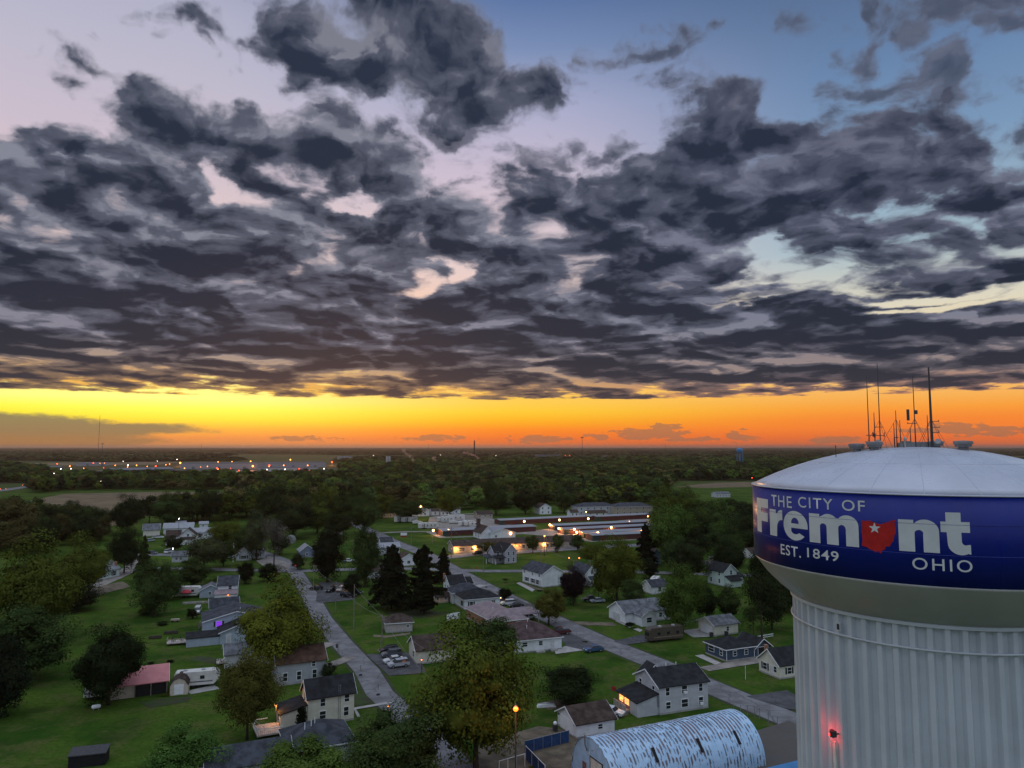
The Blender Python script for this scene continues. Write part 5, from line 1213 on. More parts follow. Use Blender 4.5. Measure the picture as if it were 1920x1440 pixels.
TL = emis('tail_glow', (1, .12, .04), 20, False)
for lab, x, y in (('car with glowing lights on the highway at the left frame edge', 6, 918), ('car with glowing lights on the highway nearer the treeline', 47, 911)):
    c_ = car('sedan', 'grey', lab, x, y, 25, 'cars on the far highway', 'moving_car')
    MB().box(-2.5, -2.36, -.75, .75, .55, .85).build('tail_lamp_glow', TL, c_); MB().box(2.36, 2.5, -.75, .75, .55, .8).build('headlamp_glow', FAR_O, c_)

RVW = mat('camper_white', (.62, .61, .58), .4, .06, 1); RVG = mat('camper_grey', (.40, .41, .42), .4); STRIPE = mat('camper_stripe', (.07, .08, .10), .5)


def camper(label, px, py, head, L=8.0, H=2.6, wallm=None, stripe=None, name='travel_trailer', cat='camper', motor=False, group=None, wins=3):
    r = thing(name, label, cat, P(px, py) + Vector((0, 0, .06)), math.radians(head), group)
    hl = L / 2; wm = wallm or RVW; w = 1.22; z0 = .55
    if motor: pr = [(-hl, z0), (hl - .1, z0), (hl, z0 + .5), (hl - .1, z0 + H - .5), (hl - .5, z0 + H), (-hl + .1, z0 + H), (-hl, z0 + H - .2)]
    else: pr = [(-hl, z0), (hl - 1.1, z0), (hl - .1, z0 + 1.0), (hl, z0 + 1.5), (hl - .25, z0 + H - .5), (hl - .8, z0 + H), (-hl + .25, z0 + H), (-hl, z0 + H - .3)]
    MB().prism(pr, -w, w, 'y').build('body', wm, r)
    st = MB().box(-hl + .1, hl - 1.3, -w - .012, -w + .01, z0 + .55, z0 + .75).box(-hl + .1, hl - 1.3, w - .01, w + .012, z0 + .55, z0 + .75); st.build('stripe', stripe or STRIPE, r)
    for k in range(wins):
        x = -hl + L * (k + .6) / (wins + .6)
        for sy in (-1, 1): MB().box(x - .42, x + .42, *sorted((sy * (w - .01), sy * (w + .02))), z0 + 1.15, z0 + 1.8).build('window', GLASS, r)
    if motor: MB().box(hl - .28, hl + .02, -.95, .95, z0 + 1.0, z0 + 1.9).build('windscreen', GLASS, r)
    for x in (-hl * .55, hl * .25): MB().box(x - .35, x + .35, -.35, .35, z0 + H - .02, z0 + H + .24).build('roof_unit', RVG, r)
    for x in ((-.6, .35) if not motor else (-hl * .55, hl * .62)):
        for sy in (-1, 1): MB(Matrix.Translation((x, sy * (w - .15), .34)) @ Matrix.Rotation(math.pi / 2, 4, 'X')).lathe([(.33, -.12), (.34, .12)], 12).build('wheel', RUBBER, r)
    if not motor: MB().tube([(hl - 1.2, .5, .5), (hl + .9, 0, .45)], .05, 5).tube([(hl - 1.2, -.5, .5), (hl + .9, 0, .45)], .05, 5).build('tow_bar', DSTEEL, r)
    return r


camper('white travel trailer with dark stripes parked on the lawn beside the beige shed', 370, 1287, 17, 8.4, 2.6, wins=2)
camper('small white pop-up trailer beside the red-roofed barn', 178, 1309, 20, 3.6, 1.7, wins=1)
camper('white travel trailer behind the dark round tree with a red umbrella in front', 351, 1119, 8, 8.6, 2.7)
camper('dark brown motorhome parked before the white bungalow', 1245, 1201, 200, 9.6, 2.9, mat('brown_motorhome', (.085, .07, .055), .35), mat('tan_stripe', (.24, .19, .14), .4), 'motorhome', 'motorhome', True)
camper('white travel trailer squeezed between the olive tree and the round green tree', 1229, 1100, 70, 7, 2.7)
camper('long white trailer behind the mint house', 1348, 1058, 10, 8, 2.6)
for i, (x, y, hd, L, H, lab, mo, st_) in enumerate((
        (749, 979, 60, 8, 2.9, 'leftmost camper of the left row in the RV lot', False, None), (762, 979, 60, 8, 2.8, 'second camper of the left row in the RV lot', False, None), (774, 979, 60, 7, 2.7, 'third camper of the left row in the RV lot', False, None),
        (793, 991, 65, 7, 2.8, 'left of the two front campers beside the storage shed end', False, None), (809, 991, 20, 8, 2.9, 'right of the two front campers beside the storage shed end', False, None),
        (827, 978, 60, 6, 2.5, 'smallest camper at the left of the far RV row', False, None), (839, 979, 40, 9, 3.1, 'high motorhome left of the red-striped bus', True, None), (856, 976, 10, 11, 3.2, 'long motor coach with a red stripe', True, CP['red']),
        (869, 986, 55, 7, 2.6, 'camper right of the red-striped coach', False, None), (880, 986, 55, 8, 2.7, 'next-to-last camper of the right RV row', False, None), (893, 988, 15, 8, 2.2, 'low long camper at the right end of the RV lot', False, None))):
    camper('white ' + lab if 'white' not in lab else lab, x, y, hd, L, H, None, st_, 'motorhome' if mo else 'travel_trailer', 'motorhome' if mo else 'camper', mo, 'campers stored in the RV lot')
h = thing('covered_boat', 'boat under white wrap on a trailer between the camper rows', 'boat', P(783, 983), math.radians(25))
MB().prism([(-3, .7), (2.0, .7), (3.2, 1.5), (2.6, 1.75), (0, 2.3), (-2.6, 2.2), (-3.1, 1.6)], -1.1, 1.1, 'y').build('wrap', RVW, h); MB().box(-2.8, 2.6, -.9, .9, .35, .6).build('trailer', DSTEEL, h)
h = thing('covered_boat', 'boat under white wrap in front of the red-striped coach', 'boat', P(851, 982), math.radians(10))
MB().prism([(-3, .7), (2.0, .7), (3.2, 1.5), (2.6, 1.75), (0, 2.1), (-2.6, 2.0), (-3.1, 1.6)], -1.1, 1.1, 'y').build('wrap', RVW, h); MB().box(-2.8, 2.6, -.9, .9, .35, .6).build('trailer', DSTEEL, h)

# ------------------------------------------------------------------ lamps, poles, wires, signs, garden things
def street_lamp(label, px, py, h, m=ORANGE_L, power=0, c=(1, .42, .1), r=.28, arm=1.6, name='street_lamp', group=None, cat='street lamp'):
    w = P(px, py, h); root = thing(name, label, cat, (w.x, w.y, 0), 0, group)
    MB().tube([(0, arm, 0), (0, arm, h + .3)], [.13, .09], 8).build('pole', DSTEEL, root)
    MB().tube([(0, arm, h + .2), (0, .25, h + .32)], .04, 5).box(-.2, .2, -.3, .3, h + .12, h + .3).build('arm', STEEL, root)
    MB().ball((0, 0, h), r, 10).build('bulb', m, root, True)
    if power:
        d = bpy.data.lights.new('lamp_light', 'POINT'); d.energy = power; d.color = c; d.shadow_soft_size = r
        q_ = bpy.data.objects.new('lamp_light', d); col.objects.link(q_); q_.parent = root; q_.location = (0, -.9 if arm > .5 else -.35, h - r - .12)
    return root


street_lamp('orange sodium street lamp glowing in front of the big olive foreground tree', 967, 1329, 13.6, emis('deep_orange_lamp', (1, .12, .01), 6), 800, (1, .25, .03), .34)
street_lamp('bright lamp on a pole behind the RV lot, over the plain white barn', 789, 950, 8.5, WARM_L, 2800, (1, .6, .25), .7)
street_lamp('large bright lamp above the trees at the right end of the storage sheds', 1272, 965.5, 9, WARM_L, 2800, (1, .5, .2), .7)
street_lamp('orange street lamp on a pole before the three round young trees', 1021, 1005, 9, ORANGE_L, 1500, (1, .45, .15), .3)
street_lamp('red-orange street lamp on the dark road right of the woods', 1354.5, 947, 8, FAR_R, 300, (1, .2, .05), .45)
street_lamp('lamp on a pole before the pale apartment house', 1099, 959.5, 7, WARM_L, 600, (1, .5, .2), .3)
street_lamp('left lamp of the twin lamps behind the white two-storey house', 1067, 1046, 6, ORANGE_L, 300, (1, .4, .2), .2)
street_lamp('right lamp of the twin lamps behind the white two-storey house', 1086, 1046.5, 6, ORANGE_L, 200, (1, .4, .2), .17)
street_lamp('little orange lamp on a thin post beside the white deck', 517.5, 1323, 3.6, ORANGE_L, 260, (1, .4, .08), .13, .15, 'garden_lamp', cat='lamp')
street_lamp('tiny orange lamp above the dark green bottom tree', 727.5, 1324, 4, ORANGE_L, 40, (1, .4, .1), .1, .2, 'garden_lamp', cat='lamp')
street_lamp('orange lamp at the corner house behind the olive tree', 790.5, 1237, 3, ORANGE_L, 60, (1, .4, .1), .12, .2, 'garden_lamp', cat='lamp')
street_lamp('white lamp on a post by the farmhouse street van', 324, 1028.5, 4, WHITE_L, 120, (.9, .95, 1), .15, .2, 'garden_lamp', cat='lamp')
street_lamp('pale lamp on a tall thin pole behind the farmhouse', 335.5, 972.5, 9, WHITE_L, 0, (.9, .95, 1), .14, .2)
street_lamp('dim red lamp among the trees just left of the tower rim', 1410, 896, 7, FAR_R, 0, (1, .2, .05), .5)
street_lamp('white lamp over the small garage at the RV lot edge', 745, 961, 4, WARM_L, 300, (1, .8, .5), .22)


def pole(label, px, yb, yt, cross=True, r=.14, m=None, xt=None, extra=None, name='utility_pole', cat='utility pole', group=None):
    b_ = P(px, yb); h = CAM_H - (yt - 838) * b_.y / F_PX
    root = thing(name, label, cat, b_, math.radians(TH), group)
    MB().tube([(0, 0, 0), (0, 0, h)], [r, r * .7], 8).build('pole', m or WOODP, root)
    if cross: MB().box(-1.1, 1.1, -.06, .06, h - .75, h - .6).build('crossarm', WOODP, root)
    if extra: MB().tube([(.28, 0, h - 2.2), (.28, 0, h - 1.4)], .2, 8).build('transformer', STEEL, root)
    return b_ + Vector((0, 0, h))


W1 = pole('pale utility pole standing at the left of the upper parking lot', 587.5, 1108, 1053, True)
W2 = pole('grey utility pole with white transformer at the front of the upper parking lot', 629, 1147, 1083, True, .14, None, None, True)
W3 = pole('tall grey pole in the grass between parking lot and small hip-roofed building', 663, 1182, 1090, False)
W4 = pole('utility pole with transformer by the small hip-roofed building', 716, 1208, 1143, True, .14, None, None, True)
W5 = pole('thin pole on the lawn just above the four parked cars', 713.5, 1226, 1188, False, .09)
W6 = pole('pole beside the broad dark tree', 646.5, 1068, 1042, True)
W7 = pole('pole rising before the round green-topped tree', 662, 1036, 1008, True)
W8 = pole('tall dark pole on the grass before the storage sheds', 771, 1022, 984, True)
W9 = pole('tall dark pole at the left corner of the long tan building', 846, 1053, 986, True)
W10 = pole('short dark pole by the grass verge before the front storage shed', 811, 1020, 1002, False)
W11 = pole('dark pole standing in front of the grey Victorian house', 906, 1077, 1016, True)
W12 = pole('dark pole among the three young round trees', 1025, 1037, 1003, False)
W13 = pole('pale pole behind the white two-storey house', 1014.5, 1058, 1018, False)
W14 = pole('dark pole holding the twin lamps behind the white house', 1076, 1063, 1046, False, .2)
W15 = pole('grey pole left of the olive-green tree', 1107, 1066, 1044, True)
W16 = pole('slim dark pole left of the mint house', 1323, 1084, 1044, True)
W17 = pole('pale leaning utility pole before the grey porch-windowed house', 437, 1054, 1014, True, .14, PAINT, None, True)
W18 = pole('pale pole beside the tower band in the right distance', 1390.5, 962, 942, True)
W19 = pole('street pole by the round tree behind the blue house', 1365, 955, 938, False)
pole('thin flagpole without a flag on the lawn by the cream house', 1398, 1274, 1233, False, .05, PAINT, name='flagpole', cat='flagpole')
pole('thin pole with sign box on the left corner street', 570.5, 1066, 1023, False, .1)


def wire(name, label, a, bq, sag=1.0, dz=-.5):
    a, bq = a + Vector((0, 0, dz)), bq + Vector((0, 0, dz)); pts = []
    for k in range(11):
        t = k / 10; p = a.lerp(bq, t); p.z -= sag * 4 * t * (1 - t); pts.append(p)
    o = MB().tube(pts, .022, 4).build(name, STEEL); tag(o, label, 'power line'); return o


wire('power_line', 'overhead wire from the parking lot pole down to the pole with white transformer', W1, W2)
wire('power_line', 'overhead wire between the transformer pole and the small hip-roofed building pole', W2, W4, 1.4)
wire('power_line', 'overhead wire slanting over the lawn toward the olive foreground tree', W4, P(835, 1290, 8), 1.6)
wire('power_line', 'overhead wire from the tall grey pole to the corner house', W3, P(800, 1215, 5), 1.2)
wire('power_line', 'overhead wire across the distance left of the tower band', P(1290, 938, 9), W18, 1.0, 0)
wire('power_line', 'overhead wire between the two poles at the corner of the long tan building', W9, W11, 1.4)
wire('power_line', 'overhead wire from the twin-lamp pole to the left', W14, W13, 1.0, 0)

h = thing('lattice_mast', 'slender three-legged lattice antenna mast at the kerb of the left street', 'mast', P(634, 1226), 0)
lm_ = MB(); hh = CAM_H - (1194 - 838) * P(634, 1226).y / F_PX
for k in range(3): lm_.tube([(.25 * math.cos(2.1 * k), .25 * math.sin(2.1 * k), 0), (.12 * math.cos(2.1 * k), .12 * math.sin(2.1 * k), hh)], .03, 4)
for j in range(int(hh / .5)):
    z = j * .5
    for k in range(3): lm_.tube([(.24 * math.cos(2.1 * k), .24 * math.sin(2.1 * k), z), (.23 * math.cos(2.1 * (k + 1)), .23 * math.sin(2.1 * (k + 1)), z + .5)], .018, 3)
lm_.build('lattice', STEEL, h); MB().box(-.5, -.1, -.2, .2, 1.4, 2.2).build('meter_box', DSTEEL, h)
MBOX = mat('black_mailbox', (.02, .02, .02), .5)
for lab, x, y in (('black mailbox at the kerb of the left street, upper of two', 676, 1267), ('black mailbox at the kerb of the left street, lower of two', 709, 1304), ('dark mailbox on the right-hand street edge by the stacked-roof house', 912, 1102), ('dark mailbox beside the right-hand street near the weeping tree', 965, 1127)):
    h = thing('mailbox', lab, 'mailbox', P(x, y) + Vector((0, 0, .05)), math.radians(-60))
    MB().box(-.05, .05, -.05, .05, 0, 1.05).build('post', WOODP, h)
    MB().prism([(-.16, 0), (.16, 0), (.16, .18), (.1, .3), (-.1, .3), (-.16, .18)], -.3, .3, 'y').build('box', MBOX, h)
    h.children[1].location = (0, 0, 1.05)
STOPR = mat('stop_sign_red', (.45, .02, .02), .4)
for lab, x, y, ang in (('red stop sign at the crossroads by the grey Victorian house', 893, 1078, 0), ('red stop sign at the street left of the dark tree', 553.5, 1073, 20)):
    h = thing('stop_sign', lab, 'stop sign', P(x, y) + Vector((0, 0, .05)), math.radians(ang))
    MB().tube([(0, 0, 0), (0, 0, 2.9)], .04, 6).build('post', STEEL, h)
    f = MB().prism([(.42 * math.cos(math.pi / 8 + k * math.pi / 4), 2.5 + .42 * math.sin(math.pi / 8 + k * math.pi / 4)) for k in range(8)], -.07, -.045, 'y').build('sign_plate', STOPR, h)
    tm = text_mesh('STOP', .0, 1.0)
    for v in tm.vertices: v.co = ((v.co.x - 1.15) * .24, -.078, 2.5 + (v.co.y - .35) * .24)
    tm.materials.append(PAINT); to = bpy.data.objects.new('lettering', tm); col.objects.link(to); to.parent = f
h = thing('ground_sign', 'low red and white roadside sign on the grass before the storage sheds', 'sign', P(757, 1007), math.radians(15))
MB().box(-1.6, -1.45, -.1, .1, 0, 2.2).box(1.45, 1.6, -.1, .1, 0, 2.2).build('post', STEEL, h); MB().box(-1.7, 1.7, -.14, -.101, .9, 2.3).build('upper_panel', PAINT, h); MB().box(-1.7, 1.7, -.14, -.101, .1, .88).build('lower_panel', CP['red'], h)
UMB = mat('red_canvas', (.42, .04, .06), .8)
h = thing('patio_umbrella', 'red patio umbrella before the white trailer on the left', 'umbrella', P(349, 1121), 0)
MB().tube([(0, 0, 0), (0, 0, 2.6)], .04, 6).build('pole', STEEL, h); MB().lathe([(1.7, 1.75), (1.0, 2.25), (.05, 2.62)], 8).build('canopy', UMB, h)
h = thing('wooden_deck', 'raised wooden deck with railing and chairs beside the purple-window house', 'deck', P(312, 1212), math.radians(20))
MB().box(0, 9.5, 0, 3.2, .45, .62).build('floor', DECK, h)
rl_ = MB()
for k in range(20): rl_.box(k * .5, k * .5 + .06, -.02, .04, .62, 1.5)
rl_.box(0, 9.5, -.03, .05, 1.5, 1.6); rl_.box(0, .06, 0, 3.2, 1.5, 1.6); rl_.build('railing', TAN, h)
for x, y in ((1.4, 1.4), (3.2, 1.8), (5.2, 1.2), (6.8, 2.0)):
    c_ = thing('patio_chair', 'dark patio chair on the deck by the purple-window house', 'chair', h.matrix_basis @ Vector((x, y, .62)), math.radians(20 + x * 40), 'patio chairs on the left deck')
    MB().box(-.3, .3, -.3, .3, .38, .46).build('seat', DSTEEL, c_); MB().box(-.3, .3, .24, .3, .46, 1.0).build('backrest', DSTEEL, c_)
    for sx in (-.26, .26):
        for sy in (-.26, .26): MB().box(sx - .03, sx + .03, sy - .03, sy + .03, 0, .38).build('leg', DSTEEL, c_)
h = thing('wooden_deck', 'small pale deck with a grill behind the tree-hidden white house', 'deck', P(406, 1250), math.radians(24))
MB().box(0, 4, 0, 3, .5, .66).build('floor', DECK, h); MB().box(0, 4, -.02, .05, 1.5, 1.6).box(0, .07, -.02, .05, .66, 1.5).box(2, 2.07, -.02, .05, .66, 1.5).box(3.93, 4, -.02, .05, .66, 1.5).build('railing', PAINT, h)
h = thing('patio_wall', 'low pale patio edge with flower boxes before the white trailer', 'wall', P(342, 1133), math.radians(14))
MB().box(0, 9, 0, .3, 0, .6).build('wall', CONC, h)
for x in (1, 3.5, 6, 8): MB().box(x - .4, x + .4, -.35, -.02, 0, .5).build('planter', TAN, h)
h = thing('utility_cart', 'small flat cart on the grass below the white van', 'cart', P(328.5, 1166), math.radians(10))
MB().box(-1.1, 1.1, -.5, .5, .4, .8).build('box', TAN, h)
for x in (-.7, .7):
    for y in (-.5, .5): MB(Matrix.Translation((x, y, .25)) @ Matrix.Rotation(math.pi / 2, 4, 'X')).lathe([(.25, -.06), (.25, .06)], 10).build('wheel', RUBBER, h)
for lab, x, y, L in (('dark log pile on the left lawn, the one nearer the deck', 320, 1189, 3.2), ('dark low brush pile on the left lawn, the one farther left', 290, 1198, 2.8)):
    h = thing('log_pile', lab, 'log pile', P(x, y), math.radians(15))
    for k, (yy, zz) in enumerate(((0, .2), (.4, .2), (.8, .2), (.2, .52), (.6, .52))): MB().tube([(-L / 2, yy, zz), (L / 2, yy, zz + .03)], .2, 7).build('log', TRUNKM, h)
h = thing('propane_tank', 'small white tank on the lawn below the dark left-hand tree', 'tank', P(180, 1331), math.radians(35))
MB().tube([(-.75, 0, .6), (-.6, 0, .6), (.6, 0, .6), (.75, 0, .6)], [.15, .36, .36, .15], 12).build('tank', PAINT, h, True); MB().box(-.45, -.35, -.2, .2, 0, .3).box(.35, .45, -.2, .2, 0, .3).build('foot', STEEL, h)
h = thing('upturned_boat', 'small white upturned boat lying on the bare ground behind the dark round tree', 'boat', P(1024, 1325), math.radians(5))
MB().prism([(-1.7, 0), (-1.5, .45), (0, .6), (1.5, .45), (1.9, 0)], -.55, .55, 'y').build('hull', PAINT, h); MB().box(-1.6, 1.7, -.06, .06, .585, .64).build('keel', STEEL, h)
h = thing('red_flag', 'red cloth hanging on a pole before the lit porch', 'flag', P(1146, 1312), 0)
MB().tube([(0, 0, 0), (0, 0, 2.6)], .035, 6).build('pole', STEEL, h); MB().prism([(0, 1.7), (.85, 1.55), (.95, 2.35), (0, 2.55)], -.02, .02, 'y').build('cloth', CP['red'], h)
h = thing('trash_bin', 'dark wheeled bin with a pale bag on top at the garage corner', 'bin', P(1041, 1371), math.radians(20))
MB().prism([(-.3, 0), (.3, 0), (.38, 1.1), (-.38, 1.1)], -.35, .35, 'y').build('body', DSTEEL, h); MB().ball((0, 0, 1.3), .34, 8).build('bag', PAINT, h, True)
for lab, x, y in (('dark wheeled bin beside the grey-roofed garage, left one', 1334, 1193), ('dark wheeled bin beside the grey-roofed garage, right one', 1362, 1191)):
    h = thing('trash_bin', lab, 'bin', P(x, y + 2), math.radians(20))
    MB().prism([(-.3, 0), (.3, 0), (.38, 1.1), (-.38, 1.1)], -.35, .35, 'y').build('body', DSTEEL, h); MB().box(-.42, .42, -.4, .4, 1.1, 1.18).build('lid', DARK, h)

# ------------------------------------------------------------------ trees
def leaf_mat(tint=None):
    m = bpy.data.materials.new('leaves'); m.use_nodes = True
    t = m.node_tree; t.nodes.clear(); q = NB(t)
    oi = t.nodes.new('ShaderNodeObjectInfo'); co = t.nodes.new('ShaderNodeTexCoord').outputs['Object']
    at = t.nodes.new('ShaderNodeAttribute'); at.attribute_name = 'leaf_tone'
    n1 = q.noise(q.v('ADD', co, q.xyz(oi.outputs['Random'], 0.0, 0.0)), 5.0, 3, .6)
    k = q.m('MULTIPLY', q.lr(n1, .3, .7, .70, 1.35), q.lr(at.outputs['Fac'], 0, 1, .74, 1.26))
    k = k if tint is None else q.m('MULTIPLY', k, q.lr(oi.outputs['Random'], 0, 1, .40, 1.65))
    c = q.v('MULTIPLY', oi.outputs['Color'] if tint is None else tint, q.xyz(k, k, k))
    c = q.mix(q.ss(q.noise(co, 2.6, 2, .5), .52, .72), c, q.v('MULTIPLY', c, (1.18, 1.08, .85)))
    d = t.nodes.new('ShaderNodeBsdfDiffuse'); tr = t.nodes.new('ShaderNodeBsdfTranslucent'); mx = t.nodes.new('ShaderNodeMixShader')
    t.links.new(c, d.inputs[0]); t.links.new(c, tr.inputs[0]); mx.inputs[0].default_value = .06
    t.links.new(d.outputs[0], mx.inputs[1]); t.links.new(tr.outputs[0], mx.inputs[2])
    o = t.nodes.new('ShaderNodeOutputMaterial'); t.links.new(mx.outputs[0], o.inputs[0])
    return m


LEAF = leaf_mat()


_ico = bmesh.new(); bmesh.ops.create_icosphere(_ico, subdivisions=2, radius=1.0)
ICO_V = np.array([v.co[:] for v in _ico.verts]); ICO_F = np.array([[v.index for v in f.verts] for f in _ico.faces], dtype=np.int32); _ico.free()


def quads(name, C, N, S, tone, m=LEAF, asp=.62, cores=None):
    """leaf sprays: one bent quad per row of centres C, normals N, sizes S; cores = (centres, radii) of opaque leaf blobs added inside to block light"""
    n = len(C); rs = np.random.RandomState(n)
    N = N / (np.linalg.norm(N, axis=1, keepdims=True) + 1e-9)
    a = rs.normal(size=(n, 3)); u = np.cross(N, a); u /= np.linalg.norm(u, axis=1, keepdims=True) + 1e-9; w = np.cross(N, u)
    S = S[:, None]
    v = np.empty((n, 4, 3)); v[:, 0] = C - u * S * .5; v[:, 1] = C - w * S * asp * .5 + N * S * .08; v[:, 2] = C + u * S * .5; v[:, 3] = C + w * S * asp * .5 + N * S * .08
    V = v.reshape(-1, 3); LI = np.arange(n * 4, dtype=np.int32); LT = np.full(n, 4, dtype=np.int32); T = np.repeat(tone, 4)
    if cores is not None:  # opaque blobs added inside the crown so its depths and underside go dark
        cc, cr = cores
        for c, r in zip(cc, cr):
            k = len(V); V = np.concatenate([V, c + ICO_V * r[None, :] * rs.uniform(.78, 1.12, (len(ICO_V), 1))]); LI = np.concatenate([LI, (ICO_F + k).ravel()]); LT = np.concatenate([LT, np.full(len(ICO_F), 3, dtype=np.int32)]); T = np.concatenate([T, rs.uniform(.1, .7, len(ICO_V))])
    me = bpy.data.meshes.new(name); me.vertices.add(len(V)); me.loops.add(len(LI)); me.polygons.add(len(LT))
    me.vertices.foreach_set('co', V.astype(np.float32).ravel()); me.loops.foreach_set('vertex_index', LI.astype(np.int32))
    me.polygons.foreach_set('loop_start', np.concatenate([[0], np.cumsum(LT)[:-1]]).astype(np.int32)); me.polygons.foreach_set('loop_total', LT)
    at = me.attributes.new('leaf_tone', 'FLOAT', 'POINT'); at.data.foreach_set('value', T.astype(np.float32))
    me.update(); me.validate(); me.materials.append(m)
    return me


def crown(seed, n, leaf, zc=.57, rz=.46, clumps=46, top=1.0, core=.56, wild=.16):
    """unit broad-leaved crown: leaf sprays on many overlapping clumps of an uneven envelope"""
    rs = np.random.RandomState(seed)
    d = rs.normal(size=(clumps, 3)); d /= np.linalg.norm(d, axis=1, keepdims=True)
    lob = 1 + wild * np.sin(d[:, 0] * 4.1 + seed) + wild * np.sin(d[:, 1] * 5.3 + 2 * seed) + rs.uniform(-wild, wild, clumps)
    rad = rs.uniform(.38, .88, clumps) * lob
    cc = d * rad[:, None] * np.array([.5, .5, rz]); cc[:, 2] += zc
    low = cc[:, 2] < zc - rz * .6; cc[low, :2] *= .82
    cr = rs.uniform(.10, .20, clumps)
    k = rs.choice(clumps, n, p=cr ** 1.7 / np.sum(cr ** 1.7))
    dd = rs.normal(size=(n, 3)); dd[:, 2] += .35; dd /= np.linalg.norm(dd, axis=1, keepdims=True)
    rr = cr[k] * rs.uniform(.36, 1.35, n) ** .6
    C = cc[k] + dd * rr[:, None] * np.array([1, 1, .72])
    out = C - np.array([0, 0, zc - .1]); out /= np.linalg.norm(out, axis=1, keepdims=True)
    N = dd * .9 + out * .7 + rs.normal(size=(n, 3)) * .42 + np.array([0, 0, .45])
    tone = np.clip(rs.uniform(.15, .85, clumps)[k] + rs.normal(size=n) * .22, 0, 1)
    zt_ = np.quantile(C[:, 2], .998); C[:, 2] *= top / zt_; cc[:, 2] *= top / zt_
    xy_ = np.quantile(np.hypot(C[:, 0], C[:, 1]), .995); C[:, :2] *= .53 / xy_; cc[:, :2] *= .53 / xy_
    return quads('crown', C, N, leaf * rs.uniform(.6, 1.3, n), tone, cores=(cc[rad < .80], (cr[:, None] * core * np.array([[1, 1, .72]]))[rad < .80]) if core else None)


def conifer(seed, n, leaf, ragged=.25, droop=.25, base=.06, power=.85):
    rs = np.random.RandomState(seed)
    nb = 110; zb_ = base + (1 - base) * (np.arange(nb) / nb) ** .9; ab = rs.uniform(0, 2 * np.pi, nb)
    Lb = .5 * (1 - zb_) ** power * rs.uniform(1 - ragged * 1.6, 1 + ragged * .5, nb) + .015
    k = rs.choice(nb, n, p=(Lb + .03) / np.sum(Lb + .03)); t = rs.uniform(.1, 1, n) ** .8
    r = Lb[k] * t; a = ab[k] + rs.normal(size=n) * .16 * (1.2 - t * .4)
    C = np.stack([r * np.cos(a), r * np.sin(a), zb_[k] + r * .18 - droop * r * t + rs.normal(size=n) * .010 - .02 * rs.rand(n)], 1)
    N = np.stack([np.cos(a) * .4, np.sin(a) * .4, np.full(n, .7)], 1) + rs.normal(size=(n, 3)) * .5
    tone = np.clip(rs.uniform(.2, .8, nb)[k] + rs.normal(size=n) * .2, 0, 1)
    zz = np.linspace(base + .05, .86, 14); return quads('crown', C, N, leaf * rs.uniform(.6, 1.3, n), tone, cores=(np.stack([zz * 0, zz * 0, zz], 1), np.stack([.26 * (1 - zz) ** power + .01, .26 * (1 - zz) ** power + .01, zz * 0 + .05], 1)))


def trunk(seed, h0=.32, split=.30, top=.80, r=.020, limbs=7, lean=0.0):
    rs = random.Random(seed); mb = MB()
    bx = lean
    mb.tube([(0, 0, -.01), (bx * .3, 0, split * .5), (bx, 0, split), (bx + rs.uniform(-.03, .03), rs.uniform(-.03, .03), split + .25), (bx, 0, top)], [r * 1.25, r, r * .85, r * .5, r * .12], 8)
    for k in range(limbs):
        a = 2 * math.pi * k / limbs + rs.uniform(-.3, .3); z = split + rs.uniform(-.06, .22); R = rs.uniform(.18, .36)
        mb.tube([(bx, 0, z), (bx + R * .45 * math.cos(a), R * .45 * math.sin(a), z + .12), (bx + R * math.cos(a), R * math.sin(a), z + rs.uniform(.2, .34))], [r * .5, r * .32, r * .1], 5)
    me = bpy.data.meshes.new('trunk'); me.from_pydata(mb.v, [], mb.f); me.materials.append(TRUNKM)
    me.polygons.foreach_set('use_smooth', [True] * len(me.polygons)); me.update(); return me


TRK = [trunk(i) for i in range(3)]; TRK_TALL = trunk(9, split=.42, r=.016, limbs=8); TRK_CON = trunk(5, split=.5, top=.97, r=.014, limbs=0); TRK_LOW = trunk(6, split=.12, r=.03, limbs=8)
BIG = [crown(11 + i, 24000, .0255, clumps=80) for i in range(4)]
MID = [crown(31 + i, 10500, .036, clumps=56) for i in range(6)]
TALLC = [crown(61 + i, 9000, .030, .58, .44, 46, wild=.24) for i in range(3)]
LOWC = [crown(71 + i, 16000, .029, .50, .48, 64) for i in range(3)]
SPARSE = [crown(81 + i, 3000, .034, .62, .38, 30, core=0, wild=.3) for i in range(2)]
WEEP = [crown(85, 13000, .023, .53, .47, 58, wild=.12)]
CON = [conifer(91 + i, 9500, .055, .22, power=.58) for i in range(2)] + [conifer(97, 8000, .060, .5, .1, power=.5)]; SPRUCE = [conifer(95, 9000, .055, .25, .3, .04, .5)]; COLUMN = [conifer(99, 2600, .10, .1, .0, .02, .25)]
LITE = [crown(101 + i, 1500, .070, .56, .44, 26, core=.7) for i in range(4)]
KIND = {'big': (BIG, TRK), 'mid': (MID, TRK), 'tall': (TALLC, [TRK_TALL]), 'low': (LOWC, [TRK_LOW]), 'sparse': (SPARSE, [TRK_TALL]), 'weep': (WEEP, TRK), 'con': (CON[:2], [TRK_CON]), 'rag': (CON[2:], [TRK_CON]),
        'spruce': (SPRUCE, [TRK_CON]), 'column': (COLUMN, [TRK_CON]), 'lite': (LITE, TRK)}
TINT = {'olive': (.064, .080, .014), 'yolive': (.086, .102, .015), 'green': (.058, .094, .020), 'bright': (.075, .140, .032), 'dark': (.022, .032, .013), 'dgreen': (.036, .056, .018), 'grey': (.058, .070, .032), 'brown': (.066, .058, .022), 'black': (.014, .018, .010), 'purple': (.018, .012, .014), 'ochre': (.076, .074, .018)}
rt = random.Random(21)
n_trees = [0]


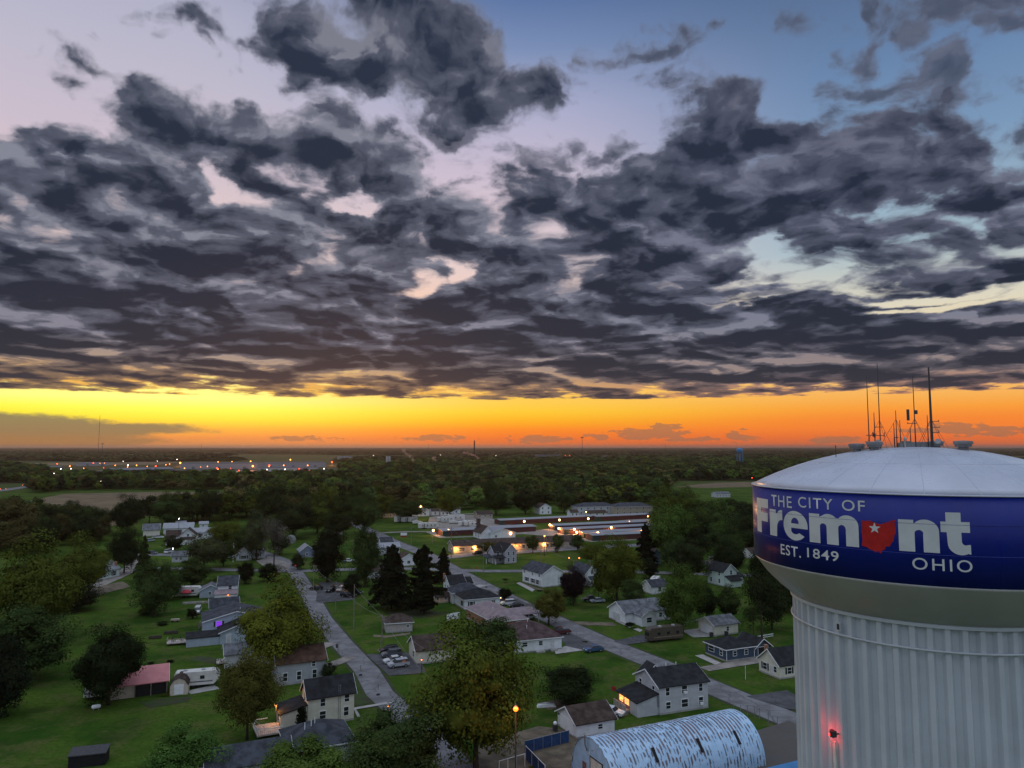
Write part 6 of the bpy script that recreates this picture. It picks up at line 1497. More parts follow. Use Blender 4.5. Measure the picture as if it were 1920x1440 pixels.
def tree_at(loc, w, h, kind, tint, label, group=None, name=None, cat='tree', wy=None):
    cr, tk = KIND[kind]
    root = thing(name or ('conifer_tree' if kind in ('con', 'rag', 'spruce', 'column') else 'broadleaf_tree'), label, cat, loc, rt.uniform(0, 6.28), group)
    root.scale = (w, wy or w, h)
    c = bpy.data.objects.new('crown', cr[rt.randrange(len(cr))]); col.objects.link(c); c.parent = root
    b_ = TINT[tint] if isinstance(tint, str) else tint; j = rt.uniform(.82, 1.2); g = rt.uniform(.93, 1.08)
    c.color = (b_[0] * j * g, b_[1] * j, b_[2] * j, 1)
    t = bpy.data.objects.new('trunk', tk[rt.randrange(len(tk))]); col.objects.link(t); t.parent = root
    n_trees[0] += 1
    return root


def tree_px(xl, xr, yt, yb, kind, tint, label, **k):
    p = P((xl + xr) / 2, yb); Zc = p.y; h = CAM_H - (yt - 838) * Zc / F_PX; w = (xr - xl) / F_PX * Zc
    return tree_at(p, w, h * .985, kind, tint, label, **k)


for t_ in (
    (-35, 148, 990, 1205, 'big', 'olive', 'huge olive-topped tree at the left edge, tallest of the left-hand row'),
    (100, 212, 992, 1118, 'big', 'olive', 'yellow-olive tree leaning over the pale mint cottage'),
    (62, 140, 945, 1012, 'mid', 'dark', 'dark tree between the left frame edge trees and the dry field'),
    (-35, 78, 930, 1022, 'mid', 'brown', 'brownish dark tree at the left frame edge below the dry field'),
    (145, 163, 948, 975, 'con', 'dark', 'tiny pointed conifer standing alone at the dry field edge'),
    (132, 182, 966, 1015, 'mid', 'grey', 'grey-green tree below the tiny pointed conifer'),
    (172, 207, 965, 1012, 'mid', 'dark', 'small dark tree left of the tall dark one at the field edge'),
    (205, 272, 924, 1003, 'big', 'dark', 'tall dark tree at the right end of the dry field'),
    (200, 265, 984, 1075, 'big', 'dark', 'dark tree with visible trunk behind the mint cottage chimney'),
    (250, 286, 1000, 1090, 'con', 'dgreen', 'thin tall dark conifer beside the gravel track'),
    (243, 332, 1043, 1155, 'low', 'dgreen', 'dense dark bushy tree below the gravel track'),
    (322, 398, 1040, 1100, 'low', 'dgreen', 'dark green tree behind the white trailer with the red umbrella'),
    (340, 425, 998, 1070, 'mid', 'grey', 'grey-green tree before the white farmhouse sheds'),
    (390, 458, 970, 1030, 'mid', 'olive', 'olive round-topped tree right of the farmhouse'),
    (450, 512, 952, 1050, 'big', 'grey', 'tall grey-green tree above the grey porch-windowed houses'),
    (482, 545, 965, 1062, 'sparse', (.085, .075, .06), 'thin half-bare grey tree on the lawn by the gravel corner'),
    (440, 480, 1048, 1095, 'low', 'black', 'nearly black bushy tree above the big yellow-green tree'),
    (478, 530, 1050, 1090, 'low', 'dark', 'dark bush tree at the corner street behind the yellow-green tree'),
    (378, 420, 1073, 1112, 'mid', 'green', 'small green tree before the white two-storey back house'),
    (430, 607, 1072, 1268, 'big', 'yolive', 'great yellow-green tree in front of the grey and white houses'),
    (404, 522, 1215, 1388, 'big', 'ochre', 'olive-brown tree with a clear trunk on the left lawn'),
    (134, 272, 1160, 1322, 'big', 'dark', 'spreading dark tree in front of the red-roofed barn'),
    (268, 422, 1338, 1462, 'low', 'bright', 'bright green rounded tree at the bottom left'),
    (470, 662, 1362, 1500, 'low', 'green', 'green tree at the bottom edge before the slate-roofed house'),
    (640, 852, 1298, 1480, 'big', 'dgreen', 'broad dark green tree at the bottom centre'),
    (772, 1012, 1152, 1455, 'big', 'olive', 'great olive tree behind the orange street lamp, largest in the foreground'),
    (872, 985, 1148, 1262, 'mid', 'dgreen', 'darker round tree just behind the great olive foreground tree'),
    (-50, 138, 1125, 1275, 'low', 'dgreen', 'dark green mass of a tree at the left edge below the olive-topped one'),
    (-70, 62, 1180, 1345, 'low', 'black', 'blackish tree at the lower left edge'),
    (574, 654, 984, 1092, 'low', 'black', 'broad nearly black tree left of the round green-topped tree'),
    (652, 718, 983, 1100, 'low', 'dgreen', 'tall round-topped green tree right of the broad black tree'),
    (686, 782, 1016, 1142, 'con', 'black', 'tall black pointed conifer on the lawn, left of the ragged one'),
    (754, 836, 1018, 1150, 'rag', 'black', 'ragged-topped black conifer right of the pointed one'),
    (812, 851, 1022, 1094, 'con', 'black', 'smaller black conifer at the street corner, right of the ragged one'),
    (638, 682, 1068, 1118, 'low', 'black', 'black shrub tree behind the upper parking lot'),
    (992, 1066, 1092, 1172, 'weep', 'ochre', 'yellowish weeping tree over the right-hand street'),
    (1044, 1106, 1056, 1135, 'big', 'purple', 'dark purple-leaved tree before the white gabled house'),
    (1108, 1206, 1000, 1128, 'big', 'olive', 'large olive-green tree with a double crown between the white houses'),
    (1084, 1150, 1010, 1062, 'mid', 'olive', 'olive tree right of the three young street trees'),
    (1184, 1238, 978, 1062, 'con', 'black', 'black conifer rising before the storage shed roofs'),
    (1208, 1306, 935, 1062, 'tall', 'green', 'tall loose green tree beside the bright street lamp'),
    (1220, 1290, 905, 985, 'big', 'olive', 'round olive tree at the wood edge above the bright street lamp'),
    (1262, 1322, 908, 985, 'big', 'green', 'round green tree at the wood edge right of the bright lamp'),
    (1252, 1330, 984, 1062, 'mid', 'dark', 'dark tree in front of the long storage roof at the right'),
    (1305, 1330, 962, 1008, 'con', 'dark', 'small dark conifer before the white house under the trees'),
    (1318, 1408, 965, 1060, 'big', 'dgreen', 'broad dark green tree left of the lettered tower band'),
    (1228, 1332, 1050, 1186, 'big', 'green', 'broad dark-based green tree at the bungalow, right of the double-crowned one'),
    (1298, 1352, 1085, 1166, 'mid', 'dark', 'dark tree directly below the mint house'),
    (1340, 1394, 1090, 1168, 'mid', 'dgreen', 'second dark tree below the mint house, nearer the tower'),
    (1378, 1480, 1055, 1205, 'sparse', 'dark', 'sparse tree with tall bare leaning trunk next to the tower column'),
    (1405, 1490, 1075, 1180, 'mid', 'dark', 'dark tree behind the sparse one, against the tower column'),
    (1007, 1126, 1232, 1322, 'low', 'dark', 'dense dark round tree on the lawn above the white garage'),
    (930, 963, 1096, 1124, 'low', 'black', 'small black round tree at the end of the stacked-roof house'),
    (938, 956, 1078, 1093, 'sparse', 'dark', 'tiny young tree on the corner lawn by the crossroads'),
    (599, 633, 1228, 1278, 'low', 'dark', 'dark shrub at the right wall of the grey two-storey house'),
    (553, 577, 1308, 1376, 'column', 'black', 'narrow column-shaped evergreen before the cream house'),
    (983, 1015, 1000, 1037, 'mid', 'dgreen', 'left of the three young round street trees before the tan building'),
    (1030, 1060, 998, 1036, 'mid', 'dgreen', 'middle of the three young round street trees before the tan building'),
    (1067, 1098, 1000, 1034, 'mid', 'dgreen', 'right of the three young round street trees before the tan building'),
    (896, 932, 1010, 1042, 'mid', 'ochre', 'yellowish small tree beside the black SUV at the tan building'),
    (542, 574, 1032, 1068, 'low', 'dark', 'dark shrub tree before the slate-blue metal-roofed house'),
    (725, 800, 935, 978, 'big', 'dgreen', 'dark green tree overhanging the plain white barn'),
    (815, 872, 912, 972, 'big', 'olive', 'large pale olive tree on the wood edge above the RV lot'),
    (650, 715, 930, 1000, 'big', 'dgreen', 'large dark tree at the left of the RV lot lawn'),
    (560, 630, 925, 1000, 'big', 'olive', 'big olive-topped tree left of the lit white house'),
    (600, 665, 952, 1010, 'big', 'dark', 'big dark tree just above the lit white house'),
    (1105, 1140, 1062, 1125, 'tall', 'olive', 'narrow olive tree between the gabled house and the double-crowned tree'),
    (1160, 1215, 1078, 1150, 'mid', 'dgreen', 'dark green tree left of the pale garage'),
    (1195, 1240, 1040, 1085, 'low', 'black', 'black bushy tree before the narrow sky-blue house'),
    (1400, 1470, 1020, 1090, 'mid', 'dark', 'dark tree under the cone of the big tower'),
    (85, 190, 1085, 1145, 'low', 'black', 'black thicket tree below the mint cottage'),
    (500, 600, 930, 1010, 'big', 'dark', 'dark wide tree at the right end of the dry field row'),
    (305, 345, 1000, 1034, 'mid', 'dark', 'dark tree close to the farmhouse front'),
    (630, 700, 903, 975, 'big', 'dgreen', 'tall dark green tree at the wood edge above the lit white house'),
    (958, 1012, 905, 964, 'big', 'dark', 'dark tree at the wood edge left of the dark-roofed two-storey house'),
    (1034, 1082, 912, 962, 'mid', 'dgreen', 'dark green tree left of the pale apartment house'),
    (900, 960, 898, 966, 'big', 'dgreen', 'big dark green tree over the dark brown house at the RV lot'),
    (1262, 1330, 1010, 1092, 'low', 'dark', 'dark low-crowned tree right of the narrow sky-blue house'),
    (1128, 1182, 1030, 1084, 'mid', 'dgreen', 'mid-sized tree behind the double-crowned olive one'),
    (1330, 1402, 1002, 1078, 'big', 'dark', 'dark tree rising just behind the mint house'),
    (1238, 1292, 1000, 1078, 'mid', 'dgreen', 'dark green tree between the sky-blue house and the loose grove'),
    (290, 340, 1070, 1125, 'low', 'dgreen', 'dark green tree between the dense bushy tree and the white trailer'),
    (425, 480, 985, 1045, 'big', 'dgreen', 'dark green tree behind the pale leaning utility pole'),
    (500, 548, 1000, 1040, 'mid', 'dark', 'dark tree left of the grey dome-shaped cover'),
    (690, 742, 925, 972, 'mid', 'olive', 'olive tree behind the tan house at the RV lot'),
    (20, 108, 1040, 1150, 'big', 'olive', 'lower olive tree overlapping the huge one at the left edge'),
    (1386, 1440, 1120, 1200, 'sparse', 'dgreen', 'thin leafy tree on the lawn behind the navy house'),
    (392, 446, 1010, 1062, 'mid', 'dgreen', 'dark green tree before the pale leaning utility pole'),
):
    tree_px(*t_)
for x0, x1, y0, y1, ti, lab in ((276, 290, 1228, 1246, 'black', 'small dark clipped shrub, left of two on the left lawn'), (313, 327, 1224, 1242, 'black', 'small dark clipped shrub, right of two on the left lawn'),
                            (350, 372, 1132, 1160, 'black', 'dark bush beside the white van on the lawn'), (255, 290, 1132, 1152, 'green', 'pale green low bush at the foot of the dense dark tree'),
                            (292, 318, 1156, 1172, 'dark', 'dark low bush above the lawn cart'), (965, 1000, 1157, 1176, 'dgreen', 'rounded dark hedge bush at the mauve-roofed house'),
                            (1170, 1192, 1158, 1174, 'black', 'dark shrub at the bungalow entrance'), (1180, 1196, 1164, 1178, 'bright', 'light green shrub at the bungalow entrance'),
                            (990, 1004, 1412, 1440, 'yolive', 'yellowish weed shrub at the blue screened fence'), (112, 185, 1426, 1462, 'bright', 'light green bush in front of the low black shed'),
                            (1004, 1020, 1100, 1108, 'dark', 'dark foundation shrub at the big plain white house'), (842, 850, 1236, 1246, 'dgreen', 'small green shrub near the small hip-roofed building'),
                            (1090, 1104, 1192, 1204, 'dark', 'dark shrub on the verge by the blue sedan'), (300, 322, 1284, 1304, 'olive', 'yellowish bush beside the beige shed'),
                            (1470, 1492, 1378, 1400, 'dark', 'dark weed clump on the concrete pad edge'), (1260, 1276, 1228, 1236, 'dark', 'low dark weed clump on the lawn before the navy house')):
    tree_px(x0, x1, y0, y1, 'low', ti, lab, name='shrub', cat='shrub')

# ---- woods: scattered inside plots given by photograph points; the nearest stand as single trees
WOODS = [('woods', [(640, 874), (760, 868), (900, 866), (1100, 866), (1420, 864), (1500, 868), (1500, 900), (1420, 902), (1270, 902), (1236, 930), (1225, 946), (1010, 948), (905, 958), (800, 956), (720, 950), (655, 965), (560, 985), (505, 960), (500, 924), (640, 912)], 11.5,
          ['dgreen', 'green', 'olive', 'dark', 'dgreen', 'brown'], 'tree of the dense wood behind the storage sheds', 'trees of the wood behind the storage sheds'),
         ('row', [(55, 914), (140, 900), (230, 899), (480, 899), (648, 899), (648, 918), (480, 918), (140, 920), (60, 926)], 10.0, ['dark', 'dgreen', 'dgreen', 'brown', 'olive'], 'tree of the dark hedgerow between the dry field and the warehouses', 'hedgerow trees before the warehouses'),
         ('left', [(-60, 908), (-60, 874), (30, 877), (85, 884), (105, 896), (60, 906)], 13.0, ['dark', 'dgreen'], 'tree of the dark copse beyond the highway at the left edge', 'copse trees beyond the highway'),
         ('fieldrow', [(268, 982), (430, 958), (500, 940), (640, 926), (660, 960), (600, 980), (505, 975), (430, 975), (330, 990)], 10.5, ['dark', 'dgreen', 'olive', 'dark'], 'tree of the tall treeline at the near side of the dry field', 'treeline at the dry field'),
         ('leftrow', [(-60, 985), (60, 975), (110, 985), (200, 990), (190, 1020), (100, 1040), (-60, 1045)], 11.0, ['brown', 'dark', 'dgreen'], 'tree of the dark grove between the left edge and the dry field', 'grove at the left edge'),
         ('right', [(1236, 985), (1250, 950), (1300, 960), (1330, 985), (1400, 978), (1480, 985), (1480, 1035), (1400, 1035), (1310, 1035), (1240, 1050)], 11.0, ['dark', 'dgreen', 'green'], 'tree of the loose grove between the tower and the storage sheds', 'grove left of the tower'),
         ('hidden', [(1500, 866), (2150, 866), (2500, 930), (1900, 960), (1520, 900)], 13.0, ['dark', 'dgreen', 'olive'], 'tree of the wood right of the big tower', 'wood right of the tower'),
         ('tower', [(1410, 1085), (1500, 1080), (1560, 1120), (1500, 1170), (1420, 1130)], 9.0, ['dark', 'dgreen'], 'dark tree of the thicket against the tower column', 'thicket beside the tower column')]
rw = random.Random(77)


def inside(x, y, poly):
    c = False; j = len(poly) - 1
    for i in range(len(poly)):
        xi, yi = poly[i]; xj, yj = poly[j]
        if (yi > y) != (yj > y) and x < (xj - xi) * (y - yi) / (yj - yi) + xi: c = not c
        j = i
    return c


HSPOT = [(o.matrix_basis.translation.x, o.matrix_basis.translation.y) for o in col.objects if o.parent is None and o.get('category') in ('house', 'garage', 'apartment house', 'barn', 'building', 'storage shed', 'shed', 'camper', 'motorhome')]
cand = []
for nm, poly, sp, tints, lab, grp in WOODS:
    wp = [(P(x, y).x, P(x, y).y) for x, y in poly]
    xs_ = [p[0] for p in wp]; ys_ = [p[1] for p in wp]
    y = min(ys_)
    while y < min(max(ys_), 2600):
        s_ = sp * (1 + max(0, (y - 700)) / 2600)
        x = min(xs_)
        while x < max(xs_):
            qx, qy = x + rw.uniform(-.45, .45) * s_, y + rw.uniform(-.45, .45) * s_
            if inside(qx, qy, wp) and abs(qx) < qy * .78 + 20 and rw.random() > .10 and all((qx - a) ** 2 + (qy - c) ** 2 > 70 for a, c in HSPOT):
                w = rw.uniform(.95, 1.75) * s_ * (1.2 if nm == 'fieldrow' else 1.0); h = rw.uniform(10, 17.5) + (5 if nm == 'fieldrow' else 0)
                cand.append((math.hypot(qx, qy), qx, qy, w, h, rw.choice(tints), lab, grp, nm))
            x += s_
        y += s_
hid = [c for c in cand if c[8] == 'hidden']; cand = [c for c in cand if c[8] != 'hidden']
cand.sort()
room = 292 - n_trees[0]
for d_, x, y, w, h, ti, lab, grp, nm in cand[:room]:
    tree_at((x, y, 0), w, h, 'mid' if d_ < 520 else 'lite', ti, lab, grp)
print('woods candidates', len(cand), 'single trees', n_trees[0])

# ---- the rest of the woods and the wooded plain to the horizon: one object each, instanced on points
protos = bpy.data.collections.new('wood_crowns')
PC = [('black', 1), ('dark', 3), ('dark', 0), ('dgreen', 1), ('olive', 2), ('dgreen', 3), ('brown', 0), ('green', 2)]
for i, (ti, k) in enumerate(PC):
    me = LITE[k].copy(); me.materials.clear(); me.materials.append(leaf_mat(tuple(v * 1.35 for v in TINT[ti]))); o = bpy.data.objects.new('wood_crown', me); protos.objects.link(o)
far_protos = bpy.data.collections.new('far_clumps')
for i in range(4):
    rs = np.random.RandomState(400 + i); n = 420
    # a clump: a patch of canopy with several domes
    cx = rs.uniform(-.5, .5, (9, 2)); ch = rs.uniform(.55, 1.0, 9)
    k = rs.randint(0, 9, n); a = rs.uniform(0, 6.28, n); u = np.sqrt(rs.rand(n)) * .26
    C = np.stack([cx[k, 0] + u * np.cos(a), cx[k, 1] + u * np.sin(a), ch[k] * (1 - (u / .27) ** 2 * .75) * rs.uniform(.6, 1.02, n)], 1)
    N = np.stack([np.cos(a) * u * 4, np.sin(a) * u * 4, np.full(n, .6)], 1) + rs.normal(size=(n, 3)) * .4
    o = bpy.data.objects.new('far_clump', quads('far_clump', C, N, .20 * rs.uniform(.6, 1.3, n), rs.rand(n), leaf_mat([(.050, .056, .024), (.058, .064, .024), (.070, .060, .026), (.042, .052, .024)][i]), .9)); far_protos.objects.link(o)


def scatter_object(name, pts, scl, coll, label):
    me = bpy.data.meshes.new(name); me.from_pydata([tuple(p) for p in pts], [], [])
    a = me.attributes.new('tree_size', 'FLOAT_VECTOR', 'POINT'); a.data.foreach_set('vector', np.array(scl, dtype=np.float32).ravel())
    o = bpy.data.objects.new(name, me); col.objects.link(o)
    ng = bpy.data.node_groups.new(name + '_nodes', 'GeometryNodeTree')
    ng.interface.new_socket('Geometry', in_out='INPUT', socket_type='NodeSocketGeometry'); ng.interface.new_socket('Geometry', in_out='OUTPUT', socket_type='NodeSocketGeometry')
    N = ng.nodes.new; L = ng.links.new
    gi, go = N('NodeGroupInput'), N('NodeGroupOutput'); mp = N('GeometryNodeMeshToPoints'); ip = N('GeometryNodeInstanceOnPoints'); ci = N('GeometryNodeCollectionInfo')
    ci.inputs['Collection'].default_value = coll; ci.inputs['Separate Children'].default_value = True; ci.inputs['Reset Children'].default_value = True
    ip.inputs['Pick Instance'].default_value = True
    ri = N('FunctionNodeRandomValue'); ri.data_type = 'INT'; ri.inputs['Min'].default_value = 0; ri.inputs['Max'].default_value = len(coll.objects) - 1
    rz = N('FunctionNodeRandomValue'); rz.data_type = 'FLOAT'; rz.inputs[2].default_value = 0; rz.inputs[3].default_value = 6.28; rz.inputs['Seed'].default_value = 5
    cv = N('ShaderNodeCombineXYZ'); na = N('GeometryNodeInputNamedAttribute'); na.data_type = 'FLOAT_VECTOR'; na.inputs['Name'].default_value = 'tree_size'
    L(gi.outputs[0], mp.inputs['Mesh']); L(mp.outputs[0], ip.inputs['Points']); L(ci.outputs[0], ip.inputs['Instance'])
    L([s for s in ri.outputs if s.type == 'INT'][0], ip.inputs['Instance Index'])
    L([s for s in rz.outputs if s.type == 'VALUE'][0], cv.inputs[2]); L(cv.outputs[0], ip.inputs['Rotation'])
    L([s for s in na.outputs if s.type == 'VECTOR'][0], ip.inputs['Scale']); L(ip.outputs[0], go.inputs[0])
    md = o.modifiers.new('scatter', 'NODES'); md.node_group = ng
    tag(o, label, 'woods', None, 'stuff')
    return o


rest = cand[room:] + hid
scatter_object('woods', [(x, y, 0) for _, x, y, *_ in rest], [(w * 1.05, w * 1.05, h) for _, x, y, w, h, *_ in rest], protos, 'dark mixed woods running from the storage sheds toward the horizon')
rng = np.random.RandomState(9)
pts, scl = [], []


def vnoise(x, y):
    return (math.sin(x * .0021 + 1.3 + 1.7 * math.sin(y * .0013)) + math.sin(y * .0031 + 2.1 * math.sin(x * .0009 + .5)) + .6 * math.sin((x + y) * .0057))


y = 1450.0
NOGO = [[(P(a, c).x, P(a, c).y) for a, c in pl_] for pl_ in ([(-80, 905), (60, 870), (240, 866), (640, 862), (670, 882), (640, 893), (200, 897)], [(995, 858), (1170, 858), (1170, 862), (995, 862)])]
while y < 30000:
    s_ = 30 + (y - 1450) * .011
    x = -y * .80
    while x < y * .80:
        qx, qy = x + rng.uniform(-.5, .5) * s_, y + rng.uniform(-.5, .5) * s_
        thr = -.05 if y > 2600 else -1.3
        if vnoise(qx, qy) > thr and not any(inside(qx, qy, g) for g in NOGO) and not (y < 2300 and inside(qx, qy, [(P(a, c).x, P(a, c).y) for a, c in WOODS[0][1]])):
            w = s_ * rng.uniform(1.3, 2.0); pts.append((qx, qy, 0)); hh = rng.uniform(7, 18) * (1 + max(0, y - 9000) / 40000); scl.append((w, w, hh))
        x += s_
    y += s_ * .9
print('far clumps', len(pts))
scatter_object('far_woods', pts, scl, far_protos, 'wooded plain fading towards the orange horizon')

# ------------------------------------------------------------------ far town: warehouses, lamps, stacks
WH = siding('warehouse_sheet', (.30, .30, .32), 1.2, True); WHL = mat('warehouse_roof', (.12, .12, .135), .9, spec=.1); WHD = mat('dark_flat_roof', (.13, .14, .17), .7)


def shed(label, xl, yl, xr, yr, depth, e, wallm, roofm, rise=1.5, name='warehouse'):
    A, B = P(xl, yl), P(xr, yr); d = B - A
    r = thing(name, label, 'warehouse', A, math.atan2(d.y, d.x))
    block(r, 0, 0, d.length, depth, e, rise, 'x', 'gable', wallm, roofm, .4, trim=False)
    n = max(2, int(d.length / 45))
    for k in range(min(n, 12)):
        x = d.length * (k + .5) / n; MB().box(x - 3, x + 3, -.15, -.02, .1, min(e - 1, 5)).build('dock_door', WHD, r)
    return r


shed('long pale warehouse far off on the left, the left half of the lit pair', 338, 879.5, 482, 879, 70, 12, WH, WHL)
shed('long pale warehouse far off, the right half of the lit pair', 486, 877.5, 611, 876, 70, 11, WH, WHL)
shed('lower white-walled warehouse wing in front of the right lit warehouse', 484, 885.5, 594, 885, 26, 8, mat('warehouse_white', (.42, .43, .44), .7), WHL)
shed('dark-roofed wide warehouse behind the hedgerow, left of the lit pair', 213, 892, 327, 889, 45, 9, WHL, WHD, 3)
shed('small pale shop building far left behind the hedgerow', 84, 882, 118, 881, 20, 6, WHL, WHD)
shed('pale shop row on the far left among the car lights', 150, 874, 205, 873, 24, 7, WH, WHD)
shed('white far building with a row of red-orange lamps in the central distance', 1004, 858, 1050, 858, 40, 11, WHL, WHL)
shed('pale far building right of the lamp-lit one in the central distance', 1128, 859.5, 1138, 859.5, 30, 9, WHL, WHL)
shed('dark far industrial hall left of the twin silos', 632, 866, 656, 866, 40, 16, WH, WHD)
rl2 = random.Random(8)
MORE = [(rl2.uniform(60, 640), rl2.uniform(868, 890), rl2.choice('ooorw'), rl2.uniform(.4, .8), 0) for _ in range(26)] + [(rl2.uniform(680, 1380), rl2.uniform(852, 900), 'o', rl2.uniform(.3, .6), 0) for _ in range(16)]
for i, (x, y, k, r, pw) in enumerate(MORE + [(107.5, 870, 'r', .9, 0), (175, 868.5, 'r', 1.1, 0), (114, 879, 'w', .8, 0), (131, 874, 'o', .9, 0), (133, 879, 'w', .8, 0), (157, 878, 'o', .6, 0), (216, 872.5, 'o', .8, 0), (240, 872.5, 'w', 1.2, 0), (256, 872.5, 'o', .9, 0), (276, 874.5, 'o', .7, 0),
                             (292, 874, 'r', 1.2, 0), (311, 871.5, 'o', .8, 0), (318, 870, 'o', .8, 0), (332, 861.5, 'w', 1.0, 0), (338, 868, 'o', 1.9, 1), (346, 878, 'o', .8, 0), (389, 874.5, 'o', .7, 0), (407, 878, 'r', 1.0, 0), (409, 866, 'o', 1.1, 0), (435, 865.5, 'o', 1.0, 0), (470, 865, 'o', 1.4, 0),
                             (474, 874, 'o', 1.7, 1), (448, 882.5, 'r', .9, 0), (464, 882.5, 'r', .9, 0), (327.5, 899.5, 'w', .6, 0), (312, 886, 'w', .7, 0), (217, 889, 'w', .7, 0), (189, 902.5, 'w', .4, 0), (231, 865, 'w', .7, 0), (295, 864.5, 'w', .7, 0), (544.5, 862, 'o', 1.8, 1), (622.5, 866.5, 'r', 1.9, 1), (505, 872.5, 'r', 1.4, 1),
                             (532, 872.5, 'o', 1.0, 0), (577, 872.5, 'o', 1.0, 0), (561, 879.5, 'r', 1.5, 1), (581, 882.5, 'r', 1.2, 1), (500.5, 880.5, 'w', .8, 0), (534.5, 880, 'w', .9, 0), (607.5, 878.8, 'w', .8, 0), (557, 889, 'w', .9, 0), (501, 896, 'o', .5, 0), (603, 903, 'w', .5, 0), (676, 878.5, 'o', .7, 0),
                             (524, 888, 'o', .6, 0), (573, 888, 'r', .6, 0), (900, 865.5, 'o', 1.9, 1), (911, 851, 'w', 2.2, 0), (930, 854.5, 'w', 1.6, 0), (964, 851, 'o', 3.0, 0), (1007, 853, 'r', 1.8, 0), (1012, 853.2, 'r', 1.6, 0), (1018, 853, 'r', 1.8, 0), (1029, 853.6, 'r', 1.8, 0), (1036, 853.8, 'r', 1.8, 0),
                             (1042, 854, 'r', 1.8, 0), (1049, 854, 'r', 1.8, 0), (1060, 854, 'r', 1.4, 0), (1068, 854.4, 'r', 1.2, 0), (1056, 841.5, 'r', 4, 0), (1062, 842, 'r', 4, 0), (1067, 841.6, 'r', 4, 0), (1072, 842.2, 'r', 4, 0), (826, 853, 'w', 1.0, 0), (700, 854, 'w', 1.2, 0), (1104, 868.5, 'o', .5, 0), (1369, 873, 'w', .5, 0), (1380, 888, 'w', .35, 0), (640, 872, 'w', .6, 0)]):
    h_ = 9.0; r *= 1.7; w = P(x, y, h_)
    root = thing('flood_lamp', {'r': 'red-orange', 'w': 'white', 'o': 'orange'}[k] + ' far-off lamp among the lights of the distant town', 'lamp', (w.x, w.y, 0), 0, 'distant ' + {'r': 'red', 'w': 'white', 'o': 'orange'}[k] + ' town lamps')
    MB().tube([(0, .3, 0), (0, .3, h_ + .5)], [.16, .12], 5).build('pole', DSTEEL, root)
    MB().ball((0, 0, h_), r * .62, 8).build('bulb', {'r': FAR_R, 'w': FAR_W, 'o': FAR_O}[k], root, True)
    if pw:
        d = bpy.data.lights.new('lamp_light', 'POINT'); d.energy = 40000; d.color = (1, .36, .1); d.shadow_soft_size = 1
        q_ = bpy.data.objects.new('lamp_light', d); col.objects.link(q_); q_.parent = root; q_.location = (0, -3, h_ - 1)


def at_dist(px, y_top, Zd):
    """ground point straight below pixel column px at depth Zd, and the height whose top shows at y_top"""
    d = ray(px, y_top); t = Zd / d.y
    return Vector((d.x * t, Zd, 0)), CAM_H + d.z * t


p, hh = at_dist(889.5, 826, 2000)
r = thing('smokestack', 'tall dark factory smokestack standing on the horizon left of centre', 'smokestack', p)
MB().lathe([(2.3, 0), (1.55, hh - 2), (1.7, hh - 1.6), (1.7, hh)], 20).build('stack', mat('dark_stack_brick', (.06, .045, .045), .9), r); MB().lathe([(1.75, hh * .55), (1.9, hh * .55 + 1), (1.75, hh * .55 + 2)], 20).build('band', DSTEEL, r)
p, hh = at_dist(1386.7, 839.5, 1750)
r = thing('blue_water_tank', 'distant pale blue water tank on legs, left of the big tower', 'water tower', p)
BLT = mat('blue_tank_paint', (.06, .22, .42), .5)
MB().lathe([(.5, hh - 13.5), (5.2, hh - 12.2), (7.0, hh - 9.5), (7.2, hh - 4.5), (6.4, hh - 2), (3.5, hh - .4), (.3, hh)], 24).build('tank', BLT, r, True)
for k in range(6):
    a = k * math.pi / 3; MB().tube([(8.2 * math.cos(a), 8.2 * math.sin(a), 0), (6.7 * math.cos(a), 6.7 * math.sin(a), hh - 9)], .45, 8).build('leg', BLT, r)
MB().tube([(0, 0, 0), (0, 0, hh - 12)], .9, 10).build('riser', BLT, r)
for lab, px, yt, Zd, w0, ant in (('guyed radio mast, very tall and thin, on the left horizon', 187.5, 778, 3200, .9, 0), ('short cell tower with a crown of panels on the left horizon', 192.5, 830.5, 2400, 1.3, 1), ('thin mast on the horizon between the left mast and the smokestack', 378, 831.5, 4200, 1.1, 0),
                            ('far slim mast left of the smokestack', 803.5, 833, 3500, .9, 0), ('cell tower with panels on the central horizon', 1091.5, 818.5, 2300, 1.2, 1), ('faint mast at the left shoulder of the horizon beyond the blue tank', 1247.5, 833, 4000, .9, 0)):
    p, hh = at_dist(px, yt, Zd); r = thing('radio_mast', lab, 'mast', p)
    lm_ = MB()
    for k in range(3): lm_.tube([(w0 * math.cos(2.1 * k), w0 * math.sin(2.1 * k), 0), (w0 * .4 * math.cos(2.1 * k), w0 * .4 * math.sin(2.1 * k), hh)], .22, 4)
    for j in range(int(hh / 3)):
        z = j * 3.0
        for k in range(3): lm_.tube([(w0 * .7 * math.cos(2.1 * k), w0 * .7 * math.sin(2.1 * k), z), (w0 * .7 * math.cos(2.1 * (k + 1)), w0 * .7 * math.sin(2.1 * (k + 1)), z + 3)], .10, 3)
    lm_.build('lattice', DSTEEL, r)
    if ant:
        for k in range(6):
            a = k * math.pi / 3; MB(Matrix.Rotation(a, 4, 'Z')).box(3.6, 4.3, -.7, .7, hh - 4.5, hh - 1.0).tube([(0, 0, hh - 2.7), (3.7, 0, hh - 2.7)], .15, 4).build('panel', DSTEEL, r)
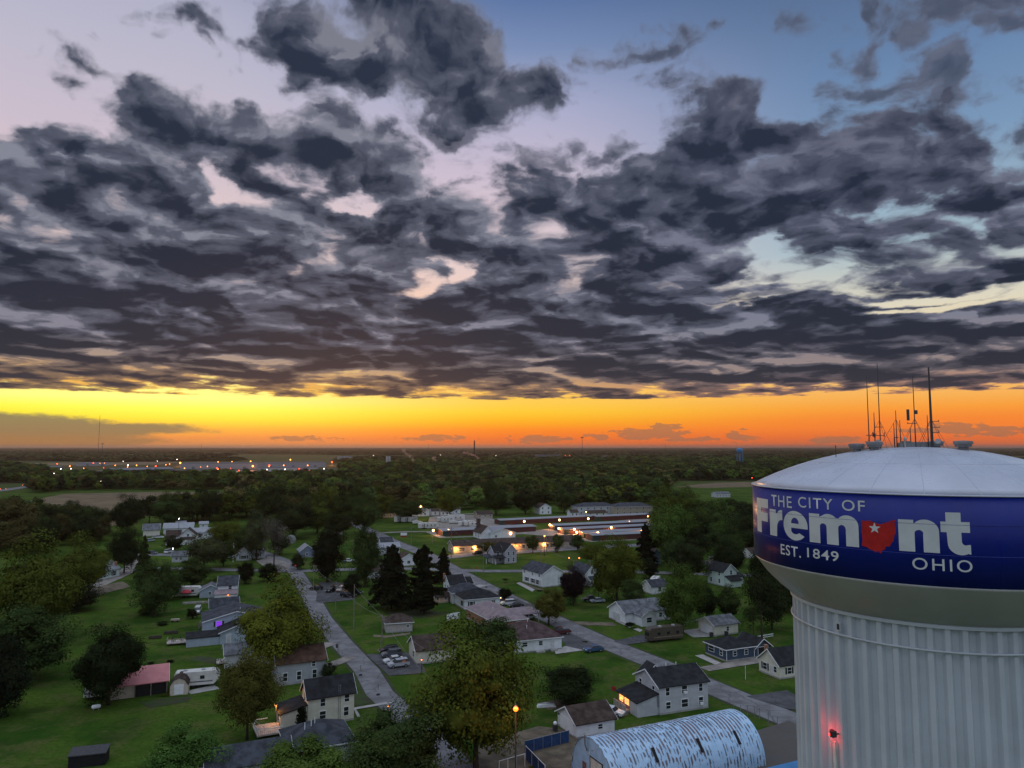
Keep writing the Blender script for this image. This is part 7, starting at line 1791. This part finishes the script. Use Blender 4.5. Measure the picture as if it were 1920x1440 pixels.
for lab, px in (('left of the twin pale silos before the far woods', 725.7), ('right of the twin pale silos before the far woods', 730.2)):
    p, hh = at_dist(px, 855.5, 1650); r = thing('silo', lab, 'silo', p)
    MB().lathe([(2.6, 0), (2.6, hh - 1.5), (1.8, hh - .5), (.2, hh)], 16).build('bin', mat('silo_concrete', (.36, .36, .37), .8) if px < 728 else bpy.data.materials['silo_concrete'], r); MB().tube([(2.7, 0, 0), (2.7, 0, hh)], .12, 5).build('ladder', DSTEEL, r)

# smoke rising from the far works
SMOKE = bpy.data.materials.new('pink_lit_smoke'); SMOKE.use_nodes = True
_t = SMOKE.node_tree; _t.nodes.clear(); _pv = _t.nodes.new('ShaderNodeVolumePrincipled'); _o = _t.nodes.new('ShaderNodeOutputMaterial')
_pv.inputs['Color'].default_value = (.95, .62, .5, 1); _pv.inputs['Density'].default_value = .12; _pv.inputs['Anisotropy'].default_value = .35  # pink of the dawn and town light is put into the smoke's colour
_t.links.new(_pv.outputs[0], _o.inputs['Volume'])
rsx = random.Random(5)
for lab, path, Zd, r0 in (('plume of pinkish smoke right of the twin silos', [(776, 864), (771, 858), (766, 853.5), (760, 850), (757, 845), (760, 842.5)], 1700, 3.2), ('small puff of pinkish smoke between the silos and the smokestack', [(815, 863), (812, 859), (815, 856)], 1700, 3.0),
                       ('low drifting pinkish smoke at the foot of the tall smokestack', [(898, 859), (893, 855), (887, 853.5), (881, 851.5), (875, 850), (868, 848.5)], 1950, 3.4)):
    pts_ = []
    for x, yv in path:
        d = ray(x, yv); t = Zd / d.y; pts_.append(Vector((d.x * t, Zd, CAM_H + d.z * t)))
    mb = MB(); o0 = pts_[0]
    for i in range(len(pts_) - 1):
        for k in range(6):
            c = pts_[i].lerp(pts_[i + 1], k / 6) + Vector((rsx.gauss(0, 1.4), rsx.gauss(0, 2), rsx.gauss(0, 1.2))); mb.ball(c, r0 * rsx.uniform(.35, 1.0), 7)
    o = mb.build('smoke', SMOKE); tag(o, lab, 'smoke'); rm = o.modifiers.new('skin', 'REMESH'); rm.mode = 'VOXEL'; rm.voxel_size = .7

# ------------------------------------------------------------------ haze over the plain
hz = MB().box(-43000, 43000, -43000, 43000, -1.0, 96.0)
HZ = bpy.data.materials.new('haze_air'); HZ.use_nodes = True
_t = HZ.node_tree; _t.nodes.clear(); _pv = _t.nodes.new('ShaderNodeVolumePrincipled'); _o = _t.nodes.new('ShaderNodeOutputMaterial')
_pv.inputs['Color'].default_value = (.80, .64, .56, 1); _pv.inputs['Density'].default_value = 4.2e-5; _pv.inputs['Anisotropy'].default_value = .65
_t.links.new(_pv.outputs[0], _o.inputs['Volume'])
hzo = hz.build('haze', HZ); tag(hzo, 'thin dusk haze over the plain', 'haze', None, 'stuff'); hzo.display_type = 'WIRE'
